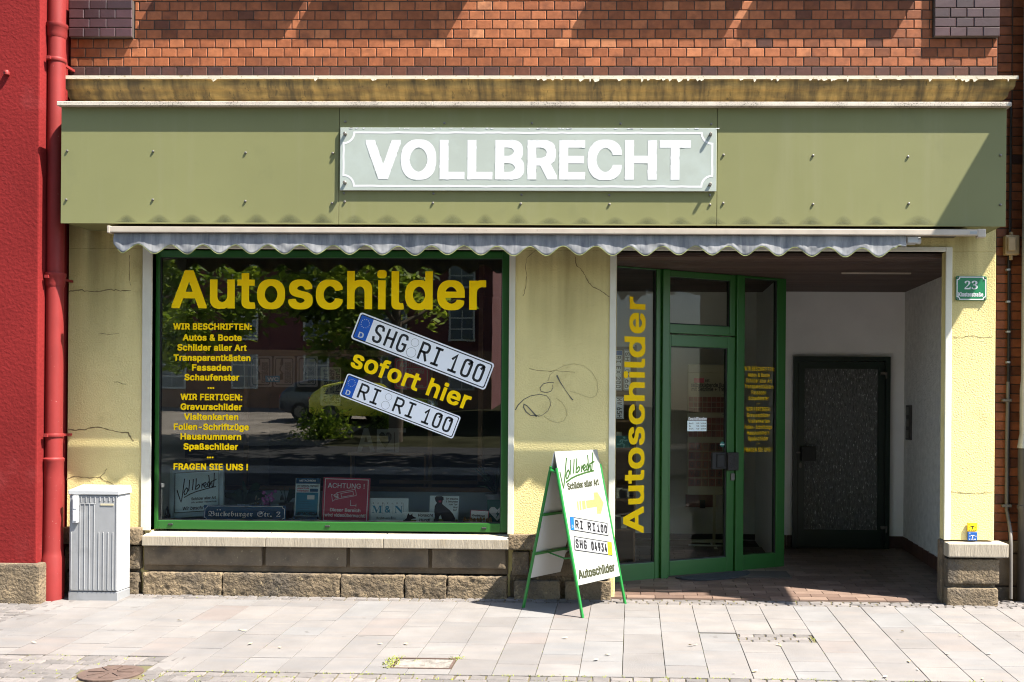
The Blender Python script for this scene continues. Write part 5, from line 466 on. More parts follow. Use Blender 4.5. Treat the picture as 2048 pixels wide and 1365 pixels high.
s6	376|192 -7 -28 3 -22 6 -34 16 -24 22 -17 22 -9 16 -7 14 -12 36 -6 42 -3 60 5 64 14 56 15 36 13 24 15 19 21 21 25 17 22 9 30 8 44 2 32 -3 26 -7 16 -8 21 -18 7 -14 4 -18 -2 -20 -6 -12 -12 -12 -12 -7 -20 -5 -28 -2 -5 46 -5 16 -8 14 -10 7 -14 4 -28 -6 -22 -17 -17 -24 -13 -38 -9 -46 -4 -46 51 21 32 3 48 -4 33 -12 28 -22 20 -28 11 -32 4 -38 -4 -48 -13 -38 -20 -32 -32 -26 -39 -16|197 38 19 3 10 7 13 16 8 18 3 12 3 18 2 42 -2 28 -5 24 -10 22 -13 14 -13 8 -24 3 -20 -4 -26 -13 -17 -16 0 -8 3 -52 6 -40 12 -38 14 -23 18 -16
s7	376|112 0 4 12 172 394 -176 0 -20 -3 -13 -15 -5 -16 -4 -34 -38 0 -2 2 0 20 3 120 319 0 0 -36 -183 -442 -3 -2
s8	376|174 -7 -26 2 -26 5 -34 12 -20 12 -19 18 -11 14 -10 22 -6 20 -2 28 3 24 9 24 13 16 21 20 52 32 -25 18 -24 22 -12 14 -12 20 -8 30 0 40 12 36 11 17 18 17 22 14 24 8 30 6 42 2 40 -3 34 -11 28 -18 20 -24 11 -26 5 -40 -2 -20 -8 -22 -31 -32 -48 -30 35 -20 30 -20 20 -20 15 -24 7 -22 3 -30 -5 -36 -12 -28 -4 -6 -25 -26 -33 -19 -40 -12|182 32 26 2 18 8 16 14 11 16 7 20 2 26 -3 18 -6 16 -17 21 -16 12 -22 14 -34 17 -30 -28 -12 -18 -10 -28 0 -40 8 -28 11 -16 19 -18 14 -6|202 284 18 10 12 12 8 12 9 32 0 34 -2 12 -6 16 -17 23 -22 11 -26 0 -18 -7 -13 -13 -8 -16 -5 -18 -2 -16 1 -18 7 -24 10 -14 24 -20
s9	376|146 -7 -40 5 -18 6 -16 9 -18 19 -7 12 -5 24 3 18 11 14 18 7 18 -37 9 -12 17 -13 18 -7 20 -2 48 20 33 66 14 106 -1 0 -22 -20 -14 -9 -16 -7 -22 -6 -24 -1 -32 4 -34 12 -27 21 -20 28 -12 38 -3 32 2 36 5 24 11 30 15 22 19 20 18 14 26 11 26 7 26 2 38 -2 28 -8 26 -13 12 -9 15 -14 15 -19 17 -31 12 -36 8 -42 2 -68 -4 -48 -7 -40 -13 -44 -17 -36 -18 -24 -28 -27 -16 -11 -24 -10 -32 -8|182 234 18 0 25 12 20 22 6 10 0 8 -3 46 -5 36 -11 34 -14 20 -16 14 -22 5 -16 -3 -10 -6 -7 -6 -10 -12 -10 -28 -4 -22 -2 -38 7 -52 21 -30"""
load_glyphs()
CAP = max(p[1] for p in GLYPH['bH'][1][0]) - .018

# registration-plate lettering as single strokes on a 0..1 box
PL = {
 'S': [[(.95,.78),(.88,.93),(.7,1),(.3,1),(.12,.93),(.05,.8),(.08,.66),(.22,.56),(.78,.43),(.92,.34),(.95,.2),(.88,.07),(.7,0),(.3,0),(.12,.07),(.05,.22)]],
 'H': [[(.05,0),(.05,1)],[(.95,0),(.95,1)],[(.05,.5),(.95,.5)]],
 'G': [[(.95,.8),(.85,.95),(.68,1),(.32,1),(.12,.93),(.05,.78),(.05,.22),(.12,.07),(.32,0),(.68,0),(.88,.07),(.95,.2),(.95,.45),(.55,.45)]],
 'R': [[(.05,0),(.05,1),(.65,1),(.87,.94),(.95,.8),(.95,.68),(.87,.53),(.65,.47),(.05,.47)],[(.5,.47),(.97,0)]],
 'I': [[(.5,0),(.5,1)],[(.12,0),(.88,0)],[(.12,1),(.88,1)]],
 '1': [[(.12,.72),(.5,1),(.5,0)],[(.05,0),(.95,0)]],
 '0': [[(.95,.78),(.88,.93),(.68,1),(.32,1),(.12,.93),(.05,.78),(.05,.22),(.12,.07),(.32,0),(.68,0),(.88,.07),(.95,.22),(.95,.72)],[(.62,.78),(.9,.98)]],
 '4': [[(.55,1),(.05,.25),(.98,.25)],[(.72,.5),(.72,0)]],
 '9': [[(.95,.55),(.88,.93),(.68,1),(.32,1),(.12,.93),(.05,.8),(.05,.6),(.12,.47),(.32,.4),(.7,.4),(.95,.5)],[(.95,.6),(.9,.35),(.45,0)]],
 '3': [[(.05,.98),(.92,.98),(.45,.6),(.75,.55),(.93,.42),(.95,.2),(.85,.06),(.65,0),(.3,0),(.1,.07),(.05,.2)]],
 '2': [[(.05,.75),(.12,.93),(.32,1),(.68,1),(.88,.93),(.95,.78),(.88,.6),(.05,0),(.97,0)]],
 '6': [[(.6,1),(.12,.55),(.05,.4),(.05,.22),(.12,.07),(.32,0),(.68,0),(.88,.07),(.95,.22),(.95,.38),(.88,.53),(.68,.6),(.12,.55)]],
 '5': [[(.9,1),(.15,1),(.1,.55),(.6,.62),(.88,.52),(.95,.35),(.95,.22),(.86,.06),(.65,0),(.3,0),(.05,.1)]],
 'E': [[(.95,0),(.05,0),(.05,1),(.95,1)],[(.05,.5),(.8,.5)]],
 'X': [[(.05,0),(.95,1)],[(.05,1),(.95,0)]],
 'W': [[(.02,1),(.25,0),(.5,.7),(.75,0),(.98,1)]],
 'M': [[(.05,0),(.05,1),(.5,.35),(.95,1),(.95,0)]],
 'D': [[(.08,0),(.08,1),(.6,1),(.85,.9),(.95,.7),(.95,.3),(.85,.1),(.6,0),(.08,0)]],
}
def plate_text(mb, F, txt, a0, a1, b, h, c, m, sw=None):
    n = sum(0.5 if ch == ' ' else 1.0 for ch in txt); step = (a1 - a0) / (n + (n - 1) * 0.22)
    sw = sw or h * 0.13; a = a0
    for ch in txt:
        if ch == ' ': a += step * 0.6; continue
        for st in PL.get(ch, []):
            mb.stroke(F, [(a + sw / 2 + p[0] * (step - sw), b + sw / 2 + p[1] * (h - sw)) for p in st], sw, c, m)
        a += step * 1.22
SCRIPT = [   # handwritten name, traced as pen strokes on a 260 x 270 box
 [(3,148),(10,185),(20,230),(29,265),(33,245),(40,180),(46,100),(52,40)],
 [(66,130),(55,146),(48,175),(52,194),(62,190),(72,165),(74,142),(66,130),(60,140)],
 [(84,55),(84,90),(80,160)], [(110,50),(108,95),(104,152)],
 [(130,45),(128,100),(124,148),(136,146),(150,128),(152,110),(144,104),(130,122)],
 [(168,98),(166,142)], [(167,118),(174,102),(186,90)],
 [(180,124),(196,104),(192,88),(182,94),(178,120),(188,136),(204,124)],
 [(218,88),(210,84),(204,104),(208,128),(218,126),(226,100)],
 [(212,18),(216,60),(216,138)], [(217,112),(226,92),(234,96),(234,130),(242,128)],
 [(250,0),(248,60),(244,128)], [(228,84),(262,64)],
 [(50,222),(90,192),(130,172),(200,148),(258,134)],
]

# ------------------------------------------------------------------ materials
def mat(name, col, rough=0.6, metal=0.0, var=0.12, vs=3.0, bump=0.0, bs=80.0, bd=0.004, stretch=(1, 1, 1), spots=None, tint=None, tintamt=0.0,
        ramp=None, streak=None, spec=0.5, emit=0.0, trans=0.0, coat=0.0, leafy=0.0):
    m = bpy.data.materials.new(name); m.use_nodes = True
    t = m.node_tree; N = t.nodes; L = t.links; b = N['Principled BSDF']
    b.inputs['Roughness'].default_value = rough; b.inputs['Metallic'].default_value = metal
    b.inputs['Specular IOR Level'].default_value = spec
    if coat: b.inputs['Coat Weight'].default_value = coat; b.inputs['Coat Roughness'].default_value = 0.15
    geo = N.new('ShaderNodeNewGeometry'); pos = geo.outputs['Position']
    def mapped(sc):
        mp = N.new('ShaderNodeMapping'); mp.inputs['Scale'].default_value = sc; L.new(pos, mp.inputs['Vector']); return mp.outputs[0]
    def noise(scale, detail=4, vec=None, rgh=0.55):
        n = N.new('ShaderNodeTexNoise'); n.inputs['Scale'].default_value = scale; n.inputs['Detail'].default_value = detail
        n.inputs['Roughness'].default_value = rgh
        L.new(vec if vec is not None else pos, n.inputs['Vector']); return n.outputs['Fac']
    def mapr(v, a, c, d0, d1):
        r = N.new('ShaderNodeMapRange'); r.inputs[1].default_value = a; r.inputs[2].default_value = c
        r.inputs[3].default_value = d0; r.inputs[4].default_value = d1; L.new(v, r.inputs[0]); return r.outputs[0]
    def mul(c, v):     # colour times a value
        x = N.new('ShaderNodeMix'); x.data_type = 'RGBA'; x.blend_type = 'MULTIPLY'; x.inputs[0].default_value = 1.0
        L.new(c, x.inputs[6]); L.new(v, x.inputs[7]); return x.outputs[2]
    def mix(c, v, c2):
        x = N.new('ShaderNodeMix'); x.data_type = 'RGBA'; L.new(v, x.inputs[0]); L.new(c, x.inputs[6]); x.inputs[7].default_value = (*c2, 1); return x.outputs[2]
    if ramp:
        at = N.new('ShaderNodeAttribute'); at.attribute_name = 'tint'
        cr = N.new('ShaderNodeValToRGB'); e = cr.color_ramp.elements
        e[0].position, e[0].color = ramp[0][0], (*ramp[0][1], 1); e[1].position, e[1].color = ramp[-1][0], (*ramp[-1][1], 1)
        for p, c in ramp[1:-1]: q = e.new(p); q.color = (*c, 1)
        L.new(at.outputs['Fac'], cr.inputs[0]); c = cr.outputs[0]
    else:
        rg = N.new('ShaderNodeRGB'); rg.outputs[0].default_value = (*col, 1); c = rg.outputs[0]
        if tintamt:
            at = N.new('ShaderNodeAttribute'); at.attribute_name = 'tint'
            c = mul(c, mapr(at.outputs['Fac'], 0, 1, 1 - tintamt, 1 + tintamt))
    vec = mapped(stretch) if stretch != (1, 1, 1) else None
    if var: c = mul(c, mapr(noise(vs, 6, vec), 0.25, 0.75, 1 - var, 1 + var))
    for sp in (spots or []):       # (scale, threshold low, high, colour, amount)
        v = noise(sp[0], 5, mapped(sp[5]) if len(sp) > 5 else None, 0.6)
        c = mix(c, mapr(v, sp[1], sp[2], 0.0, sp[4]), sp[3])
    if streak:                     # dirt that has run down from an edge: (z top, z bottom, colour, amount, x scale)
        sx = N.new('ShaderNodeSeparateXYZ'); L.new(pos, sx.inputs[0])
        band = mapr(sx.outputs[2], streak[1], streak[0], 0.0, 1.0)
        v = mapr(noise(1.0, 5, mapped((streak[4], streak[4], 0.35))), 0.35, 0.75, 0.1, 1.0)
        mm = N.new('ShaderNodeMath'); mm.operation = 'MULTIPLY'; L.new(band, mm.inputs[0]); L.new(v, mm.inputs[1])
        m2 = N.new('ShaderNodeMath'); m2.operation = 'MULTIPLY'; L.new(mm.outputs[0], m2.inputs[0]); m2.inputs[1].default_value = streak[3]
        c = mix(c, m2.outputs[0], streak[2])
    L.new(c, b.inputs['Base Color'])
    if bump:
        bp = N.new('ShaderNodeBump'); bp.inputs['Strength'].default_value = bump; bp.inputs['Distance'].default_value = bd
        L.new(noise(bs, 5, vec), bp.inputs['Height']); L.new(bp.outputs[0], b.inputs['Normal'])
    if leafy:                      # light shining through leaves
        tr = N.new('ShaderNodeBsdfTranslucent'); L.new(c, tr.inputs[0]); ms = N.new('ShaderNodeMixShader'); ms.inputs[0].default_value = leafy
        L.new(b.outputs[0], ms.inputs[1]); L.new(tr.outputs[0], ms.inputs[2]); L.new(ms.outputs[0], N['Material Output'].inputs[0])
    if emit: b.inputs['Emission Color'].default_value = (*col, 1); b.inputs['Emission Strength'].default_value = emit
    return m
def glass(name, ior=1.55, tintc=(0.9, 0.95, 0.93), ripple=0.0):
    m = bpy.data.materials.new(name); m.use_nodes = True; t = m.node_tree; N = t.nodes; L = t.links
    N.remove(N['Principled BSDF']); out = N['Material Output']
    a = N.new('ShaderNodeBsdfTransparent'); a.inputs[0].default_value = (*tintc, 1)
    g = N.new('ShaderNodeBsdfGlossy'); g.inputs['Roughness'].default_value = 0.0; g.inputs[0].default_value = (1, 1, 1, 1)
    f = N.new('ShaderNodeFresnel'); f.inputs[0].default_value = ior
    x = N.new('ShaderNodeMixShader'); L.new(f.outputs[0], x.inputs[0]); L.new(a.outputs[0], x.inputs[1]); L.new(g.outputs[0], x.inputs[2])
    if ripple:
        n = N.new('ShaderNodeTexNoise'); n.inputs['Scale'].default_value = 2.2; n.inputs['Detail'].default_value = 2
        geo = N.new('ShaderNodeNewGeometry'); L.new(geo.outputs['Position'], n.inputs['Vector'])
        bp = N.new('ShaderNodeBump'); bp.inputs['Strength'].default_value = ripple; bp.inputs['Distance'].default_value = 0.004
        L.new(n.outputs['Fac'], bp.inputs['Height']); L.new(bp.outputs[0], g.inputs['Normal'])
    L.new(x.outputs[0], out.inputs[0]); return m

YEL = (0.65, 0.555, 0.26)
M_plaster = mat('yellow_plaster', YEL, 0.95, spec=.1, var=0.10, vs=1.6, bump=0.8, bs=75, bd=0.007,
    spots=[(2.3, .58, .72, (0.40, 0.33, 0.15), .5), (26, .68, .74, (0.3, 0.25, 0.12), .35)], streak=(3.1, 1.9, (0.16, 0.125, 0.045), 1.1, 5))
M_trim = mat('cream_paint', (0.58, 0.56, 0.47), 0.8, var=0.08, vs=4, bump=0.25, bs=70, spots=[(14, .66, .74, (0.35, 0.31, 0.2), .4)])
BR = [(0.0, (.022, .013, .015)), (.16, (.050, .025, .023)), (.32, (.12, .040, .018)), (.55, (.225, .074, .032)), (.8, (.31, .110, .048)), (1.0, (.39, .165, .080))]
M_brick = mat('glazed_brick', (0, 0, 0), 0.55, ramp=BR, spec=.2, var=0.24, vs=18, bump=0.3, bs=120, bd=.003, spots=[(7, .52, .72, (.075, .03, .02), .6), (70, .64, .70, (.06, .03, .02), .6)])
M_purple = mat('purple_brick', (0.044, 0.019, 0.022), 0.45, tintamt=.35, var=0.15, vs=14, bump=0.3, bs=120, bd=.002)
M_mortar = mat('dark_mortar', (0.055, 0.040, 0.033), 0.95, var=0.2, vs=12, bump=0.4, bs=200)
M_cornice = mat('stained_cornice', (0.27, 0.185, 0.06), 0.9, var=0.35, vs=6, bump=0.5, bs=60, stretch=(1, 1, 3),
    spots=[(1.0, .40, .68, (0.05, 0.04, 0.022), .9, (13, 1, 2.5)), (3.0, .48, .68, (0.07, 0.05, 0.025), .7, (1.2, 1, 3)), (16, .60, .68, (0.05, 0.04, 0.02), .7, (1.6, 1, .6))])
M_flake = mat('flaking_cream_paint', (0.45, 0.41, 0.33), 0.9, var=0.12, vs=9, bump=0.5, bs=90, spots=[(30, .60, .64, (0.22, 0.17, 0.08), .8)])
M_stone = mat('weathered_sandstone', (0.145, 0.108, 0.066), 0.95, var=0.4, vs=5, bump=1.0, bs=42, bd=.018, tintamt=.25,
    spots=[(3.2, .5, .68, (0.055, 0.047, 0.038), .75), (22, .60, .70, (0.36, 0.28, 0.16), .6), (60, .56, .66, (.05, .04, .03), .6)])
M_stoneS = mat('smooth_dark_sandstone', (0.13, 0.098, 0.064), 0.9, var=0.4, vs=6, bump=0.5, bs=90, bd=.005, tintamt=.2,
    spots=[(4, .5, .66, (0.05, 0.042, 0.035), .7), (34, .66, .72, (0.36, 0.31, 0.2), .5)])
M_sill = mat('tooled_pale_stone', (0.30, 0.26, 0.20), 0.9, var=0.18, vs=7, bump=0.7, bs=26, bd=.006, stretch=(5, 1, .6),
    spots=[(8, .62, .72, (0.25, 0.2, 0.13), .5)])
M_green = mat('green_frame_paint', (0.016, 0.098, 0.014), 0.38, var=0.06, vs=5, bump=0.04, bs=30)
M_greend = mat('dark_green_paint', (0.004, 0.015, 0.008), 0.4, var=0.05)
M_gasket = mat('black_rubber', (0.012, 0.012, 0.012), 0.6, var=0.05)
M_glass = glass('window_glass', 1.82, (0.95, 0.98, 0.98), ripple=0.06)
M_glassd = glass('door_glass', 1.2, (0.95, 0.97, 0.95))
M_vinyl = mat('yellow_vinyl', (0.98, 0.65, 0.002), 0.6, var=0.02, spec=.12)
M_fascia = mat('olive_panel', (0.172, 0.174, 0.076), 0.5, spec=.25, var=0.07, vs=1.2, bump=0.2, bs=2.2, spots=[(1.0, .52, .8, (0.20, 0.198, 0.105), .6, (7, 1, .5)), (1.0, .62, .8, (0.12, 0.125, 0.062), .5, (3, 1, 2))])
M_stain = mat('grey_mildew_stain', (0.105, 0.115, 0.058), 0.5, var=0.1)
M_cap = mat('lichened_metal_cap', (0.42, 0.37, 0.31), 0.6, var=0.15, vs=4, bump=0.3, bs=150, spots=[(90, .53, .58, (0.07, 0.06, 0.05), .9), (2, .42, .60, (0.50, 0.45, 0.38), .9)])
M_signp = mat('pale_green_sign', (0.31, 0.345, 0.315), 0.35, var=0.06, vs=2.5, spots=[(2.2, .5, .75, (0.37, 0.42, 0.40), .8)])
M_white = mat('white_paint', (0.55, 0.56, 0.575), 0.5, var=0.03)
M_bolt = mat('weathered_steel', (0.15, 0.14, 0.125), 0.5, 0.5, var=0.2, vs=60)
M_rail = mat('cream_aluminium', (0.40, 0.345, 0.285), 0.45, 0.1, var=0.14, vs=6, spots=[(40, .66, .7, (0.25, 0.2, 0.15), .6)])
M_dark = mat('dark_recess', (0.03, 0.028, 0.024), 0.8, var=0.1)
M_canvas = mat('grey_awning_canvas', (0.26, 0.262, 0.268), 0.9, var=0.2, vs=6, bump=0.35, bs=22, bd=.004, stretch=(1, 1, .55),
    spots=[(2.2, .36, .66, (0.085, 0.095, 0.115), .9, (6, 1, 1.2)), (9, .58, .76, (0.42, 0.41, 0.38), .5, (4, 1, .12))])
M_hem = mat('yellow_green_hem', (0.24, 0.27, 0.09), 0.7, var=0.1)
M_red = mat('red_plaster', (0.165, 0.0145, 0.0145), 0.95, spec=.1, var=0.2, vs=.9, bump=0.6, bs=38, bd=.008, spots=[(2.1, .6, .74, (0.20, 0.032, 0.032), .5), (45, .7, .75, (.12, .03, .03), .5)])
M_redp = mat('red_pipe_paint', (0.19, 0.020, 0.019), 0.55, spec=.25, var=0.07, vs=8, bump=0.12, bs=30, spots=[(50, .69, .73, (0.4, .25, .23), .6), (1.0, .5, .75, (.13, .02, .018), .5, (9, 9, 1.2))])
M_redb = mat('red_brick_flank', (0.16, 0.022, 0.022), 0.9, var=0.15, bump=0.4)
M_grey = mat('grey_cabinet', (0.23, 0.236, 0.245), 0.55, var=0.10, vs=6, bump=0.06, bs=60, spots=[(4.5, .55, .75, (0.13, 0.133, 0.14), .7), (1.0, .55, .75, (.19, .19, .185), .6, (10, 1, 1.2))])
M_greyl = mat('pale_grey_plastic', (0.38, 0.39, 0.40), 0.5, var=0.05)
M_zinc = mat('zinc_pipe', (0.30, 0.31, 0.31), 0.45, 0.35, var=0.2, vs=5)
M_dpipe = mat('dark_cast_pipe', (0.045, 0.040, 0.038), 0.55, var=0.2, vs=8)
M_cable = mat('grey_cable', (0.105, 0.095, 0.085), 0.6, var=0.1)
M_box = mat('beige_junction_box', (0.33, 0.24, 0.13), 0.7, var=0.12, vs=15)
M_enamel = mat('green_enamel', (0.008, 0.15, 0.055), 0.25, var=0.03)
M_yplate = mat('yellow_plate', (0.86, 0.58, 0.01), 0.4, var=0.03)
M_bplate = mat('blue_plate', (0.01, 0.085, 0.32), 0.4, var=0.03)
M_euro = mat('euro_blue', (0.006, 0.09, 0.45), 0.4, var=0.03)
M_plate = mat('plate_white', (0.84, 0.86, 0.90), 0.4, var=0.02)
M_bplate_w = mat('plate_white_sun_dimmed', (0.245, 0.25, 0.265), 0.4, var=0.02)  # plate white darkened to allow for direct sun on the board
M_black = mat('black_print', (0.012, 0.012, 0.013), 0.5, var=0.0)
M_slab = mat('granite_slab', (0, 0, 0), 0.85, ramp=[(0, (.120, .112, .108)), (.3, (.135, .126, .121)), (.55, (.149, .138, .131)), (.78, (.134, .132, .132)), (.95, (.143, .132, .125)), (1, (.132, .112, .104))],
    var=0.16, vs=4, bump=0.5, bs=160, bd=.005, spots=[(1.0, .45, .75, (.108, .108, .112), .7, (1.5, 7, 1)), (1.0, .55, .8, (.155, .13, .115), .6, (2.2, 9, 1)), (2.4, .56, .74, (.13, .123, .117), .5), (7, .70, .73, (.075, .07, .066), .7), (150, .62, .70, (.10, .095, .09), .45), (55, .68, .74, (.12, .11, .10), .5)])
M_cobble = mat('worn_cobble', (0, 0, 0), 0.85, ramp=[(0, (.085, .078, .075)), (.5, (.113, .103, .099)), (1, (.14, .126, .12))], var=0.18, vs=20, bump=0.5, bs=120, bd=.006)
M_joint = mat('sandy_joint', (0.085, 0.068, 0.035), 1.0, var=0.3, vs=8, bump=0.6, bs=150, spots=[(6, .5, .62, (.075, .072, .03), .8)])
M_tile = mat('clay_tile', (0, 0, 0), 0.5, ramp=[(0, (.085, .054, .042)), (.5, (.12, .080, .062)), (1, (.165, .115, .09))], var=0.14, vs=10, bump=0.12, bs=60)
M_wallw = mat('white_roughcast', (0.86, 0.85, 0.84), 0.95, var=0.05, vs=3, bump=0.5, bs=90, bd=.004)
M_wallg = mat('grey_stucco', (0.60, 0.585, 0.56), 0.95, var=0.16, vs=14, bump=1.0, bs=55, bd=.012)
M_boards = mat('brown_ceiling_boards', (0.075, 0.045, 0.035), 0.6, var=0.12, vs=6, tintamt=.25)
M_skirt = mat('brown_skirting_tile', (0.075, 0.035, 0.025), 0.5, var=0.15, vs=10, tintamt=.3)
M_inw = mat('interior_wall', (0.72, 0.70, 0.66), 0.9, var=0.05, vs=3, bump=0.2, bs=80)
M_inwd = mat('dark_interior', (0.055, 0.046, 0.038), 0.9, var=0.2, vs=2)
M_wood = mat('brown_wood', (0.17, 0.09, 0.04), 0.55, var=0.2, vs=5, stretch=(.4, 4, 4))
M_inboard = mat('blue_grey_board', (0.42, 0.50, 0.53), 0.6, var=0.08)
M_crack = mat('crack_shadow', (0.17, 0.13, 0.06), 1.0, var=0.1)
M_spray = mat('grey_spray_paint', (0.11, 0.105, 0.085), 0.7, var=0.05)
M_sprayl = mat('faded_spray_paint', (0.42, 0.35, 0.16), 0.8, var=0.05)
M_iron = mat('rusty_iron', (0.075, 0.048, 0.038), 0.85, 0.1, var=0.25, vs=20, bump=0.6, bs=60)
M_mat = mat('dark_mat_fibre', (0.022, 0.028, 0.034), 0.95, var=0.25, vs=30, bump=0.8, bs=250)
M_leafy = mat('dry_leaf', (0.50, 0.38, 0.20), 0.8, var=0.25, vs=30)
M_weed = mat('green_weed', (0.15, 0.17, 0.02), 0.8, var=0.3, vs=14)
M_agreen = mat('bright_green_enamel', (0.009, 0.155, 0.023), 0.35, var=0.05)
M_aink = mat('green_ink', (0.014, 0.055, 0.002), 0.6, var=0.0)
M_aink2 = mat('olive_ink', (0.018, 0.021, 0.003), 0.6, var=0.0)
M_apanel = mat('white_board_face_sun_dimmed', (0.26, 0.27, 0.25), 0.45, var=0.01)  # board white darkened to allow for direct sun on the front
M_ared = mat('warning_red', (0.55, 0.05, 0.10), 0.4, var=0.03)
M_frost = mat('silver_frame', (0.58, 0.74, 0.80), 0.4, 0.0, var=0.05)
M_frostp = mat('pale_blue_panel', (0.74, 0.93, 0.97), 0.4, var=0.05)
M_navy = mat('navy_enamel', (0.014, 0.085, 0.20), 0.25, var=0.03)
M_cyan = mat('cyan_print', (0.02, 0.25, 0.40), 0.5, var=0.05)
M_card = mat('pale_card', (0.80, 0.94, 0.97), 0.5, var=0.03)
M_ltext = mat('light_text', (0.93, 0.95, 0.96), 0.5, var=0.0)
M_fol = mat('houseplant_leaf', (0.022, 0.055, 0.028), 0.4, var=0.3, vs=20)
M_flower = mat('pink_petal', (0.40, 0.12, 0.36), 0.6, var=0.2, vs=40)
M_cream = mat('cream_card', (0.42, 0.38, 0.26), 0.7, var=0.05)
M_rtile = mat('red_letter_tile', (0.17, 0.035, 0.022), 0.35, tintamt=.35, var=0.15, vs=30)
M_teal = mat('teal_print', (0.005, 0.12, 0.10), 0.5, var=0.02)
M_pink = mat('pale_pink_sign', (0.40, 0.31, 0.28), 0.5, var=0.04)
M_orange = mat('orange_seal', (0.85, 0.42, 0.01), 0.4, var=0.02)
M_arrow = mat('faded_yellow_arrow', (0.225, 0.19, 0.075), 0.5, var=0.06, vs=60)

# ------------------------------------------------------------------ ground
def struct(mb, name, mats, **k):
    return tag(mb.build(name, mats, **k), kind='structure')
g = MB(); g.box(-40, 40, -3.35, -.004, -0.30, -0.009, 0); g.box(-40, 40, .0, 6, -.30, -.04, 0); struct(g, 'pavement', M_joint, slope=True)
M_asph = mat('asphalt', (0.035, 0.035, 0.036), 0.95, var=0.2, vs=3, bump=0.4, bs=150, spec=.08)
M_kerb = mat('kerb_stone', (0.30, 0.29, 0.27), 0.9, var=0.15, vs=6, bump=0.4)
g = MB(); g.box(-40, 40, -3.5, -3.35, -0.5, -0.125); struct(g, 'kerb', M_kerb)
g = MB(); g.box(-150, 150, -150, 60, -0.9, -0.255); struct(g, 'ground', mat('earth', (.12, .10, .06), 1, var=.3, vs=1, spec=0))
g = MB(); g.face([(-60, -8.0, -.25), (60, -8.0, -.25), (60, -3.5, -.25), (-60, -3.5, -.25)]); struct(g, 'road', M_asph)
g = MB(); g.box(-60, 60, -11.0, -8.0, -0.3, -0.12); struct(g, 'opposite_pavement', mat('opposite_slabs', (.05, .047, .045), .95, var=.2, vs=2, spec=.08))
# slabs in columns square to the wall, cobbles along the wall and towards the street
def stone(mb, x0, x1, y0, y1, h, ch, t, jig=0.0, r=random):
    j = lambda: r.uniform(-jig, jig)
    P = [(x0 + j(), y0 + j()), (x1 + j(), y0 + j()), (x1 + j(), y1 + j()), (x0 + j(), y1 + j())]
    cx = (x0 + x1) / 2; cy = (y0 + y1) / 2
    def ins(p): return (p[0] + math.copysign(min(ch, abs(cx - p[0]) * .6), cx - p[0]), p[1] + math.copysign(min(ch, abs(cy - p[1]) * .6), cy - p[1]))
    tx, ty = r.uniform(-1, 1) * ch * .35, r.uniform(-1, 1) * ch * .35
    top = []
    for i, p in enumerate(P):
        q = ins(p); top.append((q[0], q[1], h + (tx if i in (0, 3) else -tx) + (ty if i < 2 else -ty)))
    lo = [(p[0], p[1], h - ch) for p in P]; b = [(p[0], p[1], -0.03) for p in P]
    mb.mesh(top + lo + b, [(0, 1, 2, 3)] + [(4 + i, 4 + (i + 1) % 4, (i + 1) % 4, i) for i in range(4)] + [(8 + i, 8 + (i + 1) % 4, 4 + (i + 1) % 4, 4 + i) for i in range(4)], 0, t)
rr = random.Random(11)
covers = [(-1.86, -1.30, -2.00, -1.70)]
acov = [G(779, 1336), G(903, 1339), G(914, 1317), G(795, 1315)]
ax0, ax1 = (acov[0].x + acov[3].x) / 2, (acov[1].x + acov[2].x) / 2
ay0, ay1 = (acov[0].y + acov[1].y) / 2, (acov[2].y + acov[3].y) / 2
man = G(222, 1345)
YC = G(1300, 1209).y              # wall-side edge of the slabs
slabs = MB(); cob = MB()
pat = (G(1475, 1275).x, G(1622, 1275).x, G(1540, 1284).y, G(1540, 1269).y)   # a strip mended with small cobbles
holes_ = [(ax0, ax1, ay0, ay1), pat]
col0 = G(1247, 1280).x; CWD = G(1382, 1210).x - G(1315, 1210).x
k0 = int((-6.4 - col0) / CWD) - 1
xl_limit = G(60, 1238).x
for k in range(k0, 40):
    xa = col0 + k * CWD; xb = xa + CWD
    if xa > 6: break
    ylow = -2.20 if xa > -3.05 else -1.88
    if xb < xl_limit + 0.02:
        yt = -3.3
    y = YC - rr.uniform(0, .25) - 0.0
    y1 = YC
    if xb < xl_limit + 0.05: continue
    while y1 > ylow + 0.02:
        ln = rr.choice([.22, .3, .36, .45, .5, .58]); y0 = max(ylow, y1 - ln)
        if y0 - ylow < 0.12: y0 = ylow
        a0, a1 = xa + .002, xb - .002
        b0, b1 = y0 + .003, y1 - .003
        t = rr.random()
        hit = [h for h in holes_ if a1 > h[0] and a0 < h[1] and b1 > h[2] and b0 < h[3]]
        if not hit: stone(slabs, a0, a1, b0, b1, rr.uniform(-.001, .001), .0018, t, .001, rr)
        else:                      # cut the slab round the cover or the mended strip
            h0, h1, h2, h3 = hit[0]
            for (c0, c1, d0, d1) in ((a0, a1, max(b0, h3 + .004), b1), (a0, a1, b0, min(b1, h2 - .004)),
                                     (a0, min(a1, h0 - .004), max(b0, h2), min(b1, h3)), (max(a0, h1 + .004), a1, max(b0, h2), min(b1, h3))):
                if c1 - c0 > .03 and d1 - d0 > .03: stone(slabs, c0, c1, d0, d1, 0, .0018, t, .001, rr)
        y1 = y0
struct(slabs, 'slab_paving', M_slab, slope=True)
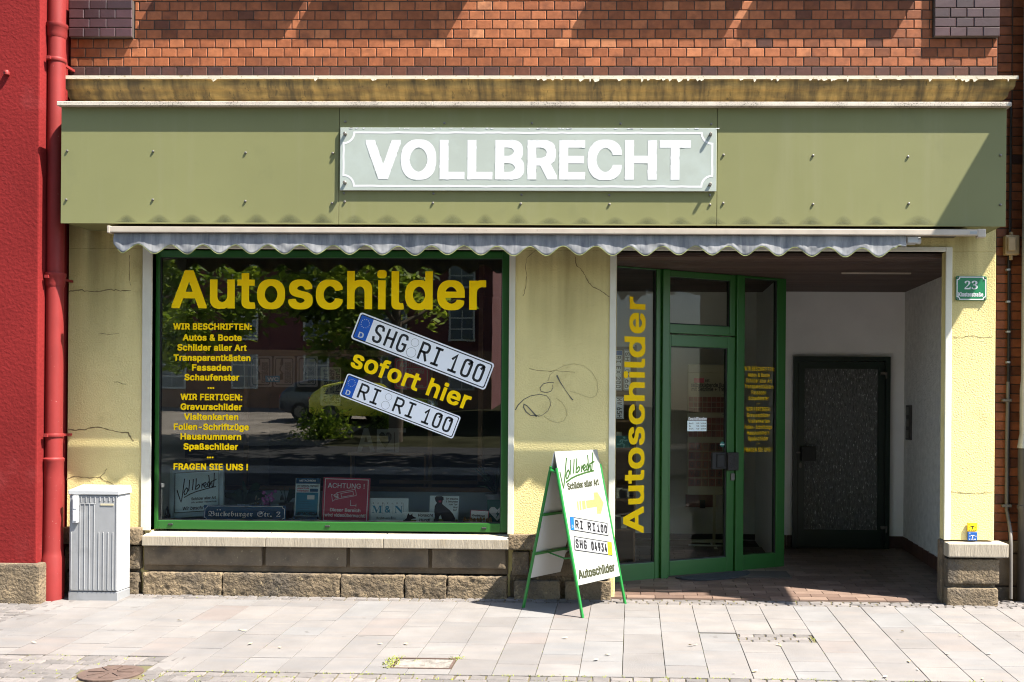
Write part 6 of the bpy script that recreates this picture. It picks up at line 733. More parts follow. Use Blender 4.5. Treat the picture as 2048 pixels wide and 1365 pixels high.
def cobbles(x0, x1, y0, y1, w, d, keep=None):
    y = y1; row = 0
    while y > y0 + .01:
        dd = d * rr.uniform(.85, 1.15); x = x0 - rr.uniform(0, w)
        while x < x1:
            ww = w * rr.uniform(.75, 1.35)
            if x + ww > x0 and (keep is None or keep(x + ww / 2, y - dd / 2)):
                stone(cob, max(x, x0) + .004, min(x + ww, x1) - .004, y - dd + .005, y - .005, rr.uniform(-.002, .001), .006, rr.random(), .004, rr)
            x += ww
        y -= dd; row += 1
cobbles(-7, 6, YC, 0.10, .085, .065, lambda x, y: not (-.13 < x < 2.9 and y > -.004) and not (x < xl_limit and y < YC))
notman = lambda x, y: (x - man.x) ** 2 + (y - man.y) ** 2 > .195 ** 2
cobbles(-7, xl_limit + .02, -3.3, .25, .10, .09, notman)
cobbles(xl_limit + .02, -3.05 + CWD * .5, -3.3, -1.885, .11, .10, notman)
cobbles(-3.05 + CWD * .5, 6, -3.3, -2.205, .11, .10); cobbles(*pat, .10, .07)
struct(cob, 'cobble_paving', M_cobble, slope=True)
# weeds in the joints: uncountable
wd = MB()
def tuft(x, y, n, h):
    for _ in range(n):
        a = rr.uniform(0, 6.28); l = rr.uniform(.3, 1) * h; px_, py_ = x + rr.gauss(0, .012), y + rr.gauss(0, .008)
        q = Vector((math.cos(a), math.sin(a), 0)) * l * .7; w = Vector((-q.y, q.x, 0)).normalized() * .004
        b = Vector((px_, py_, -.006)); wd.face([b - w, b + w, b + q * .6 + w * .8 + Vector((0, 0, l * .5)), b + q + Vector((0, 0, l * .45))])
for _ in range(420):
    x = rr.uniform(-5, 3.6); tuft(x, rr.choice([-2.2, -2.2, -2.3, -2.4]) + rr.uniform(-.01, .01) if x > -3 else rr.uniform(-2.4, -1.88), rr.randint(2, 6), .022)
for _ in range(70): tuft(rr.uniform(ax0 - .05, ax0 + .03), rr.uniform(ay0, ay1 + .02), 4, .03)
for _ in range(25): tuft(rr.uniform(ax1 - .04, ax1 + .03), ay1 + rr.uniform(-.03, .02), 4, .025)
for _ in range(60): tuft(rr.uniform(1.2, 1.6), G(1540, 1276).y + rr.uniform(-.03, .03), 3, .016)
for k in range(60):
    xx = col0 + rr.randint(-14, 11) * CWD
    for _ in range(8): tuft(xx, rr.uniform(-2.1, -.9), 2, .012)
for _ in range(120): tuft(rr.uniform(-4.6, 3.2), -.005 + rr.uniform(-.24, .0), 2, .012)
tag(wd.build('weeds', M_weed, slope=True, normals=False), kind='stuff', label='thin green weeds and moss growing in the paving joints')

# ------------------------------------------------------------------ the shop building
XL, XR = WX(135, 800), WX(1990, 800)
ZB = WZ(152, 1060)                     # bottom of the brickwork
bld = empty('shop_building', (-0.84, 0, 0), 'old brick shop building with yellow plastered ground floor, green shop window and recessed entrance', 'building')
FZ = front(0.0)
# brickwork: header bond, each brick a body of its own inside the wall mesh
bk = MB(); CH = 18.75 * 8.7 / FOC; BW = 31.0 * 8.74 / FOC
bk.box(XL, XR, .006, .40, ZB - .005, 6.6, 1)
blocks = [(WX(143, 40), WX(269, 40)), (WX(1866, 40), WX(1997, 40))]
blk0 = WZ(77.5, 1060); blk1 = blk0 + 4 * CH
rb = random.Random(5)
def brick(mb, x0, x1, z0, z1, yf, m, t, dep=.02, ch=.004):
    P = [(x0, z0), (x1, z0), (x1, z1), (x0, z1)]; I = [(x0 + ch, z0 + ch), (x1 - ch, z0 + ch), (x1 - ch, z1 - ch), (x0 + ch, z1 - ch)]
    w = [rb.uniform(-.0008, .0008) for _ in range(4)]
    vs = [(p[0], yf + w[i], p[1]) for i, p in enumerate(I)] + [(p[0], yf + ch, p[1]) for p in P] + [(p[0], yf + dep, p[1]) for p in P]
    mb.mesh(vs, [(0, 1, 2, 3)] + [(4 + i, 4 + (i + 1) % 4, (i + 1) % 4, i) for i in range(4)] + [(8 + i, 8 + (i + 1) % 4, 4 + (i + 1) % 4, 4 + i) for i in range(4)], m, t)
row = 0; z = ZB
while z < 6.5:
    off = BW / 2 if row % 2 else 0.0; x = XL - off
    while x < XR - .02:
        x0, x1 = max(x, XL), min(x + BW, XR); cx = (x0 + x1) / 2
        inblk = any(a - .01 < cx < b + .01 for a, b in blocks) and blk0 - .02 < z + CH / 2 < (blk1 if cx < 0 else 6.5)
        segs = [(x0, x1)]
        for (a, b), tp in zip(blocks, (blk1, 6.5)):
            if blk0 - .02 < z + CH / 2 < tp: segs = [q_ for p_, r_ in segs for q_ in ((p_, min(r_, a)), (max(p_, b), r_)) if q_[1] - q_[0] > .012] if any(p_ < b and r_ > a for p_, r_ in segs) else segs
        for x0, x1 in segs:
            base = .62 + .16 * mnoise.noise(Vector((cx * .7, 3.1, z * .9))) + rb.gauss(0, .13) - (.15 if rb.random() < .06 else 0)
            if row == 0: base = .16 + rb.uniform(-.05, .09) + .1 * max(0, mnoise.noise(Vector((cx * .6, 9, 1))))
            elif row == 1: base = .50 + .12 * mnoise.noise(Vector((cx * .6, 5, 1))) + rb.gauss(0, .09)
            elif row == 2: base = .62 + rb.gauss(0, .12)
            edge = min(abs(cx - XL), abs(XR - cx))
            if edge < .5 and row < 6: base -= .12 * rb.random()
            brick(bk, x0 + .004, x1 - .004, z + .004, z + CH - .004, rb.uniform(-.001, .001), 0, max(0, min(1, base)))
        x += BW
    z += CH; row += 1
bk.build('brick_wall', [M_brick, M_mortar], bld)
for (bx0, bx1), top in zip(blocks, (blk1, 6.5)):
    q = MB(); q.box(bx0 + .004, bx1 - .004, -.038, .0, blk0 + .004, top, 1)
    z = blk0; rw = 0
    while z < top - .02:
        L = [.33, .27, .40] if rw % 2 else [.24, .25, .25, .26]
        xx = bx0
        for f in L:
            wv = (bx1 - bx0) * f; brick(q, xx + .003, xx + wv - .003, z + .003, z + CH - .003, -.045 + rb.uniform(-.001, .001), 0, rb.random(), .01); xx += wv
        z += CH; rw += 1
    q.build('brick_panel', [M_purple, M_mortar], bld)
# window sills above the photograph whose shadows fall across the bricks
K = -SUN_DIR.y / SUN_DIR.z; SX = SUN_DIR.x / SUN_DIR.z
for xa, xb in ((271, 563), (590, 890), (1142, 1444), (1472, 1783)):
    p = .14; h = p / K; zl = WZ(82, (xa + xb) / 2); q = MB()
    q.box(WX(xa, 80) + SX * h, WX(xb, 80) + SX * h, -p, .01, zl + h, zl + h + .10); q.build('upper_window_sill', M_sill, bld, bevel=.006)
# cornice with its run-over ends
q = MB(); zc1 = WZ(151.5, 1060, -.235); zc0 = WZ(199, 1060, -.05)
prof = [(-.235, zc1), (-.235, zc1 - .028), (-.215, zc1 - .034), (-.212, zc1 - .075), (-.200, zc1 - .098), (-.175, zc1 - .104), (-.168, zc1 - .112), (-.160, zc1 - .145), (-.135, zc1 - .165), (-.10, zc1 - .17), (-.05, zc0 - .05)]
xc0, xc1 = WX(131, 175, -.2), WX(2034, 175, -.2)
nn = 90; rc = random.Random(3)
for i in range(len(prof) - 1):
    for j in range(nn):
        xa = xc0 + (xc1 - xc0) * j / nn; xb = xc0 + (xc1 - xc0) * (j + 1) / nn
        ins = (-.235 - prof[i][0]) * .8 * (1 if j == nn - 1 else 0); ins2 = (-.235 - prof[i + 1][0]) * .8 * (1 if j == nn - 1 else 0)
        q.face([(xa, prof[i][0], prof[i][1]), (xb + ins, prof[i][0], prof[i][1]), (xb + ins2, prof[i + 1][0], prof[i + 1][1]), (xa, prof[i + 1][0], prof[i + 1][1])], 1 if i == 0 else 0)
q.face([(xc0, -.235, zc1), (xc1, -.235, zc1), (xc1, .0, zc1 + .05), (xc0, .0, zc1 + .05)], 1)
for xe, s in ((xc0, 0), (xc1, 1)):
    pts = [(xe + (( -.235 - a) * .8 if s else 0), a, b) for a, b in prof] + [(xe - (.15 if s else 0), .2, zc0 - .05), (xe, .2, zc1)]
    q.face(pts, 0)
for _ in range(46):                     # flakes of old paint hanging off the top edge
    x = rc.uniform(xc0 + .3, xc1 - .05); x = x if rc.random() < .25 else rc.uniform(-1.0, xc1 - .05); w = rc.uniform(.012, .06); hh = rc.uniform(.006, .028)
    q.face([(x, -.2365, zc1 - .026), (x + w, -.2365, zc1 - .027), (x + w * rc.uniform(.5, 1), -.2375, zc1 - .028 - hh * .6), (x + w * .3, -.238, zc1 - .028 - hh)], 1)
q.build('cornice', [M_cornice, M_flake], bld, weld=False, normals=False)
# plastered ground floor: piers and lintel in one skin
ZW = WZ(499, 650)                        # top of both openings
wx0, wx1 = WX(303, 800), WX(1017, 800)   # shop window opening
ex0, ex1 = WX(1231, 800), WX(1889, 800)  # entrance opening
ZP = WZ(1070, 1120)                      # top of the plinth under the plaster
ZPR = WZ(1081, 1945)
def wallface(mb, x0, x1, z0, z1, y0, y1, m=0): mb.box(x0, x1, y0, y1, z0, z1, m)
q = MB()
q.box(XL, wx0, 0, .30, ZP, ZW); q.box(wx1, ex0, 0, .30, ZP, ZW); q.box(ex1, XR, 0, .11, ZPR, ZW)
q.box(XL, XR, 0, .30, ZW, ZB - .006)
q.box(XR - .05, XR, .11, 2.7, 0, ZW); q.box(XL, wx0, .02, .30, 0, ZP); q.box(wx1, ex0, .02, .30, 0, ZP)
q.build('plaster_wall', M_plaster, bld, bevel=.004)
# painted bands round the openings
q = MB(); t1, t2 = WX(284, 800), WX(1029, 800)
q.box(t1, wx0 + .0, -.012, .07, ZP, ZW + .03); q.box(wx1, t2, -.012, .07, ZP, ZW + .03); q.box(wx0, wx1, -.012, .07, ZW, ZW + .03)
q.build('window_surround', M_trim, bld, bevel=.004)
q = MB(); u1, u2 = WX(1218, 800), WX(1902, 800)
q.box(u1, ex0, -.012, .10, ZP, ZW + .04); q.box(ex1, u2, -.012, .002, ZPR, ZW + .04); q.box(ex0, ex1, -.012, .12, ZW, ZW + .04)
q.build('entrance_surround', M_trim, bld, bevel=.004)
# cracks and graffiti on the plaster
def pxs(pts, F=FZ, c=.0): return [F.px(x, y, c) for x, y in pts]
rk = random.Random(2)
for pts, w in (([(137, 583), (150, 581), (165, 580), (178, 583), (195, 584), (208, 582), (222, 578), (232, 581), (246, 582), (262, 582)], 2.0),
    ([(136, 859), (152, 861), (170, 860), (190, 855), (206, 857), (225, 862), (240, 865), (256, 866), (262, 877), (267, 882)], 2.6),
    ([(134, 958), (150, 953), (168, 955), (185, 957), (200, 955), (208, 948), (214, 938)], 1.8), ([(200, 955), (210, 962), (222, 966), (228, 972)], 1.6),
    ([(196, 667), (210, 669), (238, 667)], 1.2), ([(258, 510), (260, 540), (258, 560), (262, 572)], 1.1), ([(230, 764), (246, 767), (252, 769)], 1.1),
    ([(1151, 512), (1153, 532), (1164, 540), (1170, 552), (1178, 566), (1186, 575), (1200, 580), (1212, 590), (1219, 593)], 1.8),
    ([(1072, 500), (1055, 515), (1051, 530), (1053, 552), (1052, 575), (1046, 592)], 1.2), ([(1060, 739), (1085, 741), (1110, 742), (1150, 745)], 1.0),
    ([(1904, 675), (1925, 675), (1945, 672), (1960, 676), (1985, 674)], 1.2), ([(1903, 985), (1930, 986), (1960, 987), (1986, 985)], 1.2)):
    P = pxs(pts); fine = []
    for i in range(len(P) - 1):
        for s in range(3):
            f = s / 3; fine.append((P[i][0] * (1 - f) + P[i + 1][0] * f + rk.gauss(0, .0028), P[i][1] * (1 - f) + P[i + 1][1] * f + rk.gauss(0, .0028)))
    fine.append(P[-1]); n = len(fine)
    q = MB(); q.stroke(FZ, fine, [w / 240 * (.35 + rk.random() * .8) for i in range(n)], .0015); q.build('crack', M_crack, bld, normals=False)
q = MB()
q.stroke(FZ, pxs([(1031, 820), (1036, 811), (1048, 799), (1062, 792), (1080, 789), (1093, 792), (1100, 800), (1101, 811), (1096, 822), (1086, 830), (1076, 834)]), [0.0086, 0.0079, 0.0065, 0.0050, 0.0050, 0.0043, 0.0043, 0.0043, 0.0036, 0.0036, 0.0029], .0022)
q.stroke(FZ, pxs([(1073, 833), (1065, 824), (1054, 812), (1048, 809), (1047, 815), (1052, 824), (1061, 831), (1073, 832), (1080, 830)]), [0.0130, 0.0086, 0.0079, 0.0072, 0.0086, 0.0086, 0.0065, 0.0065, 0.0029], .0028)
q.stroke(FZ, pxs([(1114, 752), (1120, 764), (1129, 778), (1138, 791), (1145, 800)]), [0.0144, 0.0079, 0.0050, 0.0050, 0.0101], .0022)
q.stroke(FZ, pxs([(1108, 766), (1098, 765), (1087, 768), (1080, 776), (1082, 783), (1092, 786), (1102, 783), (1106, 776), (1105, 770)]), [0.0043, 0.0050, 0.0058, 0.0058, 0.0050, 0.0043, 0.0043, 0.0036, 0.0029], .0025)
q.stroke(FZ, pxs([(1096, 762), (1100, 750), (1112, 740), (1128, 732), (1148, 728), (1168, 732), (1184, 745), (1194, 762), (1196, 780), (1192, 792), (1183, 796), (1170, 793), (1155, 787), (1140, 783)]), [0.0086, 0.0043, 0.0036, 0.0029, 0.0029, 0.0029, 0.0029, 0.0036, 0.0043, 0.0043, 0.0036, 0.0029, 0.0029, 0.0029], .0022, 1)
q.stroke(FZ, pxs([(1113, 797), (1124, 805), (1132, 818), (1134, 830), (1128, 842), (1115, 846), (1101, 842), (1088, 833)]), .004, .0022, 1)
q.build('graffiti', [M_spray, M_sprayl], bld, normals=False)
# stone plinths
def block(mb, x0, x1, z0, z1, y, t, dep=.14, seg=0): mb.box(x0, x1, y, y + dep, z0, z1, 0, t)
def rough_plinth(name, rects, m, bev=.012, rg=(.024, .006, 16)):
    q = MB()
    for (x0, x1, z0, z1, y, t) in rects: block(q, x0, x1, z0, z1, y, t, .2 + y * -1)
    return q.build(name, m, bld, bevel=bev, seg=2, rough=rg, smooth=True)
zs1 = WZ(1076, 650, -.085); zs0 = WZ(1096, 650, -.085)
q = MB(); xs = [WX(283, 1080, -.085), WX(531, 1080, -.085), WX(766, 1080, -.085), WX(1017, 1080, -.085)]
for a, b in zip(xs, xs[1:]):
    q.hexa([(a + .002, -.085, zs0), (b - .002, -.085, zs0), (b - .002, .10, zs0), (a + .002, .10, zs0), (a + .002, -.085, zs1), (b - .002, -.085, zs1), (b - .002, .10, zs1 + .028), (a + .002, .10, zs1 + .028)], 0, random.random())
q.build('window_sill', M_sill, bld, bevel=.006, seg=2)
za1 = zs0 - .004; za0 = WZ(1134, 650, -.04); zb1 = WZ(1149, 650, -.07)
xa = [WX(v, 1115, -.04) for v in (284, 527, 696, 860, 1015)]
rough_plinth('plinth_course', [(a + .016, b - .016, za0, za1, -.04, rk.random()) for a, b in zip(xa, xa[1:])] + [(xa[0], xa[-1], zb1 + .005, za1 - .01, -.005, .3)], M_stoneS, .006, (.03, .0025, 14))
xb = [WX(v, 1170, -.07) for v in (283, 443, 680, 809, 893, 1014)]
rough_plinth('plinth_base', [(a + .004, b - .004, -.06, zb1 - rk.uniform(0, .01), -.07 + rk.uniform(-.006, .006), rk.random()) for a, b in zip(xb, xb[1:])], M_stone, .014, (.018, .011, 22))
m0, m1 = WX(1017, 1120, -.05), WX(1224, 1120, -.05)
zm = [WZ(v, 1120, -.06) for v in (1071, 1101, 1105, 1153, 1163)]
rough_plinth('pier_plinth', [(m0 + .004, m1, zm[1], zm[0], -.075, .7), (m0 + .03, WX(1060, 1120, -.05) - .01, zm[3], zm[2], -.05, .4), (WX(1060, 1120, -.05) + .01, m1 - .01, zm[3], zm[2], -.05, .5),
    (m0 + .05, WX(1122, 1120, -.06) - .006, -.06, zm[4], -.06, .6), (WX(1131, 1120, -.06), m1 - .008, -.06, zm[4], -.06, .45), (m0 + .01, m1 - .02, 0, zm[3] + .03, -.005, .2)], M_stone)
l0, l1 = XL, WX(281, 1120, -.05)
rough_plinth('pier_plinth', [(l0, l1, WZ(1090, 265, -.06), WZ(1056, 265, -.06), -.075, .6), (l0 + .01, l1 - .01, WZ(1139, 265, -.05), WZ(1093, 265, -.05), -.05, .35), (l0 + .02, l1 - .02, -.06, WZ(1146, 265, -.05), -.055, .3), (l0 + .01, l1 - .03, 0, .5, -.005, .2)], M_stone)
r0, r1, r2 = WX(1896, 1120, -.12), WX(2018, 1100, -.13), WX(1999, 1140, -.09)
zr = [WZ(v, 1950, -.1) for v in (1087, 1115, 1119, 1169, 1177)]
q = MB(); q.box(r0, r1, -.13, .10, zr[1], zr[0]); q.build('pier_cap_stone', M_sill, bld, bevel=.01, seg=2)
rough_plinth('pier_plinth', [(r0 + .004, r2, zr[3], zr[2], -.10, .55), (r0, r2 - .01, -.06, zr[4], -.105, .5), (r0 + .015, r2 - .02, 0, zr[2], -.06, .2)], M_stone, .018)
q = MB(); q.box(ex1 - .02, r0 + .02, .0, .105, -.02, ZPR); q.build('pier_reveal', M_stone, bld, bevel=.01)
# --- shop window
FG = front(.075)
win = empty('shop_window', (0, 0, 0)); win.parent = bld; win.location = Vector((0, 0, 0)) - bld.location
gx0, gx1 = WX(319, 780, .075), WX(1003.5, 780, .075); gz0, gz1 = WZ(1044, 660, .075), WZ(516, 660, .075)
fz0 = WZ(1062, 660, .06)
def framing(mb, F, a0, a1, b0, b1, w, c0, c1, m=0):          # mitred rectangular frame
    wl, wr, wb, wt = w
    mb.fbox(F, a0, a0 + wl, b0, b1, c0, c1, m); mb.fbox(F, a1 - wr, a1, b0, b1, c0, c1, m)
    mb.fbox(F, a0 + wl, a1 - wr, b0, b0 + wb, c0, c1, m); mb.fbox(F, a0 + wl, a1 - wr, b1 - wt, b1, c0, c1, m)
q = MB(); framing(q, FG, wx0 + .001, wx1 - .001, fz0, ZW - .002, (gx0 - wx0, wx1 - gx1, gz0 - fz0, ZW - gz1), -.05, .018)
q.build('frame', M_green, win, bevel=.006, seg=2)
q = MB(); framing(q, FG, gx0, gx1, gz0, gz1, (.008, .008, .008, .008), -.03, .004); q.build('gasket', M_gasket, win)
q = MB(); q.fbox(FG, gx0 + .004, gx1 - .004, gz0 + .004, gz1 - .004, -.018, -.010); q.build('pane', M_glass, win)
for i, vx in enumerate((341, 655, 968)):
    a, b = FG.px(vx, 1049 + i * 4, .018); q = MB(); q.fbox(FG, a - .02, a + .02, b - .008, b + .008, .014, .026); q.build('drain_cap', M_gasket, win, bevel=.003)
CG = -.0085
def line(mb, F, txt, x0, x1, yb, cap_px, c, m=0, t=.5, **k):
    a0, b = F.px(x0, yb, c); a1, _ = F.px(x1, yb, c); b = (b + F.px(x1, yb, c)[1]) / 2
    _, b2 = F.px(x0, yb - cap_px, c); mb.text(F, txt, a0, a1, b, abs(b2 - F.px(x0, yb, c)[1]), c, m, t, **k)
def letter(parent, F, txt, x0, x1, yb, cap_px, m, c=CG, name='lettering', **k):
    q = MB(); line(q, F, txt, x0, x1, yb, cap_px, c, **k); return q.build(name, m, parent, normals=False)
BOLD = .021
letter(win, FG, 'Autoschilder', 343, 972, 618.5, 76, M_vinyl, bold=BOLD, track=.02)
TXT = [('WIR BESCHRIFTEN:', 346.3, 503.7, 660), ('Autos & Boote', 365.5, 483.5, 682), ('Schilder aller Art', 354.7, 493.6, 702), ('Transparentkästen', 347, 501, 722.4),
 ('Fassaden', 384, 463, 742), ('Schaufenster', 368.9, 478.4, 761.5), ('...', 415.4, 428.5, 778), ('WIR FERTIGEN:', 361, 484.5, 801), ('Gravurschilder', 361, 484, 820.5),
 ('Visitenkarten', 367.9, 476.7, 840.4), ('Folien-Schriftzüge', 347.6, 497.6, 860.6), ('Hausnummern', 361, 482.4, 880), ('Spaßschilder', 367, 476, 900), ('...', 413.7, 427, 917), ('FRAGEN SIE UNS !', 347, 496, 940.5)]
for t, x0, x1, yb in TXT: letter(win, FG, t, x0, x1, yb, 12.8, M_vinyl, bold=.03, track=.03)
def tilted(px0, py0, px1, py1, F, c):          # frame along a slanting baseline lying in F
    a0, b0 = F.px(px0, py0, c); a1, b1 = F.px(px1, py1, c); d = F.u * (a1 - a0) + F.v * (b1 - b0)
    return Fr(F.at(a0, b0), d, F.v), math.hypot(a1 - a0, b1 - b0)
T, LN = tilted(699.5, 733, 934.5, 821, FG, CG)
q = MB(); q.text(T, 'sofort hier', 0, LN * 1.0, 0, 37 / 240, CG, bold=BOLD, track=.02); q.build('lettering', M_vinyl, win, normals=False)
def eu_plate(q, T, w, h, c, txt1, txt2, txt3, eu=True, scl=1.0):   # materials: 0 white 1 black 2 blue 3 text-light
    e = h * .05
    q.rrect(T, 0, w, 0, h, h * .10, c, c + .0012, 0); q.rrect(T, e, w - e, e, h - e, h * .08, c + .0013, c + .0017, 1)
    q.rrect(T, e * 1.75, w - e * 1.75, e * 1.75, h - e * 1.75, h * .06, c + .0018, c + .0021, 0)
    d = c + .0026
    if eu:
        q.rrect(T, e * 1.75, w * .105, e * 1.75, h - e * 1.75, .002, c + .0022, c + .0024, 2)
        for i in range(12):
            a = R(30 * i); q.disc(T, w * .06 + h * .15 * math.cos(a), h * .67 + h * .15 * math.sin(a), h * .017, d, 6, 3)
        q.text(T, 'D', w * .042, w * .08, h * .14, h * .2, d, 3, bold=.02)
    return d
for (tl, tr, bl), t1, t2, gap in ((((722, 623.4), (990.5, 727.5), (701, 677)), 'SHG', 'RI', 3), (((695, 745.5), (921.8, 833), (678.5, 791)), 'RI', 'RI', 2)):
    a, b = FG.px(*bl, CG); a2, b2 = FG.px(tl[0], tl[1], CG); a3, b3 = FG.px(tr[0], tr[1], CG)
    T = Fr(FG.at(a, b), FG.u * (a3 - a2) + FG.v * (b3 - b2), FG.v); w = math.hypot(a3 - a2, b3 - b2); h = math.hypot(a2 - a, b2 - b) * .985
    q = MB(); d = eu_plate(q, T, w, h, CG, t1, t2, '')
    lo, hh = h * .17, h * .66
    if gap == 3: cuts = (.135, .385, .475, .645, .70, .955)
    else: cuts = (.135, .325, .445, .635, .70, .955)
    plate_text(q, T, t1, w * cuts[0], w * cuts[1], lo, hh, d, 1); plate_text(q, T, t2, w * cuts[2], w * cuts[3], lo, hh, d, 1); plate_text(q, T, '100', w * cuts[4], w * cuts[5], lo, hh, d, 1)
    gx = w * (cuts[1] + cuts[2]) / 2
    q.ring(T, gx, h * .68, h * .135, h * .143, d, 28, 1); q.ring(T, gx, h * .31, h * .165, h * .174, d, 28, 1)
    q.build('plate_decal', [M_plate, M_black, M_euro, M_white], win, normals=False)
# --- recessed entrance
YB = 2.65
rx1 = WX(1808, 840, YB); zc = WZ(584.5, 1700, YB); zf = WZ(1096, 1700, YB)
def fl(y): return .008 + (zf - .008) * max(0, y) / YB
tl = MB(); rt = random.Random(4); y = .0; rw = 0
tl_y0 = -.005
base = MB(); base.face([(-1.0, tl_y0, fl(0) - .012), (rx1 + .01, tl_y0, fl(0) - .012), (rx1 + .01, YB, fl(YB) - .012), (-1.0, YB, fl(YB) - .012)])
while y < YB:
    x = -1.0 - (.12 if rw % 2 else 0)
    while x < rx1:
        a0, a1 = max(x, -1) + .003, min(x + .24, rx1) - .003; b0, b1 = y + .003, min(y + .115, YB) - .003
        if a1 - a0 > .02 and b1 - b0 > .01:
            h = lambda yy: fl(yy) + rt.uniform(-.0004, .0004)
            vs = [(a0, b0, h(b0)), (a1, b0, h(b0)), (a1, b1, h(b1)), (a0, b1, h(b1)), (a0, b0, fl(b0) - .02), (a1, b0, fl(b0) - .02), (a1, b1, fl(b1) - .02), (a0, b1, fl(b1) - .02)]
            tl.mesh(vs, [(0, 1, 2, 3), (4, 5, 1, 0), (5, 6, 2, 1), (6, 7, 3, 2), (7, 4, 0, 3)], 0, rt.random())
        x += .24
    y += .115; rw += 1
tl.v += []; n0 = len(tl.v); tl.mesh(base.v, base.f, 1)
tl.build('entrance_floor', [M_tile, mat('tile_grout', (.15, .12, .10), .95)], bld)
sx0 = WX(1568, 840, 1.48)
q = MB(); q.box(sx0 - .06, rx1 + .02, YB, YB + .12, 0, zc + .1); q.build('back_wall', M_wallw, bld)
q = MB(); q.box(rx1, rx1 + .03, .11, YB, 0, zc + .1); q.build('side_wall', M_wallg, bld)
q = MB(); q.box(sx0 - .06, sx0, 1.6, YB, 0, zc); q.build('partition_wall', M_wallw, bld)
q = MB(); y = .12
while y < YB: q.box(-.6, rx1 + .03, y, y + .094, zc + rk.uniform(0, .001), zc + .02, 0, rk.random()); y += .1
q.box(-.6, rx1 + .03, .1, YB + .1, zc + .012, zc + .1, 0, 0)
q.build('entrance_ceiling', M_boards, bld)
q = MB(); hs = WZ(1072, 1700, YB) - zf
nx = int((rx1 - sx0) / .2)
for i in range(nx): q.box(sx0 + (rx1 - sx0) * i / nx + .002, sx0 + (rx1 - sx0) * (i + 1) / nx - .002, YB - .012, YB, zf, zf + hs, 0, rk.random())
for i in range(13): q.box(rx1 - .012, rx1, .12 + (YB - .14) * i / 13 + .002, .12 + (YB - .14) * (i + 1) / 13 - .002, fl(1.2) - .03, fl(.12 + YB * i / 13) + hs, 0, rk.random())
q.build('skirting', M_skirt, bld)
a = W(1683, 547, .9); t = (zc - .004 - EYE.z)
d1, d2 = ray(1683, 547.5), ray(1823, 547.5); p1 = EYE + d1 * ((zc - .01 - EYE.z) / d1.z); p2 = EYE + d2 * ((zc - .01 - EYE.z) / d2.z)
q = MB(); q.box(p1.x, p2.x, p1.y - .012, p1.y + .012, zc - .014, zc + .004); q.build('ceiling_batten', M_rail, bld, bevel=.004)
# rear door
FD = front(YB - .03)
rd = empty('rear_door', (0, 0, 0)); rd.parent = bld; rd.location = -bld.location
a0, b1 = FD.px(1586.5, 713); a1, _ = FD.px(1780, 713); c0, d1 = FD.px(1609, 738); c1, d0 = FD.px(1753, 1061)
q = MB(); framing(q, FD, a0, a1, zf, b1, (.05, .05, .001, .05), -.02, .035); framing(q, FD, a0 + .055, a1 - .07, zf + .005, b1 - .055, (c0 - a0 - .055, a1 - .07 - c1, d0 - zf, b1 - .055 - d1), -.015, .02)
q.fbox(FD, a1 - .07, a1 - .05, zf, b1 - .05, -.02, .005); q.build('frame', M_greend, rd, bevel=.004)
M_rip = mat('textured_glass_painted_glints', (.10, .104, .10), .25, var=.5, vs=40, bump=1.0, bs=45, bd=.02, stretch=(1.5, 1, .5), spots=[(55, .58, .68, (.6, .6, .59), .9, (1.3, 1, .4))])  # pale streaks paint glints into the glass colour
q = MB(); q.fbox(FD, c0, c1, d0, d1, -.01, .002); q.build('pane', M_rip, rd)
ha, hb = FD.px(1600, 922); hc, hd = FD.px(1630, 893)
q = MB(); q.fbox(FD, ha, hc, hb, hd, .02, .06); q.fbox(FD, ha, ha + .02, hb, hd, .06, .085); q.build('handle', M_gasket, rd, bevel=.004)
q = MB(); q.fbox(FD, FD.px(1592, 892)[0], FD.px(1607, 892)[0], FD.px(0, 893)[1], FD.px(0, 890)[1], .02, .05); q.build('latch_plate', M_bolt, rd); q = MB(); k_ = FD.px(1600, 931); q.rrect(FD, k_[0] - .012, k_[0] + .012, k_[1] - .03, k_[1] + .03, .011, .02, .028); q.build('lock', M_bolt, rd)
for hy in (749, 1056):
    k_ = FD.px(1767, hy); q = MB(); q.fbox(FD, k_[0] - .04, k_[0] + .03, k_[1] - .012, k_[1] + .022, .02, .05); q.fbox(FD, k_[0] + .012, k_[0] + .03, k_[1] - .05, k_[1] - .012, .02, .045); q.build('hinge', M_bolt, rd, bevel=.003)
# --- slanting shop front
def floorhit(px, py, z):
    d = ray(px, py); return EYE + d * ((z - EYE.z) / d.z)
S0 = floorhit(1234, 1166, .02); S1 = floorhit(1566, 1137, .035)
FS = Fr((S0.x, S0.y, 0), (S1.x - S0.x, S1.y - S0.y, 0)); SL = (Vector((S1.x, S1.y, 0)) - Vector((S0.x, S0.y, 0))).length
FS = Fr((S0.x, S0.y, 0), FS.u)
zt = zc - .004
sf = empty('shop_front', (0, 0, 0)); sf.parent = bld; sf.location = -bld.location
A = lambda px, py=850, c=0: FS.px(px, py, c)[0]
B = lambda py, px, c=0: FS.px(px, py, c)[1]
q = MB()
zb_ = .012
gA0, gA1 = A(1229), A(1309); gAz0, gAz1 = B(1127, 1270), B(538, 1270)
framing(q, FS, A(1222) - .1, A(1319), zb_, zt, (A(1229) - A(1222) + .1, A(1319) - gA1, gAz0 - zb_, zt - gAz1), -.05, .02)
q.fbox(FS, A(1319), A(1333), zb_, zt, -.06, .05)                      # post
q.fbox(FS, A(1468), A(1483), zb_, zt, -.06, .04)                      # post
gC0, gC1 = A(1486), A(1551); gCz0, gCz1 = B(1110, 1520), B(559, 1520)
framing(q, FS, A(1483), A(1568), zb_ + .01, zt, (gC0 - A(1483), A(1568) - gC1, gCz0 - zb_, zt - gCz1), -.05, .02)
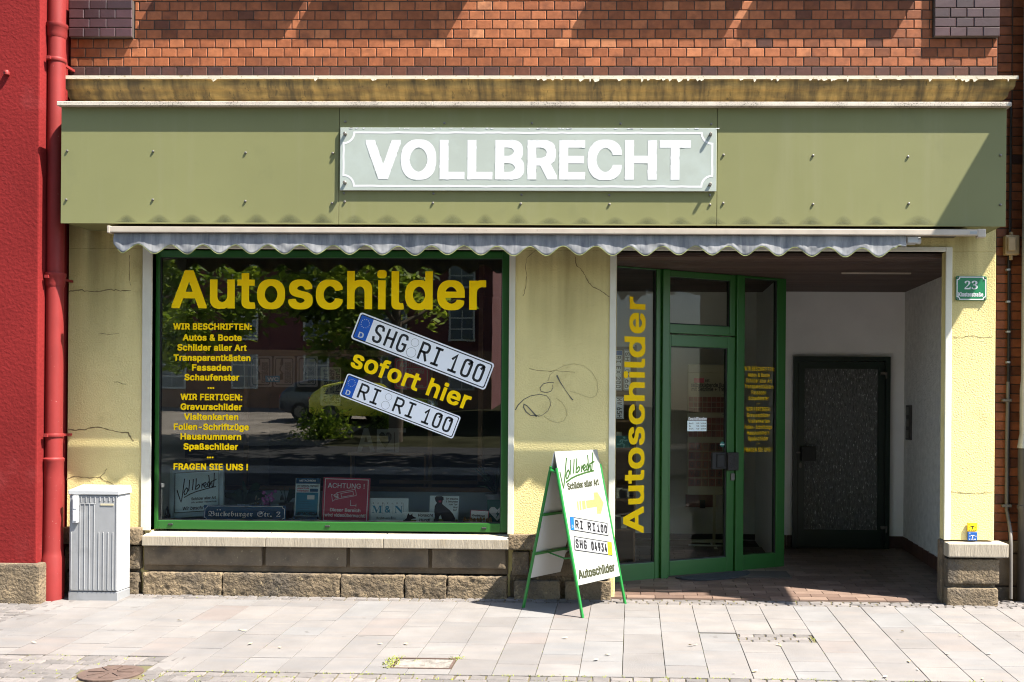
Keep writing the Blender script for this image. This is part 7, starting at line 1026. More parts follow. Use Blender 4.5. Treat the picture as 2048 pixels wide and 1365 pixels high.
dz1 = B(672, 1400); tz0, tz1 = B(651, 1400), B(558, 1400); tA0, tA1 = A(1337), A(1457)
framing(q, FS, A(1333), A(1468), dz1 + .012, zt, (tA0 - A(1333), A(1468) - tA1, tz0 - dz1 - .012, zt - tz1), -.05, .012)
q.build('frame', M_green, sf, bevel=.005, seg=2)
q = MB(); q.fbox(FS, gA0 - .1, gA1 + .005, gAz0 - .005, gAz1 + .005, -.02, -.012); q.build('pane', M_glassd, sf)
q = MB(); q.fbox(FS, gC0 - .005, gC1 + .005, gCz0 - .005, gCz1 + .005, -.02, -.012); q.build('pane', M_glassd, sf)
q = MB(); q.fbox(FS, tA0 - .005, tA1 + .005, tz0 - .005, tz1 + .005, -.02, -.012); q.build('pane', M_glassd, sf)
q = MB(); framing(q, FS, gA0 - .1, gA1, gAz0, gAz1, (.007,) * 4, -.03, .005); framing(q, FS, gC0, gC1, gCz0, gCz1, (.007,) * 4, -.03, .005); framing(q, FS, tA0, tA1, tz0, tz1, (.008,) * 4, -.03, -.001); q.build('gasket', M_gasket, sf)
q = MB(); q.fbox(FS, A(1222) - .1, A(1568), .0, zb_ + .0, -.06, .03); q.build('threshold', M_trim, sf)
FV = Fr(FS.at(0, 0), FS.v, -FS.u)            # frame for lettering that reads upwards
v0 = FS.px(1287.5, 1066, -.010); v1 = FS.px(1287.5, 595, -.010); v2 = FS.px(1247, 900, -.010)
q = MB(); FV = Fr(FS.at(v0[0], 0), FS.v, -FS.u); q.text(FV, 'Autoschilder', v0[1], v1[1], 0, (v0[0] - v2[0]) * .99, -.0105, bold=BOLD, track=.02)
for p in q.v: pass
q.build('lettering', M_vinyl, sf, normals=False)
T3 = [('WIR BESCHRIFTEN:', 1486.5, 1547, 742.5), ('Autos & Boote', 1493.5, 1538, 754.5), ('Schilder aller Art', 1489.6, 1542, 766), ('Transparentkästen', 1486.5, 1545, 777.5), ('Fassaden', 1500.7, 1530.5, 789.5),
 ('Schaufenster', 1494.6, 1536, 801), ('...', 1511, 1518, 809), ('WIR FERTIGEN:', 1490.4, 1539, 823), ('Gravurschilder', 1491.6, 1538, 835), ('Visitenkarten', 1494, 1537.5, 846.5), ('Folien-Schriftzüge', 1487, 1542.6, 858.5),
 ('Hausnummern', 1491.6, 1537, 870), ('Spaßschilder', 1494, 1535, 881.5), ('...', 1511, 1518, 889), ('FRAGEN SIE UNS !', 1486.5, 1543, 904)]
for t, x0, x1, yb in T3: letter(sf, FS, t, x0 + 2.5, x1 + 1.5, yb, 8.6, M_vinyl, c=-.0105, bold=.006, track=.06)
# door leaf
dr = empty('shop_door', (0, 0, 0)); dr.parent = bld; dr.location = -bld.location
q = MB(); dA0, dA1 = A(1339.5), A(1452.5); dg0, dg1 = B(1118, 1400), B(695, 1400)
framing(q, FS, A(1333) + .006, A(1468) - .006, B(1152, 1400) , dz1, (dA0 - A(1333) - .006, A(1468) - .006 - dA1, dg0 - B(1152, 1400), dz1 - dg1), -.05, .016); q.build('frame', M_green, dr, bevel=.005, seg=2)
q = MB(); framing(q, FS, dA0, dA1, dg0, dg1, (.008,) * 4, -.03, .002); q.build('gasket', M_gasket, dr)
q = MB(); q.fbox(FS, dA0 - .005, dA1 + .005, dg0 - .005, dg1 + .005, -.022, -.014); q.build('pane', M_glassd, dr)
q = MB(); q.fbox(FS, A(1422), A(1453), B(938, 1440), B(905, 1440), .0, .03); framing(q, FS, A(1430), A(1448), B(935, 1440), B(908, 1440), (.008,) * 4, .03, .042); q.build('handle', M_gasket, dr, bevel=.003)
q = MB(); q.fbox(FS, A(1450), A(1472), B(941, 1460), B(905, 1460), .016, .055); q.build('door_pull', mat('ribbed_black_plastic', (.016, .013, .012), .6, bump=.8, bs=60, bd=.01), dr, bevel=.004)
q = MB(); q.rrect(FS, A(1459.5), A(1466.5), B(961, 1463), B(947, 1463), .006, .014, .03); q.build('lock', M_bolt, dr)
q = MB(); q.rect(FS, A(1376), A(1414.5), B(863, 1395), B(842, 1395), -.0125, 0)
for i, (l, r_) in enumerate((('Mo. u. Di.', '9.00 - 16.00 Uhr'), ('Do.', '9.00 - 14.00 Uhr'), ('Mi. u. Fr.', '9.00 - 12.00 Uhr'))):
    line(q, FS, l, 1378.5, 1387 if i != 1 else 1382, 848.5 + i * 5.4, 2.8, -.0118, 1); line(q, FS, r_, 1393, 1412.5, 848.5 + i * 5.4, 2.8, -.0118, 1)
line(q, FS, 'Geschäftszeiten', 1377, 1413.5, 841, 6.4, -.0125, 2, bold=.008); q.build('opening_hours', [M_card, M_black, M_ltext], dr, normals=False)
q = MB(); k_ = FS.px(1444.5, 889, -.012); q.disc(FS, k_[0], k_[1], .026, -.012, 20, 0); line(q, FS, 'offen', 1440, 1449, 890.5, 2.6, -.0115, 1); q.build('sticker', [M_teal, M_ltext], dr, normals=False)
# --- interior behind the glass
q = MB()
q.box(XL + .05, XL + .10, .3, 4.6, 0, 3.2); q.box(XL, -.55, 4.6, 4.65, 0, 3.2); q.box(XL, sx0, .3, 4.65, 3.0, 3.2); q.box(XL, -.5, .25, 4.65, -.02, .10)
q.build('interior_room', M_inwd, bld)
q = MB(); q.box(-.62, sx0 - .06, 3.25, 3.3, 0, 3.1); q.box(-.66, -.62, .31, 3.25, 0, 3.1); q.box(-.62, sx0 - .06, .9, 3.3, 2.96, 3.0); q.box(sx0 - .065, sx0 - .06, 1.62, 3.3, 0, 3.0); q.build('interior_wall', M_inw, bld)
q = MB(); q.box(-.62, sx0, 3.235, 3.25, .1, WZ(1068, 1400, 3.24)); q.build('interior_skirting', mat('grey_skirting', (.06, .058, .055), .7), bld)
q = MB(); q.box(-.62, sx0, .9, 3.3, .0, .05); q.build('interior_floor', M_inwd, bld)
q = MB(); dz = gz0 - .012
q.box(wx0 + .02, wx1 - .02, .11, .66, dz - .03, dz, 0); q.box(wx0 + .02, wx1 - .02, .62, .64, dz, WZ(982, 660, .62), 1); q.box(wx0 + .02, wx1 - .02, .60, .66, WZ(982, 660, .62), WZ(973, 660, .62), 2)
q.build('display_ledge', [M_inboard, M_inboard, M_wood], bld)
for a, b in ((wx0 + .001, wx0 + .03), (wx1 - .03, wx1 - .001)): q = MB(); q.box(a, b, .128, .60, dz, ZW - .004); q.build('window_reveal', M_trim, bld)
q = MB()
for vx in (956, 1003): q.box(WX(vx, 900, .9), WX(vx + 9, 900, .9), .88, .94, .9, 2.9)
q.box(WX(760, 900, .9), WX(956, 900, .9), .88, .94, WZ(968, 860, .9), WZ(961, 860, .9)); q.build('inner_post', M_wood, bld)
q = MB(); q.box(XL, XR, .2, 4.7, 6.5, 6.6); q.box(XL, XR, 4.66, 4.76, 0, 6.5); q.box(XL, XL + .04, .3, 4.7, 0, 6.5); q.box(XR - .04, XR, .3, 4.7, 3.05, 6.5); q.build('roof', M_inwd, bld)

# ------------------------------------------------------------------ fascia with its cap and rivets
YF = -.44
FF = front(YF)
fx0, fx1 = WX(121.5, 330, YF), WX(2013, 330, YF); fzb = (WZ(445, 130, YF) + WZ(456, 2000, YF)) / 2; fzt = WZ(209, 1060, YF)
fas = empty('fascia', ((fx0 + fx1) / 2, 0, fzb), 'long olive green metal fascia running across the whole shop front above the awning', 'fascia')
s1, s2 = WX(678, 330, YF), WX(1434, 330, YF)
for a, b in ((fx0, s1), (s1, s2), (s2, fx1)):
    q = MB(); q.box(a + .002, b - .002, YF, YF + .012, fzb, fzt); q.build('panel', M_fascia, fas, bevel=.002)
q = MB(); q.box(fx0 + .01, fx1 - .01, YF + .013, -.01, fzb + .015, fzt); q.build('backing_box', M_fascia, fas)
q = MB(); cz0, cz1 = WZ(212, 1060, YF - .05), WZ(203.5, 1060, YF - .05)
cuts = [WX(120, 208, YF), WX(868, 208, YF), WX(1238, 208, YF), WX(2019, 208, YF)]
for a, b in zip(cuts, cuts[1:]): q.box(a + .001, b - .001, YF - .05, -.04, cz0, cz1)
q.build('cap', M_cap, fas, bevel=.003)
# mildew prints left by the wet valance along the lower edge
q = MB()
def bump_print(cx, w, h):
    n = 14; pts = []
    for i in range(n + 1):
        f = -1 + 2 * i / n; pts.append((cx + f * w / 2, h * math.cos(f * math.pi / 2) ** 1.4))
    return pts
def soft(name):
    m = bpy.data.materials.new(name); m.use_nodes = True; t = m.node_tree; N = t.nodes; L = t.links; b = N['Principled BSDF']
    b.inputs['Base Color'].default_value = (.07, .08, .045, 1); b.inputs['Roughness'].default_value = .6
    at = N.new('ShaderNodeAttribute'); at.attribute_name = 'tint'; L.new(at.outputs['Fac'], b.inputs['Alpha']); return m
M_print = soft('mildew_print')
for i in range(25):
    px_ = 253 + i * 65.2
    if px_ > 1830: break
    a, _ = FF.px(px_ + (20 if px_ > 1780 else 0), 430); sc_ = 1.0 if px_ < 680 else .86
    for k in range(7):
        f = 1 - k * .12; P = bump_print(a, .235 * f * (1.3 if px_ > 1780 else 1) * (.85 + .3 * ((i * 37) % 11) / 11), .082 * f * sc_ * (.75 + .4 * ((i * 53) % 13) / 13))
        q.face([FF.at(x, fzb + .012 + zz, .0006 + k * .00012) for x, zz in P], 0, .085 if px_ < 680 else .065)
q.build('mildew_print', M_print, fas, normals=False)
RV = [(134.7, 302.4), (306.6, 303.5), (491.6, 306), (665.6, 307), (133, 400), (306, 400), (491, 403), (664.6, 407), (691, 244), (889, 247), (1064, 247), (1241, 248), (1422.5, 249),
      (688, 387), (867, 388), (1043, 390), (1218.6, 391), (1420, 391), (689.7, 404), (866, 406.6), (1041.6, 408), (1219, 409), (1420, 410), (1447, 310.5), (1626, 311.6), (1816, 314), (2000.8, 311), (1446.5, 407), (1626, 409), (1817.5, 407.6), (2000.8, 410)]
rv0 = None
def copy_part(src, parent, loc):
    c = src.copy(); C.objects.link(c); c.parent = parent; c.location = loc; return c
for x, y in RV:
    p = W(x, y, YF)
    if rv0 is None:
        q = MB(); L0 = wloc(fas); q.tube([L0 + Vector((0, .0, 0)), L0 + Vector((0, -.007, 0)), L0 + Vector((0, -.0095, 0))], [.0095, .0095, .006], 10); rv0 = q.build('rivet', M_bolt, fas, smooth=True); rv0.location = p - L0
    else: copy_part(rv0, fas, p - wloc(fas))
# name sign bolted on the fascia
YS = -.462; FSG = front(YS)
g0, g1 = WX(680, 320, YS), WX(1433, 320, YS); h0, h1 = WZ(382, 1056, YS), WZ(256, 1056, YS)
sg = empty('name_sign', ((g0 + g1) / 2, YS, h0), 'pale green rectangular sign with peeling white VOLLBRECHT lettering, bolted on the olive fascia', 'sign')
q = MB(); q.box(g0, g1, YS, YS + .018, h0, h1); q.build('board', M_signp, sg, bevel=.002)
rs = random.Random(9)
def ragged(pts, j, step=.03):
    out = []
    for i in range(len(pts)):
        a = Vector(pts[i]); b = Vector(pts[(i + 1) % len(pts)]); n = max(1, int((b - a).length / step))
        for k in range(n):
            p = a.lerp(b, k / n); out.append((p.x + (rs.gauss(0, j) if k else 0), p.y + (rs.gauss(0, j) if k else 0)))
    return out
i0, i1 = WX(687, 320, YS), WX(1424.5, 320, YS); j0, j1 = WZ(373, 1056, YS), WZ(266, 1056, YS)
q = MB(); P = scoop(i0, i1, j0, j1, .085, 6)
for _ in range(40):
    x = rs.uniform(g0, g1); zt_ = h1 - rs.uniform(0, .003); w_ = rs.uniform(.006, .04); q.face([FSG.at(x, zt_, .0018), FSG.at(x + w_, zt_, .0018), FSG.at(x + w_ * .8, zt_ - rs.uniform(.002, .008), .0018), FSG.at(x + w_ * .1, zt_ - rs.uniform(.003, .012), .0018)])
bl_ = q; q = MB(); q.stroke(FSG, ragged(P, .0011, .05), .016, .0010, closed=True); q.build('border_line', M_white, sg, normals=False)
q = bl_
T, LN = tilted(731, 358.8, 1381, 360.2, FSG, .0012)
q.text(T, 'VOLLBRECHT', 0, LN, 0, (WZ(281, 1056, YS) - WZ(360, 1056, YS)), .0012, bold=.03, track=.014)
# peeled edges of the lettering: curling slivers of dirty film
bx = WX(731, 320, YS); ex = WX(1381, 320, YS); zl_, zh_ = WZ(360, 1056, YS), WZ(281, 1056, YS)
vs, fs = text_mesh('VOLLBRECHT', '', .03, .014)
ed = {}
for f in fs:
    for i in range(len(f)):
        e = (f[i], f[(i + 1) % len(f)]); k = tuple(sorted(e)); ed.setdefault(k, []).append(e)
xm = min(v[0] for v in vs); sx_ = LN / (max(v[0] for v in vs) - xm); sy_ = (zh_ - zl_) / (CAP + .05)
for k, es in ed.items():
    if len(es) != 1: continue
    a, b = es[0]; A_ = Vector(((vs[a][0] - xm) * sx_, (vs[a][1] + .025) * sy_)); B_ = Vector(((vs[b][0] - xm) * sx_, (vs[b][1] + .025) * sy_)); dd = B_ - A_
    if dd.length < 1e-4: continue
    nrm = Vector((dd.y, -dd.x)).normalized(); n = max(1, int(dd.length / .022)); lower = nrm.y < -.2 or nrm.x > .3 or nrm.x < -.3
    for s in range(n):
        if rs.random() > (.2 if lower else .08): continue
        p0 = A_.lerp(B_, s / n); p1 = A_.lerp(B_, (s + 1) / n); o = rs.uniform(.001, .003)
        if rs.random() < .5: q.face([T.at(*(p0 - nrm * .002), .0018), T.at(*(p1 - nrm * .002), .0018), T.at(*(p1 + nrm * o * rs.uniform(.2, 1)), .0018), T.at(*(p0 + nrm * o), .0018)], 0)
        else: q.face([T.at(*(p0 - nrm * .001), .0016), T.at(*(p1 - nrm * .001), .0016), T.at(*(p1 + nrm * .0025), .0016), T.at(*(p0 + nrm * .002), .0016)], 1)
q.build('lettering', [M_white, mat('peeled_shadow_grime', (.24, .27, .25), .8)], sg, normals=False)
bolt0 = None
for x, y in ((691, 269), (1421, 270), (690.5, 366.5), (1420, 370)):
    p = W(x, y, YS); L0 = wloc(sg)
    if bolt0 is None:
        q = MB(); q.tube([L0, L0 + Vector((0, -.030, 0)), L0 + Vector((0, -.034, 0))], [.013, .013, .009], 10); bolt0 = q.build('bolt', M_bolt, sg, smooth=True); bolt0.location = p - L0
    else: copy_part(bolt0, sg, p - L0)
# ------------------------------------------------------------------ awning, wound in, valance hanging
YA = -.492
ax_0, ax_1 = WX(215, 460, YA), WX(1971, 463, YA); az1 = WZ(456, 1060, YA); az0 = WZ(468, 1060, YA)
aw = empty('awning', ((ax_0 + ax_1) / 2, -.2, az0), 'rolled in awning with dirty grey scalloped valance hanging under the olive fascia', 'awning')
q = MB(); q.box(ax_0, ax_1, YA, YA + .055, az0, az1); q.box(ax_0 - .004, ax_0 + .02, YA - .003, YA + .058, az0 - .006, az1 + .006); q.box(ax_1 - .06, ax_1 + .004, YA - .003, YA + .058, az0 - .014, az1 + .004); q.build('front_rail', M_rail, aw, bevel=.006, seg=2)
q = MB(); q.box(ax_0 - .03, ax_1 - .1, -.36, -.02, az1 + .012, fzb - .002); q.build('roller_cover', M_dark, aw)
q = MB(); a = WX(1815, 474, -.46); q.box(a, a + .085, -.46, -.36, az0 - .055, az0 - .004); q.tube([(a + .085, -.41, az0 - .03), (a + .115, -.41, az0 - .03)], .028, 12); q.build('gear_box', M_greyl, aw, bevel=.004)
q = MB(); p = FF.px(1947, 464); q.rect(front(YA - .001), WX(1940, 464, YA), WX(1954, 464, YA), az0 + .012, az1 - .016, 0); q.build('maker_plate', M_zinc, aw)
vx0, vx1 = WX(228, 480, -.46), WX(1812, 485, -.46); q = MB(); hm = MB()
pitch = 66.1 * 8.24 / FOC; ph = WX(245, 500, -.46)
NXV = 520; NZV = 9; rv = random.Random(6); wob = [rv.gauss(0, 1) for _ in range(200)]
def wv(x, s): i = x * s; k = math.floor(i); f = i - k; f = f * f * (3 - 2 * f); return wob[int(k) % 200] * (1 - f) + wob[int(k + 1) % 200] * f
vtop = az0 + .002
grid = []
for i in range(NXV + 1):
    x = vx0 + (vx1 - vx0) * i / NXV; dep = .132 + .036 * math.cos(2 * math.pi * (x - ph) / pitch) + .004 * wv(x, 2.2)
    dep += .008 * (x - vx0) / (vx1 - vx0) * 0
    if i < 6: dep -= (6 - i) * .006
    if i > NXV - 8: dep -= (i - NXV + 8) * .007 + .004 * wv(x, 60)
    col = []
    for j in range(NZV + 1):
        f = j / NZV
        y = -.462 + (.003 * wv(x + f * .12, 7) + .0022 * wv(x - f * .2, 16) + .0012 * wv(x + f * .4, 41)) * f ** .8 - .006 * f + .0008 * math.sin(2 * math.pi * (x - ph) / pitch) * f
        if j == 0: y = -.458
        col.append(Vector((x, y, vtop - dep * f)))
    grid.append(col)
vsx = [p for c in grid for p in c]; fsx = []
for i in range(NXV):
    for j in range(NZV): a = i * (NZV + 1) + j; fsx.append((a, a + 1, a + NZV + 2, a + NZV + 1))
q.mesh(vsx, fsx); vo = q.build('valance', M_canvas, aw, smooth=True)
md = vo.modifiers.new('thickness', 'SOLIDIFY'); md.thickness = .003
hm.tube([c[-1] + Vector((0, -.001, .001)) for c in grid[3:-3]], .0028, 6); hm.build('hem', M_hem, vo, smooth=True)

# ------------------------------------------------------------------ red neighbour on the left, its downpipe
YR = -.40; xr = WX(77, 500, YR)
rh = empty('red_house', (xr - 2, 0, 0), 'red plastered neighbouring house with rough stone base, left of the shop', 'building')
q = MB(); q.box(-9, xr, YR, 3.5, WZ(1129, 40, YR) - .004, 7.5); q.build('wall', M_red, rh, bevel=.012, seg=2)
q = MB(); q.box(xr - .05, XL + .01, .26, .45, 0, 7.5); q.build('flank_wall', M_redb, rh)
zpl = WZ(1128, 40, YR - .04)
q = MB(); xq = WX(79, 1165, YR - .04)
q.box(xq - .62, xq, YR - .045, .2, -.1, zpl); q.box(xq - 1.4, xq - .63, YR - .05, .0, -.1, zpl - .006); q.box(-9, xq - 1.41, YR - .045, 0, -.1, zpl)
q.box(xq - .5, xq + .0, 0.21, .3, -.1, zpl)
q.build('stone_base', M_stone, rh, bevel=.02, seg=2)
q = MB(); q.box(-9, xr, 3.5, 3.6, 0, 7.5); q.box(-9, xr, YR, 3.6, 7.51, 7.6); q.build('roof', M_red, rh)
q = MB(); k_ = W(15, 146, YR); q.lathe(k_ + Vector((0, -.012, -.02)), [(.022, 0), (.024, .02), (.016, .035)], 10); q.tube([k_ + Vector((0, -.01, 0)), k_ + Vector((0, -.045, -.004))], .006, 8)
q.build('wall_hook', M_redp, rh, smooth=True)
YP = -.26
pt, pb = W(113, 60, YP), W(108, 1000, YP); pxx = (pt.x + pb.x) / 2; pr = 16.3 * 8.44 / FOC
dp = empty('red_downpipe', (pxx, YP, 0), 'red painted rain downpipe in the gap between the red house and the shop', 'downpipe')
q = MB(); q.lathe((pxx, YP, 0), [(pr, WZ(925, 106, YP)), (pr, 7.0)], 24); q.build('pipe', M_redp, dp, smooth=True)
def zpx(v): return WZ(v, 108, YP)
for v in (53, 550):
    q = MB(); z_ = zpx(v); q.lathe((pxx, YP, 0), [(pr + .002, z_ - .10), (pr + .010, z_ - .075), (pr + .011, z_ - .02), (pr + .017, z_ - .012), (pr + .017, z_ + .012), (pr + .003, z_ + .016)], 24); q.build('socket', M_redp, dp, smooth=True)
for v in (122, 556, 871):
    q = MB(); z_ = zpx(v); q.lathe((pxx, YP, 0), [(pr + .006, z_ - .015), (pr + .008, z_ - .012), (pr + .008, z_ + .012), (pr + .006, z_ + .015)], 24); q.box(pxx - .035, pxx - .005, YP - pr - .03, YP - pr, z_ - .012, z_ + .012); q.box(pxx - .01, pxx + .01, YP + pr - .01, .27, z_ - .01, z_ + .01); q.build('bracket', M_redp, dp, smooth=True)
q = MB(); q.lathe((pxx, YP, 0), [(pr + .020, -.05), (pr + .020, zpx(1115)), (pr + .014, zpx(1111)), (pr + .010, zpx(1100)), (pr + .006, zpx(960)), (pr + .008, zpx(955)), (pr + .008, zpx(925)), (pr + .014, zpx(922)), (pr + .014, zpx(918)), (pr + .003, zpx(915))], 24); q.build('stand_pipe', M_redp, dp, smooth=True)
# ------------------------------------------------------------------ brick neighbour on the right, its pipes
YN = .25
nb = empty('brick_house', (4.5, 0, 0), 'shaded red brick neighbouring house on the right edge, behind the grey pipes', 'building')
q = MB(); q.box(XR - .03, 8, YN + .008, 3.5, 0, 7.5, 1); z = WZ(1082, 2020, YN); z0n = z
rw = 0
while z < 6.6:
    x = XR - .04 - (.13 if rw % 2 else 0)
    while x < 4.3:
        brick(q, x + .004, x + .12, z + .004, z + CH - .004, YN + rb.uniform(-.001, .001), 0, max(0, min(1, .45 + rb.gauss(0, .1))), .012); x += .127
    z += CH; rw += 1
q.build('wall', [M_brick, M_mortar], nb)
q = MB(); q.box(3.43, 8, -.05, YN + .1, 0, 7.5); q.build('added_shade_pilaster', M_brick, nb)  # added out of view to keep sun off the set-back brick strip
q = MB(); q.box(XR - .02, 8, YN - .03, YN + .2, z0n - .10, z0n); q.box(XR - .02, XR + .42, YN - .02, YN + .2, z0n - .38, z0n - .11); q.box(XR + .43, 8, YN - .02, YN + .2, z0n - .38, z0n - .11); q.box(XR - .02, 8, YN - .035, YN + .2, -.1, z0n - .39); q.build('stone_base', M_stoneS, nb, bevel=.015, seg=2)
q = MB(); q.box(XR, 8, YN, 3.6, 7.51, 7.6); q.build('roof', M_inwd, nb)
gx = WX(2055, 700, .12); gp = empty('grey_downpipe', (gx, .12, 0), 'zinc downpipe on dark standpipe at the right edge of the brick house', 'downpipe')
q = MB(); q.lathe((gx, .12, 0), [(.058, WZ(890, 2045, .1)), (.058, WZ(780, 2045, .1)), (.05, WZ(760, 2045, .1)), (.05, 7)], 20); q.build('pipe', M_zinc, gp, smooth=True)
q = MB(); q.lathe((gx, .12, 0), [(.074, WZ(897, 2045, .1)), (.074, WZ(893, 2045, .1)), (.060, WZ(870, 2045, .1))], 20); q.build('collar', M_zinc, gp, smooth=True)
q = MB(); q.lathe((gx, .12, 0), [(.066, -.05), (.066, WZ(1022, 2045, .1)), (.075, WZ(1018, 2045, .1)), (.075, WZ(1012, 2045, .1)), (.066, WZ(1010, 2045, .1)), (.062, WZ(965, 2045, .1)), (.070, WZ(960, 2045, .1)), (.070, WZ(902, 2045, .1)), (.064, WZ(898, 2045, .1))], 20); q.build('stand_pipe', M_dpipe, gp, smooth=True)
jb0 = W(2020, 494, .2); jb = empty('junction_box', jb0, 'small beige junction box on the brick wall right of the awning', 'junction box')
q = MB(); F_ = front(YN - .004); a, b = F_.px(2005, 512); a2, b2 = F_.px(2034, 473); q.fbox(F_, a, a2, b, b2, 0, .07); q.build('body', M_box, jb, bevel=.008)
q = MB(); q.fbox(F_, a + .015, a2 - .04, b + .03, b2 - .02, .071, .09); q.tube([F_.at((a + a2) / 2, b - .04, .03), F_.at((a + a2) / 2, b + .01, .03)], .018, 10); q.tube([F_.at((a + a2) / 2, b2 - .01, .03), F_.at((a + a2) / 2, b2 + .03, .03)], .018, 10); q.build('cover', M_box, jb, bevel=.006)
cd = empty('cable_conduit', W(2013, 900, .2), 'thin grey cable conduit running down the brick wall beside the right pier', 'conduit')
def fp(px_, py_, c=.02): a, b = F_.px(px_, py_, c); return F_.at(a, b, c)
q = MB(); q.tube([fp(2022, 200), fp(2021, 300), fp(2020, 400), fp(2019, 473)], .008, 8); q.tube([fp(2017, 512), fp(2017, 640), fp(2016, 764)], .010, 8); q.build('cable', M_gasket, cd, smooth=True)
q = MB(); q.tube([fp(2016, 764), fp(2013.5, 900), fp(2013, 1020), fp(2017, 1040, .05), fp(2021, 1065, .16), fp(2022, 1090, .2), fp(2021.5, 1198, .2)], .0155, 10); q.build('pipe', M_cable, cd, smooth=True)
for v in (540, 604, 664, 725): q = MB(); p = fp(2017, v, .02); q.box(p.x - .02, p.x + .012, p.y - .016, YN, p.z - .009, p.z + .009); q.build('clip', M_zinc, cd, bevel=.003)
for v in (801, 1012): q = MB(); p = fp(2013, v, .02); q.box(p.x - .04, p.x + .04, p.y - .02, YN, p.z - .012, p.z + .012); q.build('bracket', M_cable, cd, bevel=.004)
# projecting sign of the house on the right, above the picture: its shadow crosses the fascia
ps = empty('projecting_sign', (3.84, 0, 4.4), 'plate sign standing out from the brick house wall high at the right', 'sign')
q = MB(); q.box(3.82, 3.87, -1.27, -.15, 4.42, 5.60); q.build('plate', M_white, ps, bevel=.01)
for z_ in (4.6, 5.4): q = MB(); q.tube([(3.845, -.16, z_), (3.845, .27, z_)], .02, 8); q.build('arm', M_bolt, ps)

# ------------------------------------------------------------------ street number sign and the two small marker plates
F0 = front(-.006)
ns = empty('house_number_sign', W(1941, 577, 0), 'green enamel plate with white 23 and Klosterstraße on the right yellow pier', 'sign')
a0, b0 = F0.px(1911, 601.5); a1, b1 = F0.px(1973, 553)
q = MB(); q.rrect(F0, a0, a1, b0, b1, .012, -.004, .010); q.build('plate', M_enamel, ns, bevel=.002)
q = MB(); q.stroke(F0, scoop(a0 + .009, a1 - .009, b0 + .009, b1 - .009, .022, 5), .0085, .0112, closed=True); q.build('border_line', M_white, ns, normals=False)
q = MB(); line(q, F0, '23', 1929, 1955.5, 579, 17, .0112, font='s', bold=.012, capu=max(p[1] for L in GLYPH['s2'][1] for p in L)); line(q, F0, 'Klosterstraße', 1916.5, 1966.5, 593.5, 8.4, .0112, bold=.03, track=.02); q.build('lettering', M_white, ns, normals=False)
for ca, cb in ((a0 + .012, b0 + .012), (a1 - .012, b0 + .012), (a0 + .012, b1 - .012), (a1 - .012, b1 - .012)):
    q = MB(); q.tube([F0.at(ca, cb, .008), F0.at(ca, cb, .018)], [.008, .006], 8); q.build('screw', M_bolt, ns, smooth=True)
for nm, x0, y0, x1, y1, pm, im, lab in (('gas_marker_sign', 1934, 1063, 1953.5, 1045.5, M_yplate, M_black, 'small yellow marker plate with black T, above the blue one on the right pier'), ('water_marker_sign', 1934.5, 1081, 1953.5, 1064, M_bplate, M_white, 'small blue marker plate with white T, resting on the pier cap stone')):
    o = empty(nm, W((x0 + x1) / 2, y0, 0), lab, 'marker sign'); a0, b0 = F0.px(x0, y0); a1, b1 = F0.px(x1, y1)
    q = MB(); q.rrect(F0, a0, a1, b0, b1, .006, 0, .016); q.build('plate', pm, o, bevel=.002)
    w_ = a1 - a0; h_ = b1 - b0; q = MB()
    q.rect(F0, a0 + w_ * .3, a0 + w_ * .7, b0 + h_ * .55, b0 + h_ * .64, .0172); q.rect(F0, a0 + w_ * .46, a0 + w_ * .54, b0 + h_ * .25, b0 + h_ * .55, .0172)
    tt = ('G', '1,13') if pm is M_yplate else ('W', '0,8')
    q.text(F0, tt[0], a0 + w_ * .1, a0 + w_ * .24, b0 + h_ * .08, h_ * .15, .0172, bold=.02); q.text(F0, tt[1], a0 + w_ * .36, a0 + w_ * .85, b0 + h_ * .08, h_ * .14, .0172, bold=.02)
    q.text(F0, '50', a0 + w_ * .1, a0 + w_ * .25, b0 + h_ * .78, h_ * .13, .0172, bold=.02); q.text(F0, '2,5', a0 + w_ * .12, a0 + w_ * .27, b0 + h_ * .45, h_ * .12, .0172, bold=.01); q.text(F0, '1,0', a0 + w_ * .74, a0 + w_ * .9, b0 + h_ * .45, h_ * .12, .0172, bold=.01)
    q.build('lettering', im, o, normals=False)
# bell panel on the recess side wall
FB = Fr((rx1, 0, 0), (0, -1, 0)); a0, b0 = FB.px(1824, 881); a1, b1 = FB.px(1815, 811)
o = empty('bell_panel', FB.at(a0, b0), 'dark narrow bell panel with buttons on the grey side wall of the entrance', 'bell panel')
q = MB(); q.fbox(FB, a0, a1, b0, b1, 0, .02); q.build('plate', M_dpipe, o, bevel=.003)
for i in range(3):
    q = MB(); m_ = (a0 + a1) / 2; hh = (b1 - b0) / 3; q.fbox(FB, a0 + (a1 - a0) * .2, a1 - (a1 - a0) * .2, b0 + hh * i + .02, b0 + hh * i + hh - .02, .02, .026); q.build('button', M_bolt, o, bevel=.003)
# door mat
mc = floorhit(1424, 1156, .02); ul = FS.u
q = MB(); n = 40; FM = Fr((mc.x, mc.y, fl(mc.y) + .003), FS.u, (-FS.n)); pts = []
ma, mb_ = floorhit(1350, 1161, .02), floorhit(1494, 1150, .02); L_ = (mb_ - ma).length
hl = L_ * .5; pts = [(hl * math.cos(math.pi + math.pi * i / 24), .0 + .24 * math.sin(math.pi + math.pi * i / 24)) for i in range(25)]
ctr = (ma + mb_) / 2; du = FS.u; dn = FS.n
top = [Vector((ctr.x, ctr.y, 0)) + du * p[0] - dn * (p[1]) for p in pts]
top = [Vector((p.x, p.y, fl(p.y) + .014)) for p in top]; bot = [p - Vector((0, 0, .012)) for p in top]; k = len(top)
q.mesh(top + bot, [tuple(range(k)), tuple(range(2 * k - 1, k - 1, -1))] + [(i, k + i, k + (i + 1) % k, (i + 1) % k) for i in range(k)])
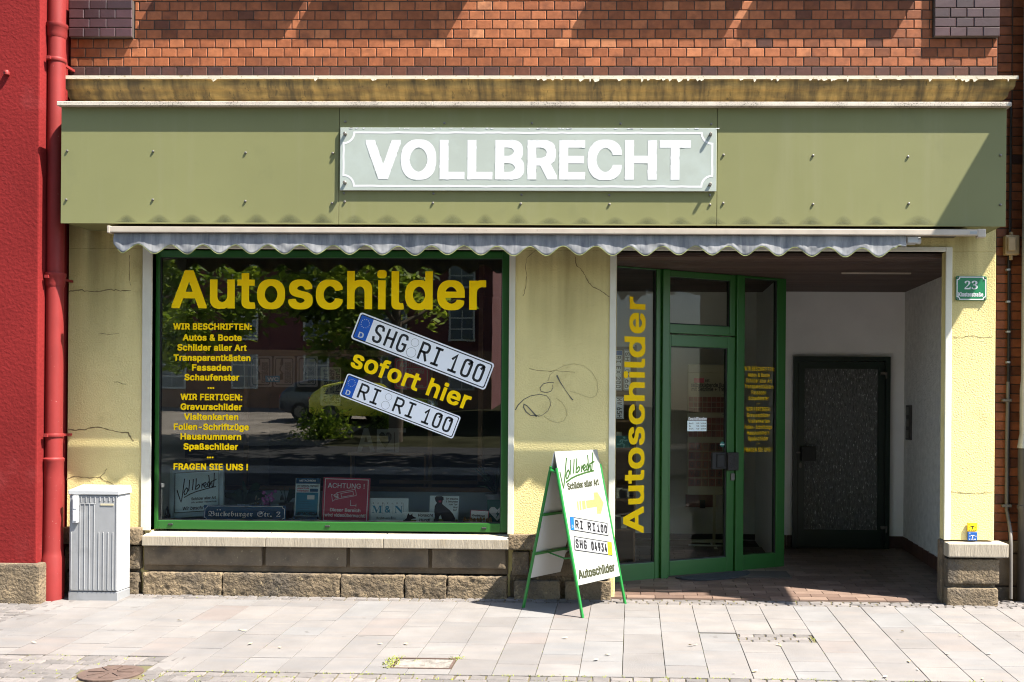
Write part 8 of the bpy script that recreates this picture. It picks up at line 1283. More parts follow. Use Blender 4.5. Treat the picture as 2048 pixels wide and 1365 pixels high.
tag(q.build('door_mat', M_mat, loc=(ctr.x, ctr.y, fl(ctr.y))), 'dark half round door mat on the clay tiles before the green shop door', 'door mat')
# ------------------------------------------------------------------ utility cabinet
YC0, YC1 = -.31, -.10
FC = front(YC0); c0 = FC.px(137, 1150)[0]; c1 = FC.px(235, 1150)[0]; czb = WZ(1203, 190, YC0); cz1 = WZ(990, 190, YC0); czt = WZ(981, 190, YC0)
cb = empty('utility_cabinet', ((c0 + c1) / 2, -.2, czb), 'grey ribbed plastic utility cabinet standing on the pavement before the left yellow pier', 'cabinet')
zpl_ = WZ(1184, 190, YC0)
q = MB(); q.box(c0, c1, YC0 + .006, YC1, zpl_ + .003, cz1 - .002); q.build('body', M_greyl, cb, bevel=.005)
q = MB(); q.box(c0 - .002, c1 + .002, YC0, YC1 + .0, czb - .04, zpl_); q.build('base', M_grey, cb, bevel=.004)
q = MB(); e = .012
q.hexa([(c0 - e * .2, YC0 - e, cz1), (c1 + .012, YC0 - e, cz1), (c1 + .012, YC1 + e, cz1), (c0 - e * .2, YC1 + e, cz1), (c0 - e * .2, YC0 - e, czt), (c1 + .012, YC0 - e, czt), (c1 + .004, YC1, czt + .03), (c0, YC1, czt + .03)]); q.build('lid', M_greyl, cb, bevel=.005)
q = MB(); d0, d1 = c0 + .008, c1 - .004; q.box(d0, d1, YC0 - .004, YC0 + .004, zpl_ + .008, cz1 - .006)
XP = lambda v: FC.px(v, 1100)[0]; ZPp = lambda v: FC.px(185, v)[1]
def ribs(xs_, ya, yb):
    for v in xs_: q.box(XP(v) - .0045, XP(v) + .0045, YC0 - .0085, YC0 - .003, ZPp(yb), ZPp(ya))
ribs([160, 169.5, 179, 188.5], 1009, 1180); ribs([198, 207, 216.5, 226], 1064, 1180); ribs([143], 1065, 1180); ribs([232.5], 992, 1180)
ribs([163, 172, 181, 190], 994, 1006); ribs([200, 209, 218, 227], 994, 1003)
q.box(XP(160), XP(191), YC0 - .008, YC0 - .003, ZPp(1009), ZPp(1006.5))
q.build('door', M_grey, cb, bevel=.003)
q = MB(); q.rrect(FC, XP(146.5), XP(158), ZPp(1046), ZPp(992), .006, .004, .022); q.rrect(FC, XP(149), XP(156), ZPp(1018), ZPp(996), .004, .022, .030); q.rrect(FC, XP(149), XP(156), ZPp(1042), ZPp(1021), .004, .022, .030); q.build('lock_handle', M_white, cb, bevel=.002)
q = MB(); q.fbox(FC, XP(201), XP(227), ZPp(1011), ZPp(1007.5), .003, .008); q.build('label_plate', M_cream, cb)
# ------------------------------------------------------------------ A-board
bth, bdd, apz, bw_ = 0.9995, 0.2906, 1.2405, 0.294
uw = Vector((math.cos(bth), math.sin(bth), 0)); nw = Vector((uw.y, -uw.x, 0)); md_ = Vector((-.4535, -.2711, 0))
def on_ground(p): return Vector((p.x, p.y, .04 * p.y))
mf = on_ground(md_ + nw * bdd); mr = on_ground(md_ - nw * bdd); ap = Vector((md_.x, md_.y, apz)); md_ = on_ground(md_)
AF = Fr(mf, uw, ap - mf); AR = Fr(mr, -uw, ap - mr)        # outward normals face out of each side
M_apanel_bounce = mat('white_board_back_bounce_lit', (0.56, 0.56, 0.55), 0.5, var=0.04)  # same board white, lightened to paint in bounced light on the inner side
ab = empty('pavement_board', md_, 'white folding pavement board with green tube legs standing before the middle pier', 'pavement sign')
def corner(F, pts): return [F.px(*p) for p in pts]
pa0, pa1, pb1 = -bw_, bw_, (ap - mf).length; pb0 = pb1 * .1825
hl = AF.at(0, 0)
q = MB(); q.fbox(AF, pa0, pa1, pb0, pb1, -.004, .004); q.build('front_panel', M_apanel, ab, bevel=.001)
LF = (ap - mf).length; LRr = (ap - mr).length
q = MB(); q.fbox(AR, -pa1, -pa0, pb0, pb1 * LRr / LF - .012, -.004, .004); q.build('rear_panel', M_apanel_bounce, ab, bevel=.001)
hw = .0115
fx = max(abs(pa0), abs(pa1)) + .012
def leg(F, a, b1_): q = MB(); q.tube([F.at(a, -.01, -.002), F.at(a, b1_, -.002)], .0125, 12); q.tube([F.at(a, -.012, -.002), F.at(a, .02, -.002)], .0135, 12); q.build('leg', M_agreen, ab, smooth=True)
lt = AF.px(1110, 937)[1]
leg(AF, pa0 - .008, lt); leg(AF, pa1 + .008, AF.px(1201, 928)[1]); leg(AR, -pa0 + .008, lt); leg(AR, -pa1 - .008, lt)
M_agd = M_agreen
for v, (x, y) in enumerate(((1085, 1030), (1075, 1107))):
    d = ray(x, y); oo = AR.o - AR.n * .012; t_ = (oo - EYE).dot(AR.n) / d.dot(AR.n); bb = (EYE + d * t_ - AR.o).dot(AR.v)
    q = MB(); q.fbox(AR, -pa1 - .008, -pa0 + .008, bb - .011, bb + .011, -.022, -.006); q.build('crossbar', M_agreen, ab, bevel=.003)
    q = MB(); q.fbox(AF, pa0 - .008, pa1 + .008, bb - .011, bb + .011, -.022, -.006); q.build('crossbar', M_agreen, ab, bevel=.003)
    if v == 1:
        for sgn in (.25, .75):
            a_ = -pa1 + (pa1 - pa0) * sgn; p0 = AR.at(a_, bb, -.03); p1 = AF.at(-a_, bb, -.03)
            q = MB(); q.tube([p0, (p0 + p1) / 2 - Vector((0, 0, .03)), p1], .007, 6); q.build('stay', M_agreen, ab)
for F, s in ((AF, 1), (AR, -1)):
    q = MB(); top_ = lt - .03; q.fbox(F, min(pa0 * s, pa1 * s) - .008, max(pa0 * s, pa1 * s) + .008, top_ - .012, top_ + .012, -.022, -.006); q.build('crossbar', M_agreen, ab, bevel=.003)
p0 = AF.at(pa0 - .01, lt - .03, -.01); p1 = AR.at(-pa0 + .01, lt - .03, -.01); q = MB(); q.tube([p0, p1], .011, 8); q.build('hinge', M_agreen, ab)
p0 = AF.at(pa1 + .01, lt - .03, -.01); p1 = AR.at(-pa1 - .01, lt - .03, -.01); q = MB(); q.tube([p0, p1], .011, 8); q.build('hinge', M_agreen, ab)
Z7 = lambda x, y: AF.px(1060 + x / 3.79, 880 + y / 3.79, .005)
q = MB()
for st in SCRIPT: q.stroke(AF, [Z7(225 + x, 100 + y) for x, y in st], .0135, .0048)
q.build('lettering', M_aink, ab, normals=False)
def aline(txt, x0, y0, x1, y1, cap, m, **k):
    p0, p1 = Z7(x0, y0), Z7(x1, y1); T = Fr(AF.at(*p0), AF.u * (p1[0] - p0[0]) + AF.v * (p1[1] - p0[1]), AF.v); q = MB()
    q.text(T, txt, 0, math.hypot(p1[0] - p0[0], p1[1] - p0[1]), 0, cap / 3.79 / 247, .005, **k); q.build('lettering', m, ab, normals=False)
aline('Schilder aller Art', 289, 380, 526, 343, 50, M_aink2, bold=.03); aline('Autoschilder', 372, 1058, 648, 995, 66, M_aink2, bold=.03)
q = MB()
def quad7(pts): q.face([AF.at(*Z7(*p), .0046) for p in pts])
for pts in ([(425, 462), (488, 452), (482, 400), (512, 398), (558, 478), (538, 560), (510, 560), (506, 508), (430, 520)], [(356, 468), (366, 466), (372, 534), (362, 535)], [(374, 466), (386, 464), (391, 532), (380, 533)], [(394, 463), (418, 460), (424, 524), (400, 530)]): quad7(pts)
q.build('arrow', M_arrow, ab, normals=False)
def board_plate(tl, tr, br, bl, kind):
    P = [Z7(*p) for p in (bl, br, tr, tl)]; u_ = Vector((P[1][0] - P[0][0], P[1][1] - P[0][1])); w = u_.length
    h = (math.hypot(P[3][0] - P[0][0], P[3][1] - P[0][1]) + math.hypot(P[2][0] - P[1][0], P[2][1] - P[1][1])) / 2
    T = Fr(AF.at(*P[0]), AF.u * u_.x + AF.v * u_.y, AF.v); q = MB(); c = .0046
    q.rrect(T, 0, w, 0, h, h * .08, c, c + .001, 1); q.rrect(T, h * .06, w - h * .06, h * .06, h - h * .06, h * .06, c + .001, c + .0016, 0); d = c + .0022
    if kind == 0:
        q.rect(T, h * .03, w * .095, h * .03, h * .97, d - .0003, 2); q.text(T, 'D', w * .035, w * .07, h * .2, h * .2, d, 3, bold=.02)
        plate_text(q, T, 'RI', w * .12, w * .33, h * .17, h * .66, d, 1, h * .135); plate_text(q, T, 'RI', w * .44, w * .66, h * .17, h * .66, d, 1, h * .135); plate_text(q, T, '100', w * .69, w * .97, h * .17, h * .66, d, 1, h * .135)
    else:
        plate_text(q, T, 'SHG', w * .03, w * .32, h * .17, h * .66, d, 1, h * .135); plate_text(q, T, '04934', w * .43, w * .86, h * .17, h * .66, d, 1, h * .135)
        q.rect(T, w * .875, w - h * .04, h * .05, h * .95, d - .0003, 4)
        for i, s in enumerate(('22', '09', '31')): q.text(T, s, w * .90, w * .965, h * (.12 + .29 * i), h * .2, d, 1)
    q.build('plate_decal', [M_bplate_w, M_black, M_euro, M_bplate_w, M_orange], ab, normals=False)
board_plate((302, 580), (590, 634), (595, 730), (308, 684), 0); board_plate((332, 730), (619, 776), (626, 879), (338, 838), 1)
# ------------------------------------------------------------------ iron cover, stone cover, fallen leaves
o = empty('manhole_cover', (man.x, man.y, .04 * man.y), 'rusty round iron cover in the cobbles at lower left', 'manhole cover')
q = MB(); q.lathe((man.x, man.y, .04 * man.y), [(.19, -.05), (.19, .000), (.165, .002)], 30); q.build('ring', M_iron, o, bevel=.003)
q = MB(); q.lathe((man.x, man.y, .04 * man.y), [(.158, -.05), (.158, .003)], 30)
for i in range(8):
    a = R(45 * i); d_ = Vector((math.cos(a), math.sin(a), 0)); n_ = Vector((-d_.y, d_.x, 0)) * .008; c_ = Vector((man.x, man.y, .04 * man.y + .003)); q.hexa([c_ + d_ * .04 - n_, c_ + d_ * .14 - n_, c_ + d_ * .14 + n_, c_ + d_ * .04 + n_] + [v + Vector((0, 0, .005)) for v in (c_ + d_ * .04 - n_, c_ + d_ * .14 - n_, c_ + d_ * .14 + n_, c_ + d_ * .04 + n_)])
q.build('lid', M_iron, o)
zc_ = .04 * (ay0 + ay1) / 2
o = empty('access_cover', ((ax0 + ax1) / 2, (ay0 + ay1) / 2, zc_), 'rectangular stone filled access cover with iron rim in the slabs', 'access cover')
q = MB(); q.box(ax0 + .022, ax1 - .022, ay0 + .022, ay1 - .022, -.05, -.004); q.build('stone_infill', mat('rough_concrete', (.17, .155, .14), .9, var=.25, vs=12, bump=1, bs=40, bd=.015, spots=[(11, .5, .6, (.09, .08, .07), .7)]), o, slope=True)
q = MB(); framing(q, Fr((0, 0, 0), (1, 0, 0), (0, 1, 0)), ax0 + .004, ax1 - .004, ay0 + .004, ay1 - .004, (.014,) * 4, -.05, .001); q.build('rim', M_iron, o, slope=True)
LV = [(67, 1287), (360, 1243), (1130, 1278), (1215, 1312), (1192, 1322), (1382, 1293), (1391, 1292), (1557, 1292), (1468, 1349), (1510, 1345), (1560, 1293), (1818, 1325), (1835, 1341), (1770, 1356), (1805, 1265), (1920, 1273), (1895, 1310), (1965, 1360), (1978, 1310), (480, 1262), (500, 1290), (760, 1290), (812, 1290), (560, 1297), (488, 1263), (1590, 1270)]
lf0 = None; GL = 'dry leaves lying on the pavement'
for x, y in LV:
    p = G(x, y); p.z += .006
    if lf0 is None:
        me = MB(); s = .022
        me.face([(-s, 0, .002), (-s * .3, -s * .45, .004), (s * .5, -s * .35, .001), (s, 0, .006), (s * .4, s * .4, .008), (-s * .4, s * .42, .003)]); lf0 = me.build('fallen_leaf', M_leafy, normals=False); o = lf0
    else: o = lf0.copy(); C.objects.link(o)
    o.location = p; o.rotation_euler = (rs.uniform(-.1, .2), rs.uniform(-.2, .2), rs.uniform(0, 6.28)); sc_ = rs.uniform(.6, 1.15); o.scale = (sc_, sc_, sc_)
    tag(o, 'small dry curled leaf lying on the grey paving', 'leaf', GL)

# ------------------------------------------------------------------ things on the display ledge (top of ledge at height dz)
def stand(px0, py0, px1, py1, y, rot=0.0, lean=8.0):
    """frame of a sign standing on the ledge at depth y: origin bottom left, leaning back"""
    x0 = WX(px0, py1, y); x1 = WX(px1, py1, y); h = WZ(py0, (px0 + px1) / 2, y) - dz
    F = Fr((x0, y, dz), (math.cos(R(rot)), 0, math.sin(R(rot))), (-math.sin(R(rot)) * 1, math.tan(R(lean)), math.cos(R(rot))))
    return F, x1 - x0, h
# framed name panel
F, w, h = stand(339, 940, 455, 1043, .25, -2.5, 9); F = tilt(F, 6.5); F.o = F.o + Vector((.0, 0, .008))
w = .475; h = .435
o = empty('framed_sign', F.at(w / 2, 0), 'silver framed pale sign with handwritten black name, tilted at the left window end', 'sign')
q = MB(); framing(q, F, 0, w, 0, h, (.040,) * 4, -.02, .012); q.build('frame', M_frost, o, bevel=.005)
q = MB(); q.fbox(F, .04, w - .04, .04, h - .04, -.012, .0); q.build('panel', M_frostp, o)
q = MB(); framing(q, F, .042, w - .042, .042, h - .042, (.006,) * 4, .0, .001); sx_, sy_ = (w - .13) / 262, .235 / 265
for st in SCRIPT: q.stroke(F, [(.062 + x * sx_, h - .065 - y * sy_) for x, y in st], .0085, .0022)
q.text(F, 'Schilder aller Art', .19, .405, .145, .024, .0022); q.text(F, 'info@schilder-vollbrecht.de', .19, .41, .118, .014, .0022); q.text(F, 'Wir beschriften', .11, .37, .062, .030, .0022, bold=.012, shear=.15); q.build('lettering', M_black, o, normals=False)
# street name sign
F, w, h = stand(407, 1011, 571, 1041, .15, 0, 5)
o = empty('street_name_sign', F.at(w / 2, 0), 'dark blue enamel street sign with white gothic lettering standing on the shop window ledge', 'sign')
q = MB(); q.rrect(F, 0, w, 0, h, .004, -.006, .004); q.build('plate', M_navy, o)
q = MB(); q.stroke(F, scoop(.010, w - .010, .009, h - .009, .02, 5), .005, .0052, closed=True)
def goth(F, q, word, a0, a1, b, cap, c):        # fraktur letters set one after the other
    parts = []; x = 0
    vs_all = []; fs_all = []
    for ch in word:
        if ch == ' ': x += .3; continue
        base = {'ü': 'u'}.get(ch, ch); key = 'f' + base if 'f' + base in GLYPH else ('s' + base if 's' + base in GLYPH else base)
        vs, fs = text_mesh(base, key[0] if len(key) > 1 else '')
        n = len(vs_all); vs_all += [(v[0] + x, v[1]) for v in vs]; fs_all += [tuple(i + n for i in f) for f in fs]
        if ch == 'ü':
            for dx in (.12, .34):
                n = len(vs_all); vs_all += [(x + dx, .56), (x + dx + .09, .56), (x + dx + .09, .65), (x + dx, .65)]; fs_all.append((n, n + 1, n + 2, n + 3))
        x += (GLYPH.get(key) or GLYPH['b' + base])[0]
    x0 = min(v[0] for v in vs_all); x1 = max(v[0] for v in vs_all); s = (a1 - a0) / (x1 - x0); sy = cap / .70
    q.mesh([F.at(a0 + (v[0] - x0) * s, b + v[1] * sy, c) for v in vs_all], fs_all)
goth(F, q, 'Bückeburger Str. 2', .04, w - .045, h * .30, h * .46, .0052); q.build('lettering', M_ltext, o, normals=False)
# orchid in a pot behind the street sign, second plant beside it
ro = random.Random(21)
def leaf_blade(mb, p0, p1, wd, sag, n=6, m=0):
    p0 = Vector(p0); p1 = Vector(p1); d = p1 - p0; s_ = Vector((d.y, -d.x, 0)); s_ = s_.normalized() if s_.length > .01 else Vector((1, 0, 0)); side = Vector((s_.x * .35, s_.y * .35, .9)).normalized()
    vs = []
    for i in range(n + 1):
        f = i / n; c = p0.lerp(p1, f) + Vector((0, 0, sag * math.sin(math.pi * f) )); ww = wd * math.sin(math.pi * min(1, f * .92 + .06)) ** .7 / 2
        vs += [c + side * ww, c + Vector((0, -.004, 0)), c - side * ww]
    fs = []
    for i in range(n):
        a = i * 3; fs += [(a, a + 3, a + 4, a + 1), (a + 1, a + 4, a + 5, a + 2)]
    mb.mesh(vs, fs, m)
yo = .42; pc_ = W(489, 1015, yo)
o = empty('orchid', (pc_.x, yo, dz), 'pink flowering orchid with broad dark leaves in a pale pot behind the blue street sign', 'plant')
q = MB(); q.lathe((pc_.x, yo, dz), [(.045, 0), (.062, .12), (.064, .125), (.054, .125), (.05, .11)], 18); q.build('pot', M_card, o, smooth=True)
q = MB()
for (x, y, wd_) in ((455, 1008, .10), (467, 986, .09), (490, 968, .12), (520, 972, .13), (533, 990, .10), (440, 990, .06), (505, 992, .10)):
    e = W(x, y, yo + ro.uniform(-.06, .06)); leaf_blade(q, (pc_.x, yo, dz + .13), e, wd_, ro.uniform(.01, .05))
q.build('leaves', M_fol, o, smooth=True)
q = MB(); a, b = W(498, 985, yo), W(536, 992, .30); q.tube([(pc_.x, yo, dz + .12), a, (a + b) / 2 + Vector((0, 0, .03)), b, W(540, 1012, .20)], .004, 6); q.build('stem', M_fol, o)
q = MB()
for i in range(26):
    x = ro.gauss(537, 7); y = ro.gauss(998, 10); c_ = W(x, y, .20 + ro.uniform(-.015, .02)); r_ = ro.uniform(.010, .015)
    for k in range(5):
        a_ = R(72 * k + ro.uniform(0, 40)); d_ = Vector((math.cos(a_), -.3, math.sin(a_))) * r_; n_ = Vector((-d_.z, 0, d_.x)) * .55
        q.face([c_, c_ + d_ * .6 + n_, c_ + d_ * 1.15, c_ + d_ * .6 - n_])
q.build('flowers', M_flower, o, normals=False)
q = MB()
for i in range(12):
    c_ = W(ro.gauss(513, 5), ro.gauss(1000, 6), .25); q.lathe(c_, [(.002, -.008), (.007, -.002), (.006, .005), (.001, .009)], 6)
q.build('buds', mat('orchid_bud', (.25, .22, .12), .6), o, smooth=True)
yo2 = .44; pc2 = W(572, 1030, yo2)
o = empty('foliage_plant', (pc2.x, yo2, dz), 'dark strap leaved pot plant drooping in front of the blue leaflet stand', 'plant')
q = MB(); q.lathe((pc2.x, yo2, dz), [(.05, 0), (.065, .13), (.068, .135), (.055, .135)], 16); q.build('pot', M_dpipe, o, smooth=True)
q = MB()
for (x, y, wd_, sg_) in ((606, 990, .06, .06), (603, 1018, .05, .10), (560, 1000, .05, .04), (590, 984, .05, .05), (575, 1002, .06, .02)): leaf_blade(q, (pc2.x, yo2, dz + .12), W(x, y, .30), wd_, sg_)
for (x, y) in ((568, 972), (580, 975), (560, 978)): q.tube([(pc2.x, yo2, dz + .12), W(x, y, yo2)], .003, 5)
q.build('leaves', M_fol, o, smooth=True)
# leaflet stand
F, w, h = stand(588, 957, 637, 1037, .25, 0, 7)
o = empty('leaflet_stand', F.at(w / 2, 0), 'narrow blue leaflet stand with dark header between orchid and red warning sign', 'leaflet stand')
q = MB(); q.fbox(F, 0, w, 0, h, -.02, 0, 0); q.fbox(F, .004, w, h * .87, h, .001, .004, 1); q.rect(F, .01, w - .012, h * .12, h * .66, .003, 2); q.fbox(F, .01, w, 0, h * .1, .0, .05, 1); q.build('body', [M_card, M_navy, M_cyan], o)
q = MB(); q.text(F, 'METACHROM', w * .16, w * .82, h * .92, .016, .005, 1, bold=.01); q.text(F, 'Das optische Highlight', w * .06, w * .94, h * .80, .014, .003, 0, bold=.01); q.rect(F, w * .6, w * .93, h * .68, h * .75, .004, 2)
for i, t_ in enumerate(('passend für alle', 'Folientypen')): q.text(F, t_, w * .08, w * .55, h * (.745 - .06 * i), .014, .003, 3)
q.rect(F, w * .5, w * .8, h * .5, h * .6, .0042, 1)
for i in range(5): q.rect(F, w * .2, w * (.6 + .05 * (i % 3)), h * (.45 - .055 * i), h * (.455 - .055 * i), .0042, 0)
q.text(F, 'METACHROM', w * .1, w * .93, h * .13, .026, .0045, 0, bold=.02); q.build('lettering', [M_black, M_ltext, M_navy, M_ared], o, normals=False)
q = MB()
for i in range(5): q.box(F.o.x + .02 + .012 * i, F.o.x + w + .0 + .006 * i, .27 - .02 * i, .33 - .02 * i, dz + .003 * i, dz + .003 * i + .0025)
q.build('loose_leaflets', M_card, o)
# red camera warning
F, w, h = stand(643, 955, 737, 1042, .17, 0, 4); F = tilt(F, -1.2)
o = empty('camera_warning_sign', F.at(w / 2, 0), 'large dark red ACHTUNG camera warning sign standing in the middle of the window ledge', 'sign')
q = MB(); q.fbox(F, 0, w, 0, h, -.005, .003); q.build('plate', M_ared, o)
q = MB(); framing(q, F, w * .035, w * .965, h * .03, h * .97, (.006,) * 4, .0031, .004); c = .0046
q.text(F, 'ACHTUNG !', w * .1, w * .885, h * .76, h * .115, c, bold=.006); q.text(F, 'Dieser Bereich', w * .17, w * .82, h * .24, h * .075, c); q.text(F, 'wird videoüberwacht!', w * .035 + .01, w * .93, h * .125, h * .075, c)
TC = tilt(F, 12, F.at(w * .34, h * .47)); s = w * .40
for P, cl in (([(0, .02), (s * .98, .02), (s, .03), (s, s * .42), (s * .97, s * .46), (0, s * .46), (0, .02)], 0), ([(s * .2, s * .18), (s * .85, s * .18), (s * .85, s * .38), (s * .2, s * .38), (s * .2, s * .18)], 0), ([(-.0, .035), (-s * .16, .045), (-s * .16, s * .38), (0, s * .42)], 0),
    ([(-s * .16, s * .12), (-s * .3, s * .05), (-s * .3, s * .42), (-s * .16, s * .34)], 0)): q.stroke(TC, P, .0042, c)
for i in range(4): q.stroke(TC, [(-s * .13, s * (.12 + .075 * i)), (s * .06, s * (.12 + .075 * i))], .005, c)
q.stroke(F, [(w * .60, h * .50), (w * .60, h * .385), (w * .72, h * .385)], .004, c); q.stroke(F, [(w * .72, h * .36), (w * .72, h * .42)], .004, c)
q.build('lettering', M_ltext, o, normals=False)
# law office sign
F, w, h = stand(735, 997, 816, 1042, .20, 0, 5)
o = empty('law_office_sign', F.at(w / 2, 0), 'pale sign with blue M & N letters beside the red warning sign', 'sign')
q = MB(); q.fbox(F, 0, w, 0, h, -.005, .003); q.build('plate', M_card, o)
q = MB(); c = .0042; q.text(F, 'M', w * .10, w * .36, h * .38, h * .34, c, 0, font='s', bold=.012); q.text(F, '&', w * .42, w * .56, h * .40, h * .27, c, 0, bold=.02); q.text(F, 'N', w * .66, w * .87, h * .38, h * .34, c, 0, font='s', bold=.012)
for i, ch in enumerate('KANZLEI'): q.text(F, ch, w * (.12 + .118 * i), w * (.145 + .118 * i), h * .76, h * .06, c, 1)
q.text(F, 'Rechtsanwälte', w * .22, w * .70, h * .13, h * .10, c, 1, font='s')
for f in (.08, .36, .40, .62, .88): q.rect(F, w * f, w * f + .0014, h * .34, h * .80, c - .0004, 1)
q.build('lettering', [M_cyan, M_black], o, normals=False)
# two dog warnings
def silhouette(q, F, pts, w, h, c, m): q.face([F.at(x * w, y * h, c) for x, y in pts], m)
F, w, h = stand(858, 992, 916, 1046, .21, 0, 4); F = tilt(F, -1)
o = empty('dog_warning_sign', F.at(w / 2, 0), 'square pale blue sign with a sitting black dog and small text', 'sign')
q = MB(); q.fbox(F, 0, w, 0, h, -.004, .003); q.build('plate', M_card, o)
q = MB(); c = .0042; q.rect(F, .002, w - .002, .002, h * .14, .0036, 2)
silhouette(q, F, [(.17, .06), (.20, .22), (.17, .42), (.18, .62), (.25, .74), (.20, .80), (.17, .92), (.22, .98), (.40, .99), (.47, .95), (.48, .86), (.45, .84), (.43, .70), (.55, .60), (.70, .48), (.82, .34), (.90, .18), (.90, .06), (.52, .06), (.44, .14), (.40, .30), (.34, .22), (.33, .06)], w, h, c, 0)
silhouette(q, F, [(.30, .82), (.40, .83), (.40, .76), (.32, .75)], w, h, c + .0006, 3)
for i, t_ in enumerate(('Ich brauche', '5 Sekunden', 'zum Tor!', 'Und', 'Du?')): q.text(F, t_, w * (.56, .56, .66, .82, .82)[i], w * (.97, .97, .96, .96, .94)[i], h * (.87 - .105 * i), h * .065, c, 0, bold=.012)
q.build('print', [M_black, M_ltext, M_weed, M_ared], o, normals=False)
F, w, h = stand(806, 1025, 867, 1046, .16, 0, 4)
o = empty('beware_of_dog_sign', F.at(w / 2, 0), 'small low white sign reading Vorsicht Hund with a dark dog head', 'sign')
q = MB(); q.fbox(F, 0, w, 0, h, -.004, .003); q.build('plate', M_card, o)
q = MB(); c = .0042; q.rect(F, .001, w * .44, .001, h * .28, .0036, 1); silhouette(q, F, [(.02, .04), (.06, .30), (.12, .45), (.13, .62), (.17, .92), (.21, .74), (.26, .74), (.30, .90), (.31, .66), (.36, .56), (.42, .50), (.42, .42), (.32, .38), (.26, .30), (.24, .04)], w, h, c, 0)
q.text(F, 'Vorsicht', w * .47, w * .98, h * .60, h * .26, c, 0, bold=.025, shear=.2); q.text(F, 'Hund!', w * .53, w * .88, h * .16, h * .26, c, 0, bold=.025, shear=.2); q.build('print', [M_black, M_weed], o, normals=False)
# right corner: first-aid plate, red edged card, potted plant, wooden toys
F, w, h = stand(974, 1000, 1004, 1047, .24, 0, 4); w *= 1.35
o = empty('defibrillator_sign', F.at(w / 2, 0), 'green rescue sign with pale heart and lightning at the right end of the window', 'sign')
q = MB(); q.fbox(F, 0, w, 0, h, -.004, .003); q.build('plate', M_teal, o)
q = MB(); c = .0042; hp = [(.5, .08), (.12, .44), (.10, .58), (.2, .68), (.36, .68), (.5, .56), (.64, .68), (.8, .68), (.9, .58), (.88, .44)]
q.face([F.at(x * w, y * h, c) for x, y in hp], 0); q.face([F.at(x * w, y * h, c + .0006) for x, y in ((.58, .56), (.42, .36), (.5, .36), (.44, .18), (.62, .42), (.52, .42))], 1); q.build('print', [M_ltext, M_teal], o, normals=False)
F, w, h = stand(939, 1020, 976, 1045, .19, 0, 10); F = tilt(F, -3)
o = empty('notice_card', F.at(w / 2, 0), 'white notice card with red edge leaning before the green rescue sign', 'card')
q = MB(); q.fbox(F, 0, w, 0, h, -.003, .002, 0); framing(q, F, 0, w, 0, h, (.005,) * 4, .0021, .003, 1); q.text(F, 'Geöffnet', w * .12, w * .8, h * .52, h * .14, .0035, 2); q.text(F, 'mit Hund', w * .15, w * .7, h * .2, h * .14, .0035, 2, bold=.01); q.build('card', [M_ltext, M_ared, M_black], o)
pp = W(992, 1003, .48); o = empty('potted_plant', (pp.x, .48, dz), 'thin leaved plant in a white bucket pot at the right corner of the window', 'plant')
q = MB(); zt_ = WZ(988, 992, .48) - dz; q.lathe((pp.x, .48, dz), [(.05, 0), (.085, zt_ - .02), (.095, zt_ - .02), (.098, zt_), (.085, zt_)], 20); q.build('pot', M_white, o, smooth=True)
q = MB()
for i in range(26): leaf_blade(q, (pp.x, .48, dz + zt_ - .02), (pp.x + ro.uniform(-.22, .08), .48 + ro.uniform(-.1, .1), dz + zt_ + ro.uniform(.05, .30)), .022, .04, 4)
q.build('leaves', M_fol, o, smooth=True)
o = empty('wooden_letters', W(962, 1044, .19), 'small carved wooden pieces lying at the foot of the notice card', 'wooden letters')
q = MB()
for i in range(9): x = WX(930 + i * 6.3, 1044, .19); q.lathe((x, .19 + ro.uniform(-.02, .02), dz), [(.010, 0), (.016, .012), (.012, .022), (.015, .032), (.004, .04 + ro.uniform(0, .015))], 8)
q.build('pieces', mat('honey_wood', (.42, .24, .07), .5), o, smooth=True)
o = empty('picture_frame', W(330, 1040, .2), 'dark picture frame with pale marks leaning in the lower left window corner', 'frame')
F, w, h = stand(322, 1010, 345, 1041, .2, 0, 20); F = tilt(F, 24); q = MB(); q.fbox(F, 0, w * .8, 0, h, -.01, .004); q.build('frame', M_gasket, o)
q = MB()
for i in range(4): q.stroke(F, [(w * (.15 + .15 * i), h * .15), (w * (.2 + .15 * i), h * .5), (w * (.12 + .15 * i), h * .62)], .004, .006)
q.build('print', M_card, o, normals=False)
# ------------------------------------------------------------------ hung further back in the shop
YI = 1.25; FI = front(YI)
def hung(name, lab, cat, x0, y0, x1, y1, m, edge=None, dep=YI):
    F = front(dep); a0, b0 = F.px(x0, y1); a1, b1 = F.px(x1, y0); o = empty(name, F.at((a0 + a1) / 2, b0), lab, cat)
    q = MB(); q.rrect(F, a0, a1, b0, b1, .015, -.004, .002, 0); q.build('plate', m, o)
    if edge: q = MB(); q.stroke(F, rrpoly(a0 + .02, a1 - .02, b0 + .02, b1 - .02, .02), .009, .0032, closed=True); q.build('border_line', edge, o, normals=False)
    return F, a0, a1, b0, b1, o
def vert_text(q, F, txt, a, b0, b1, cap, c, m=0): T = Fr(F.at(a, b0), F.v, -F.u); q.text(T, txt, 0, b1 - b0, 0, cap, c, m, bold=.008)
o = empty('sign_rail', (WX(560, 708, YI), YI + .02, WZ(704, 560, YI)), 'dark wooden rail from which the parking signs hang inside the shop', 'rail')
q = MB(); q.box(WX(480, 708, YI), WX(860, 708, YI), YI + .005, YI + .04, WZ(712, 560, YI), WZ(700, 560, YI))
q.build('rail', M_wood, o)
for v in (485, 855): q = MB(); q.box(WX(v, 708, YI), WX(v, 708, YI) + .04, YI + .042, YI + .08, .1, WZ(698, 560, YI)); q.build('post', M_wood, o)
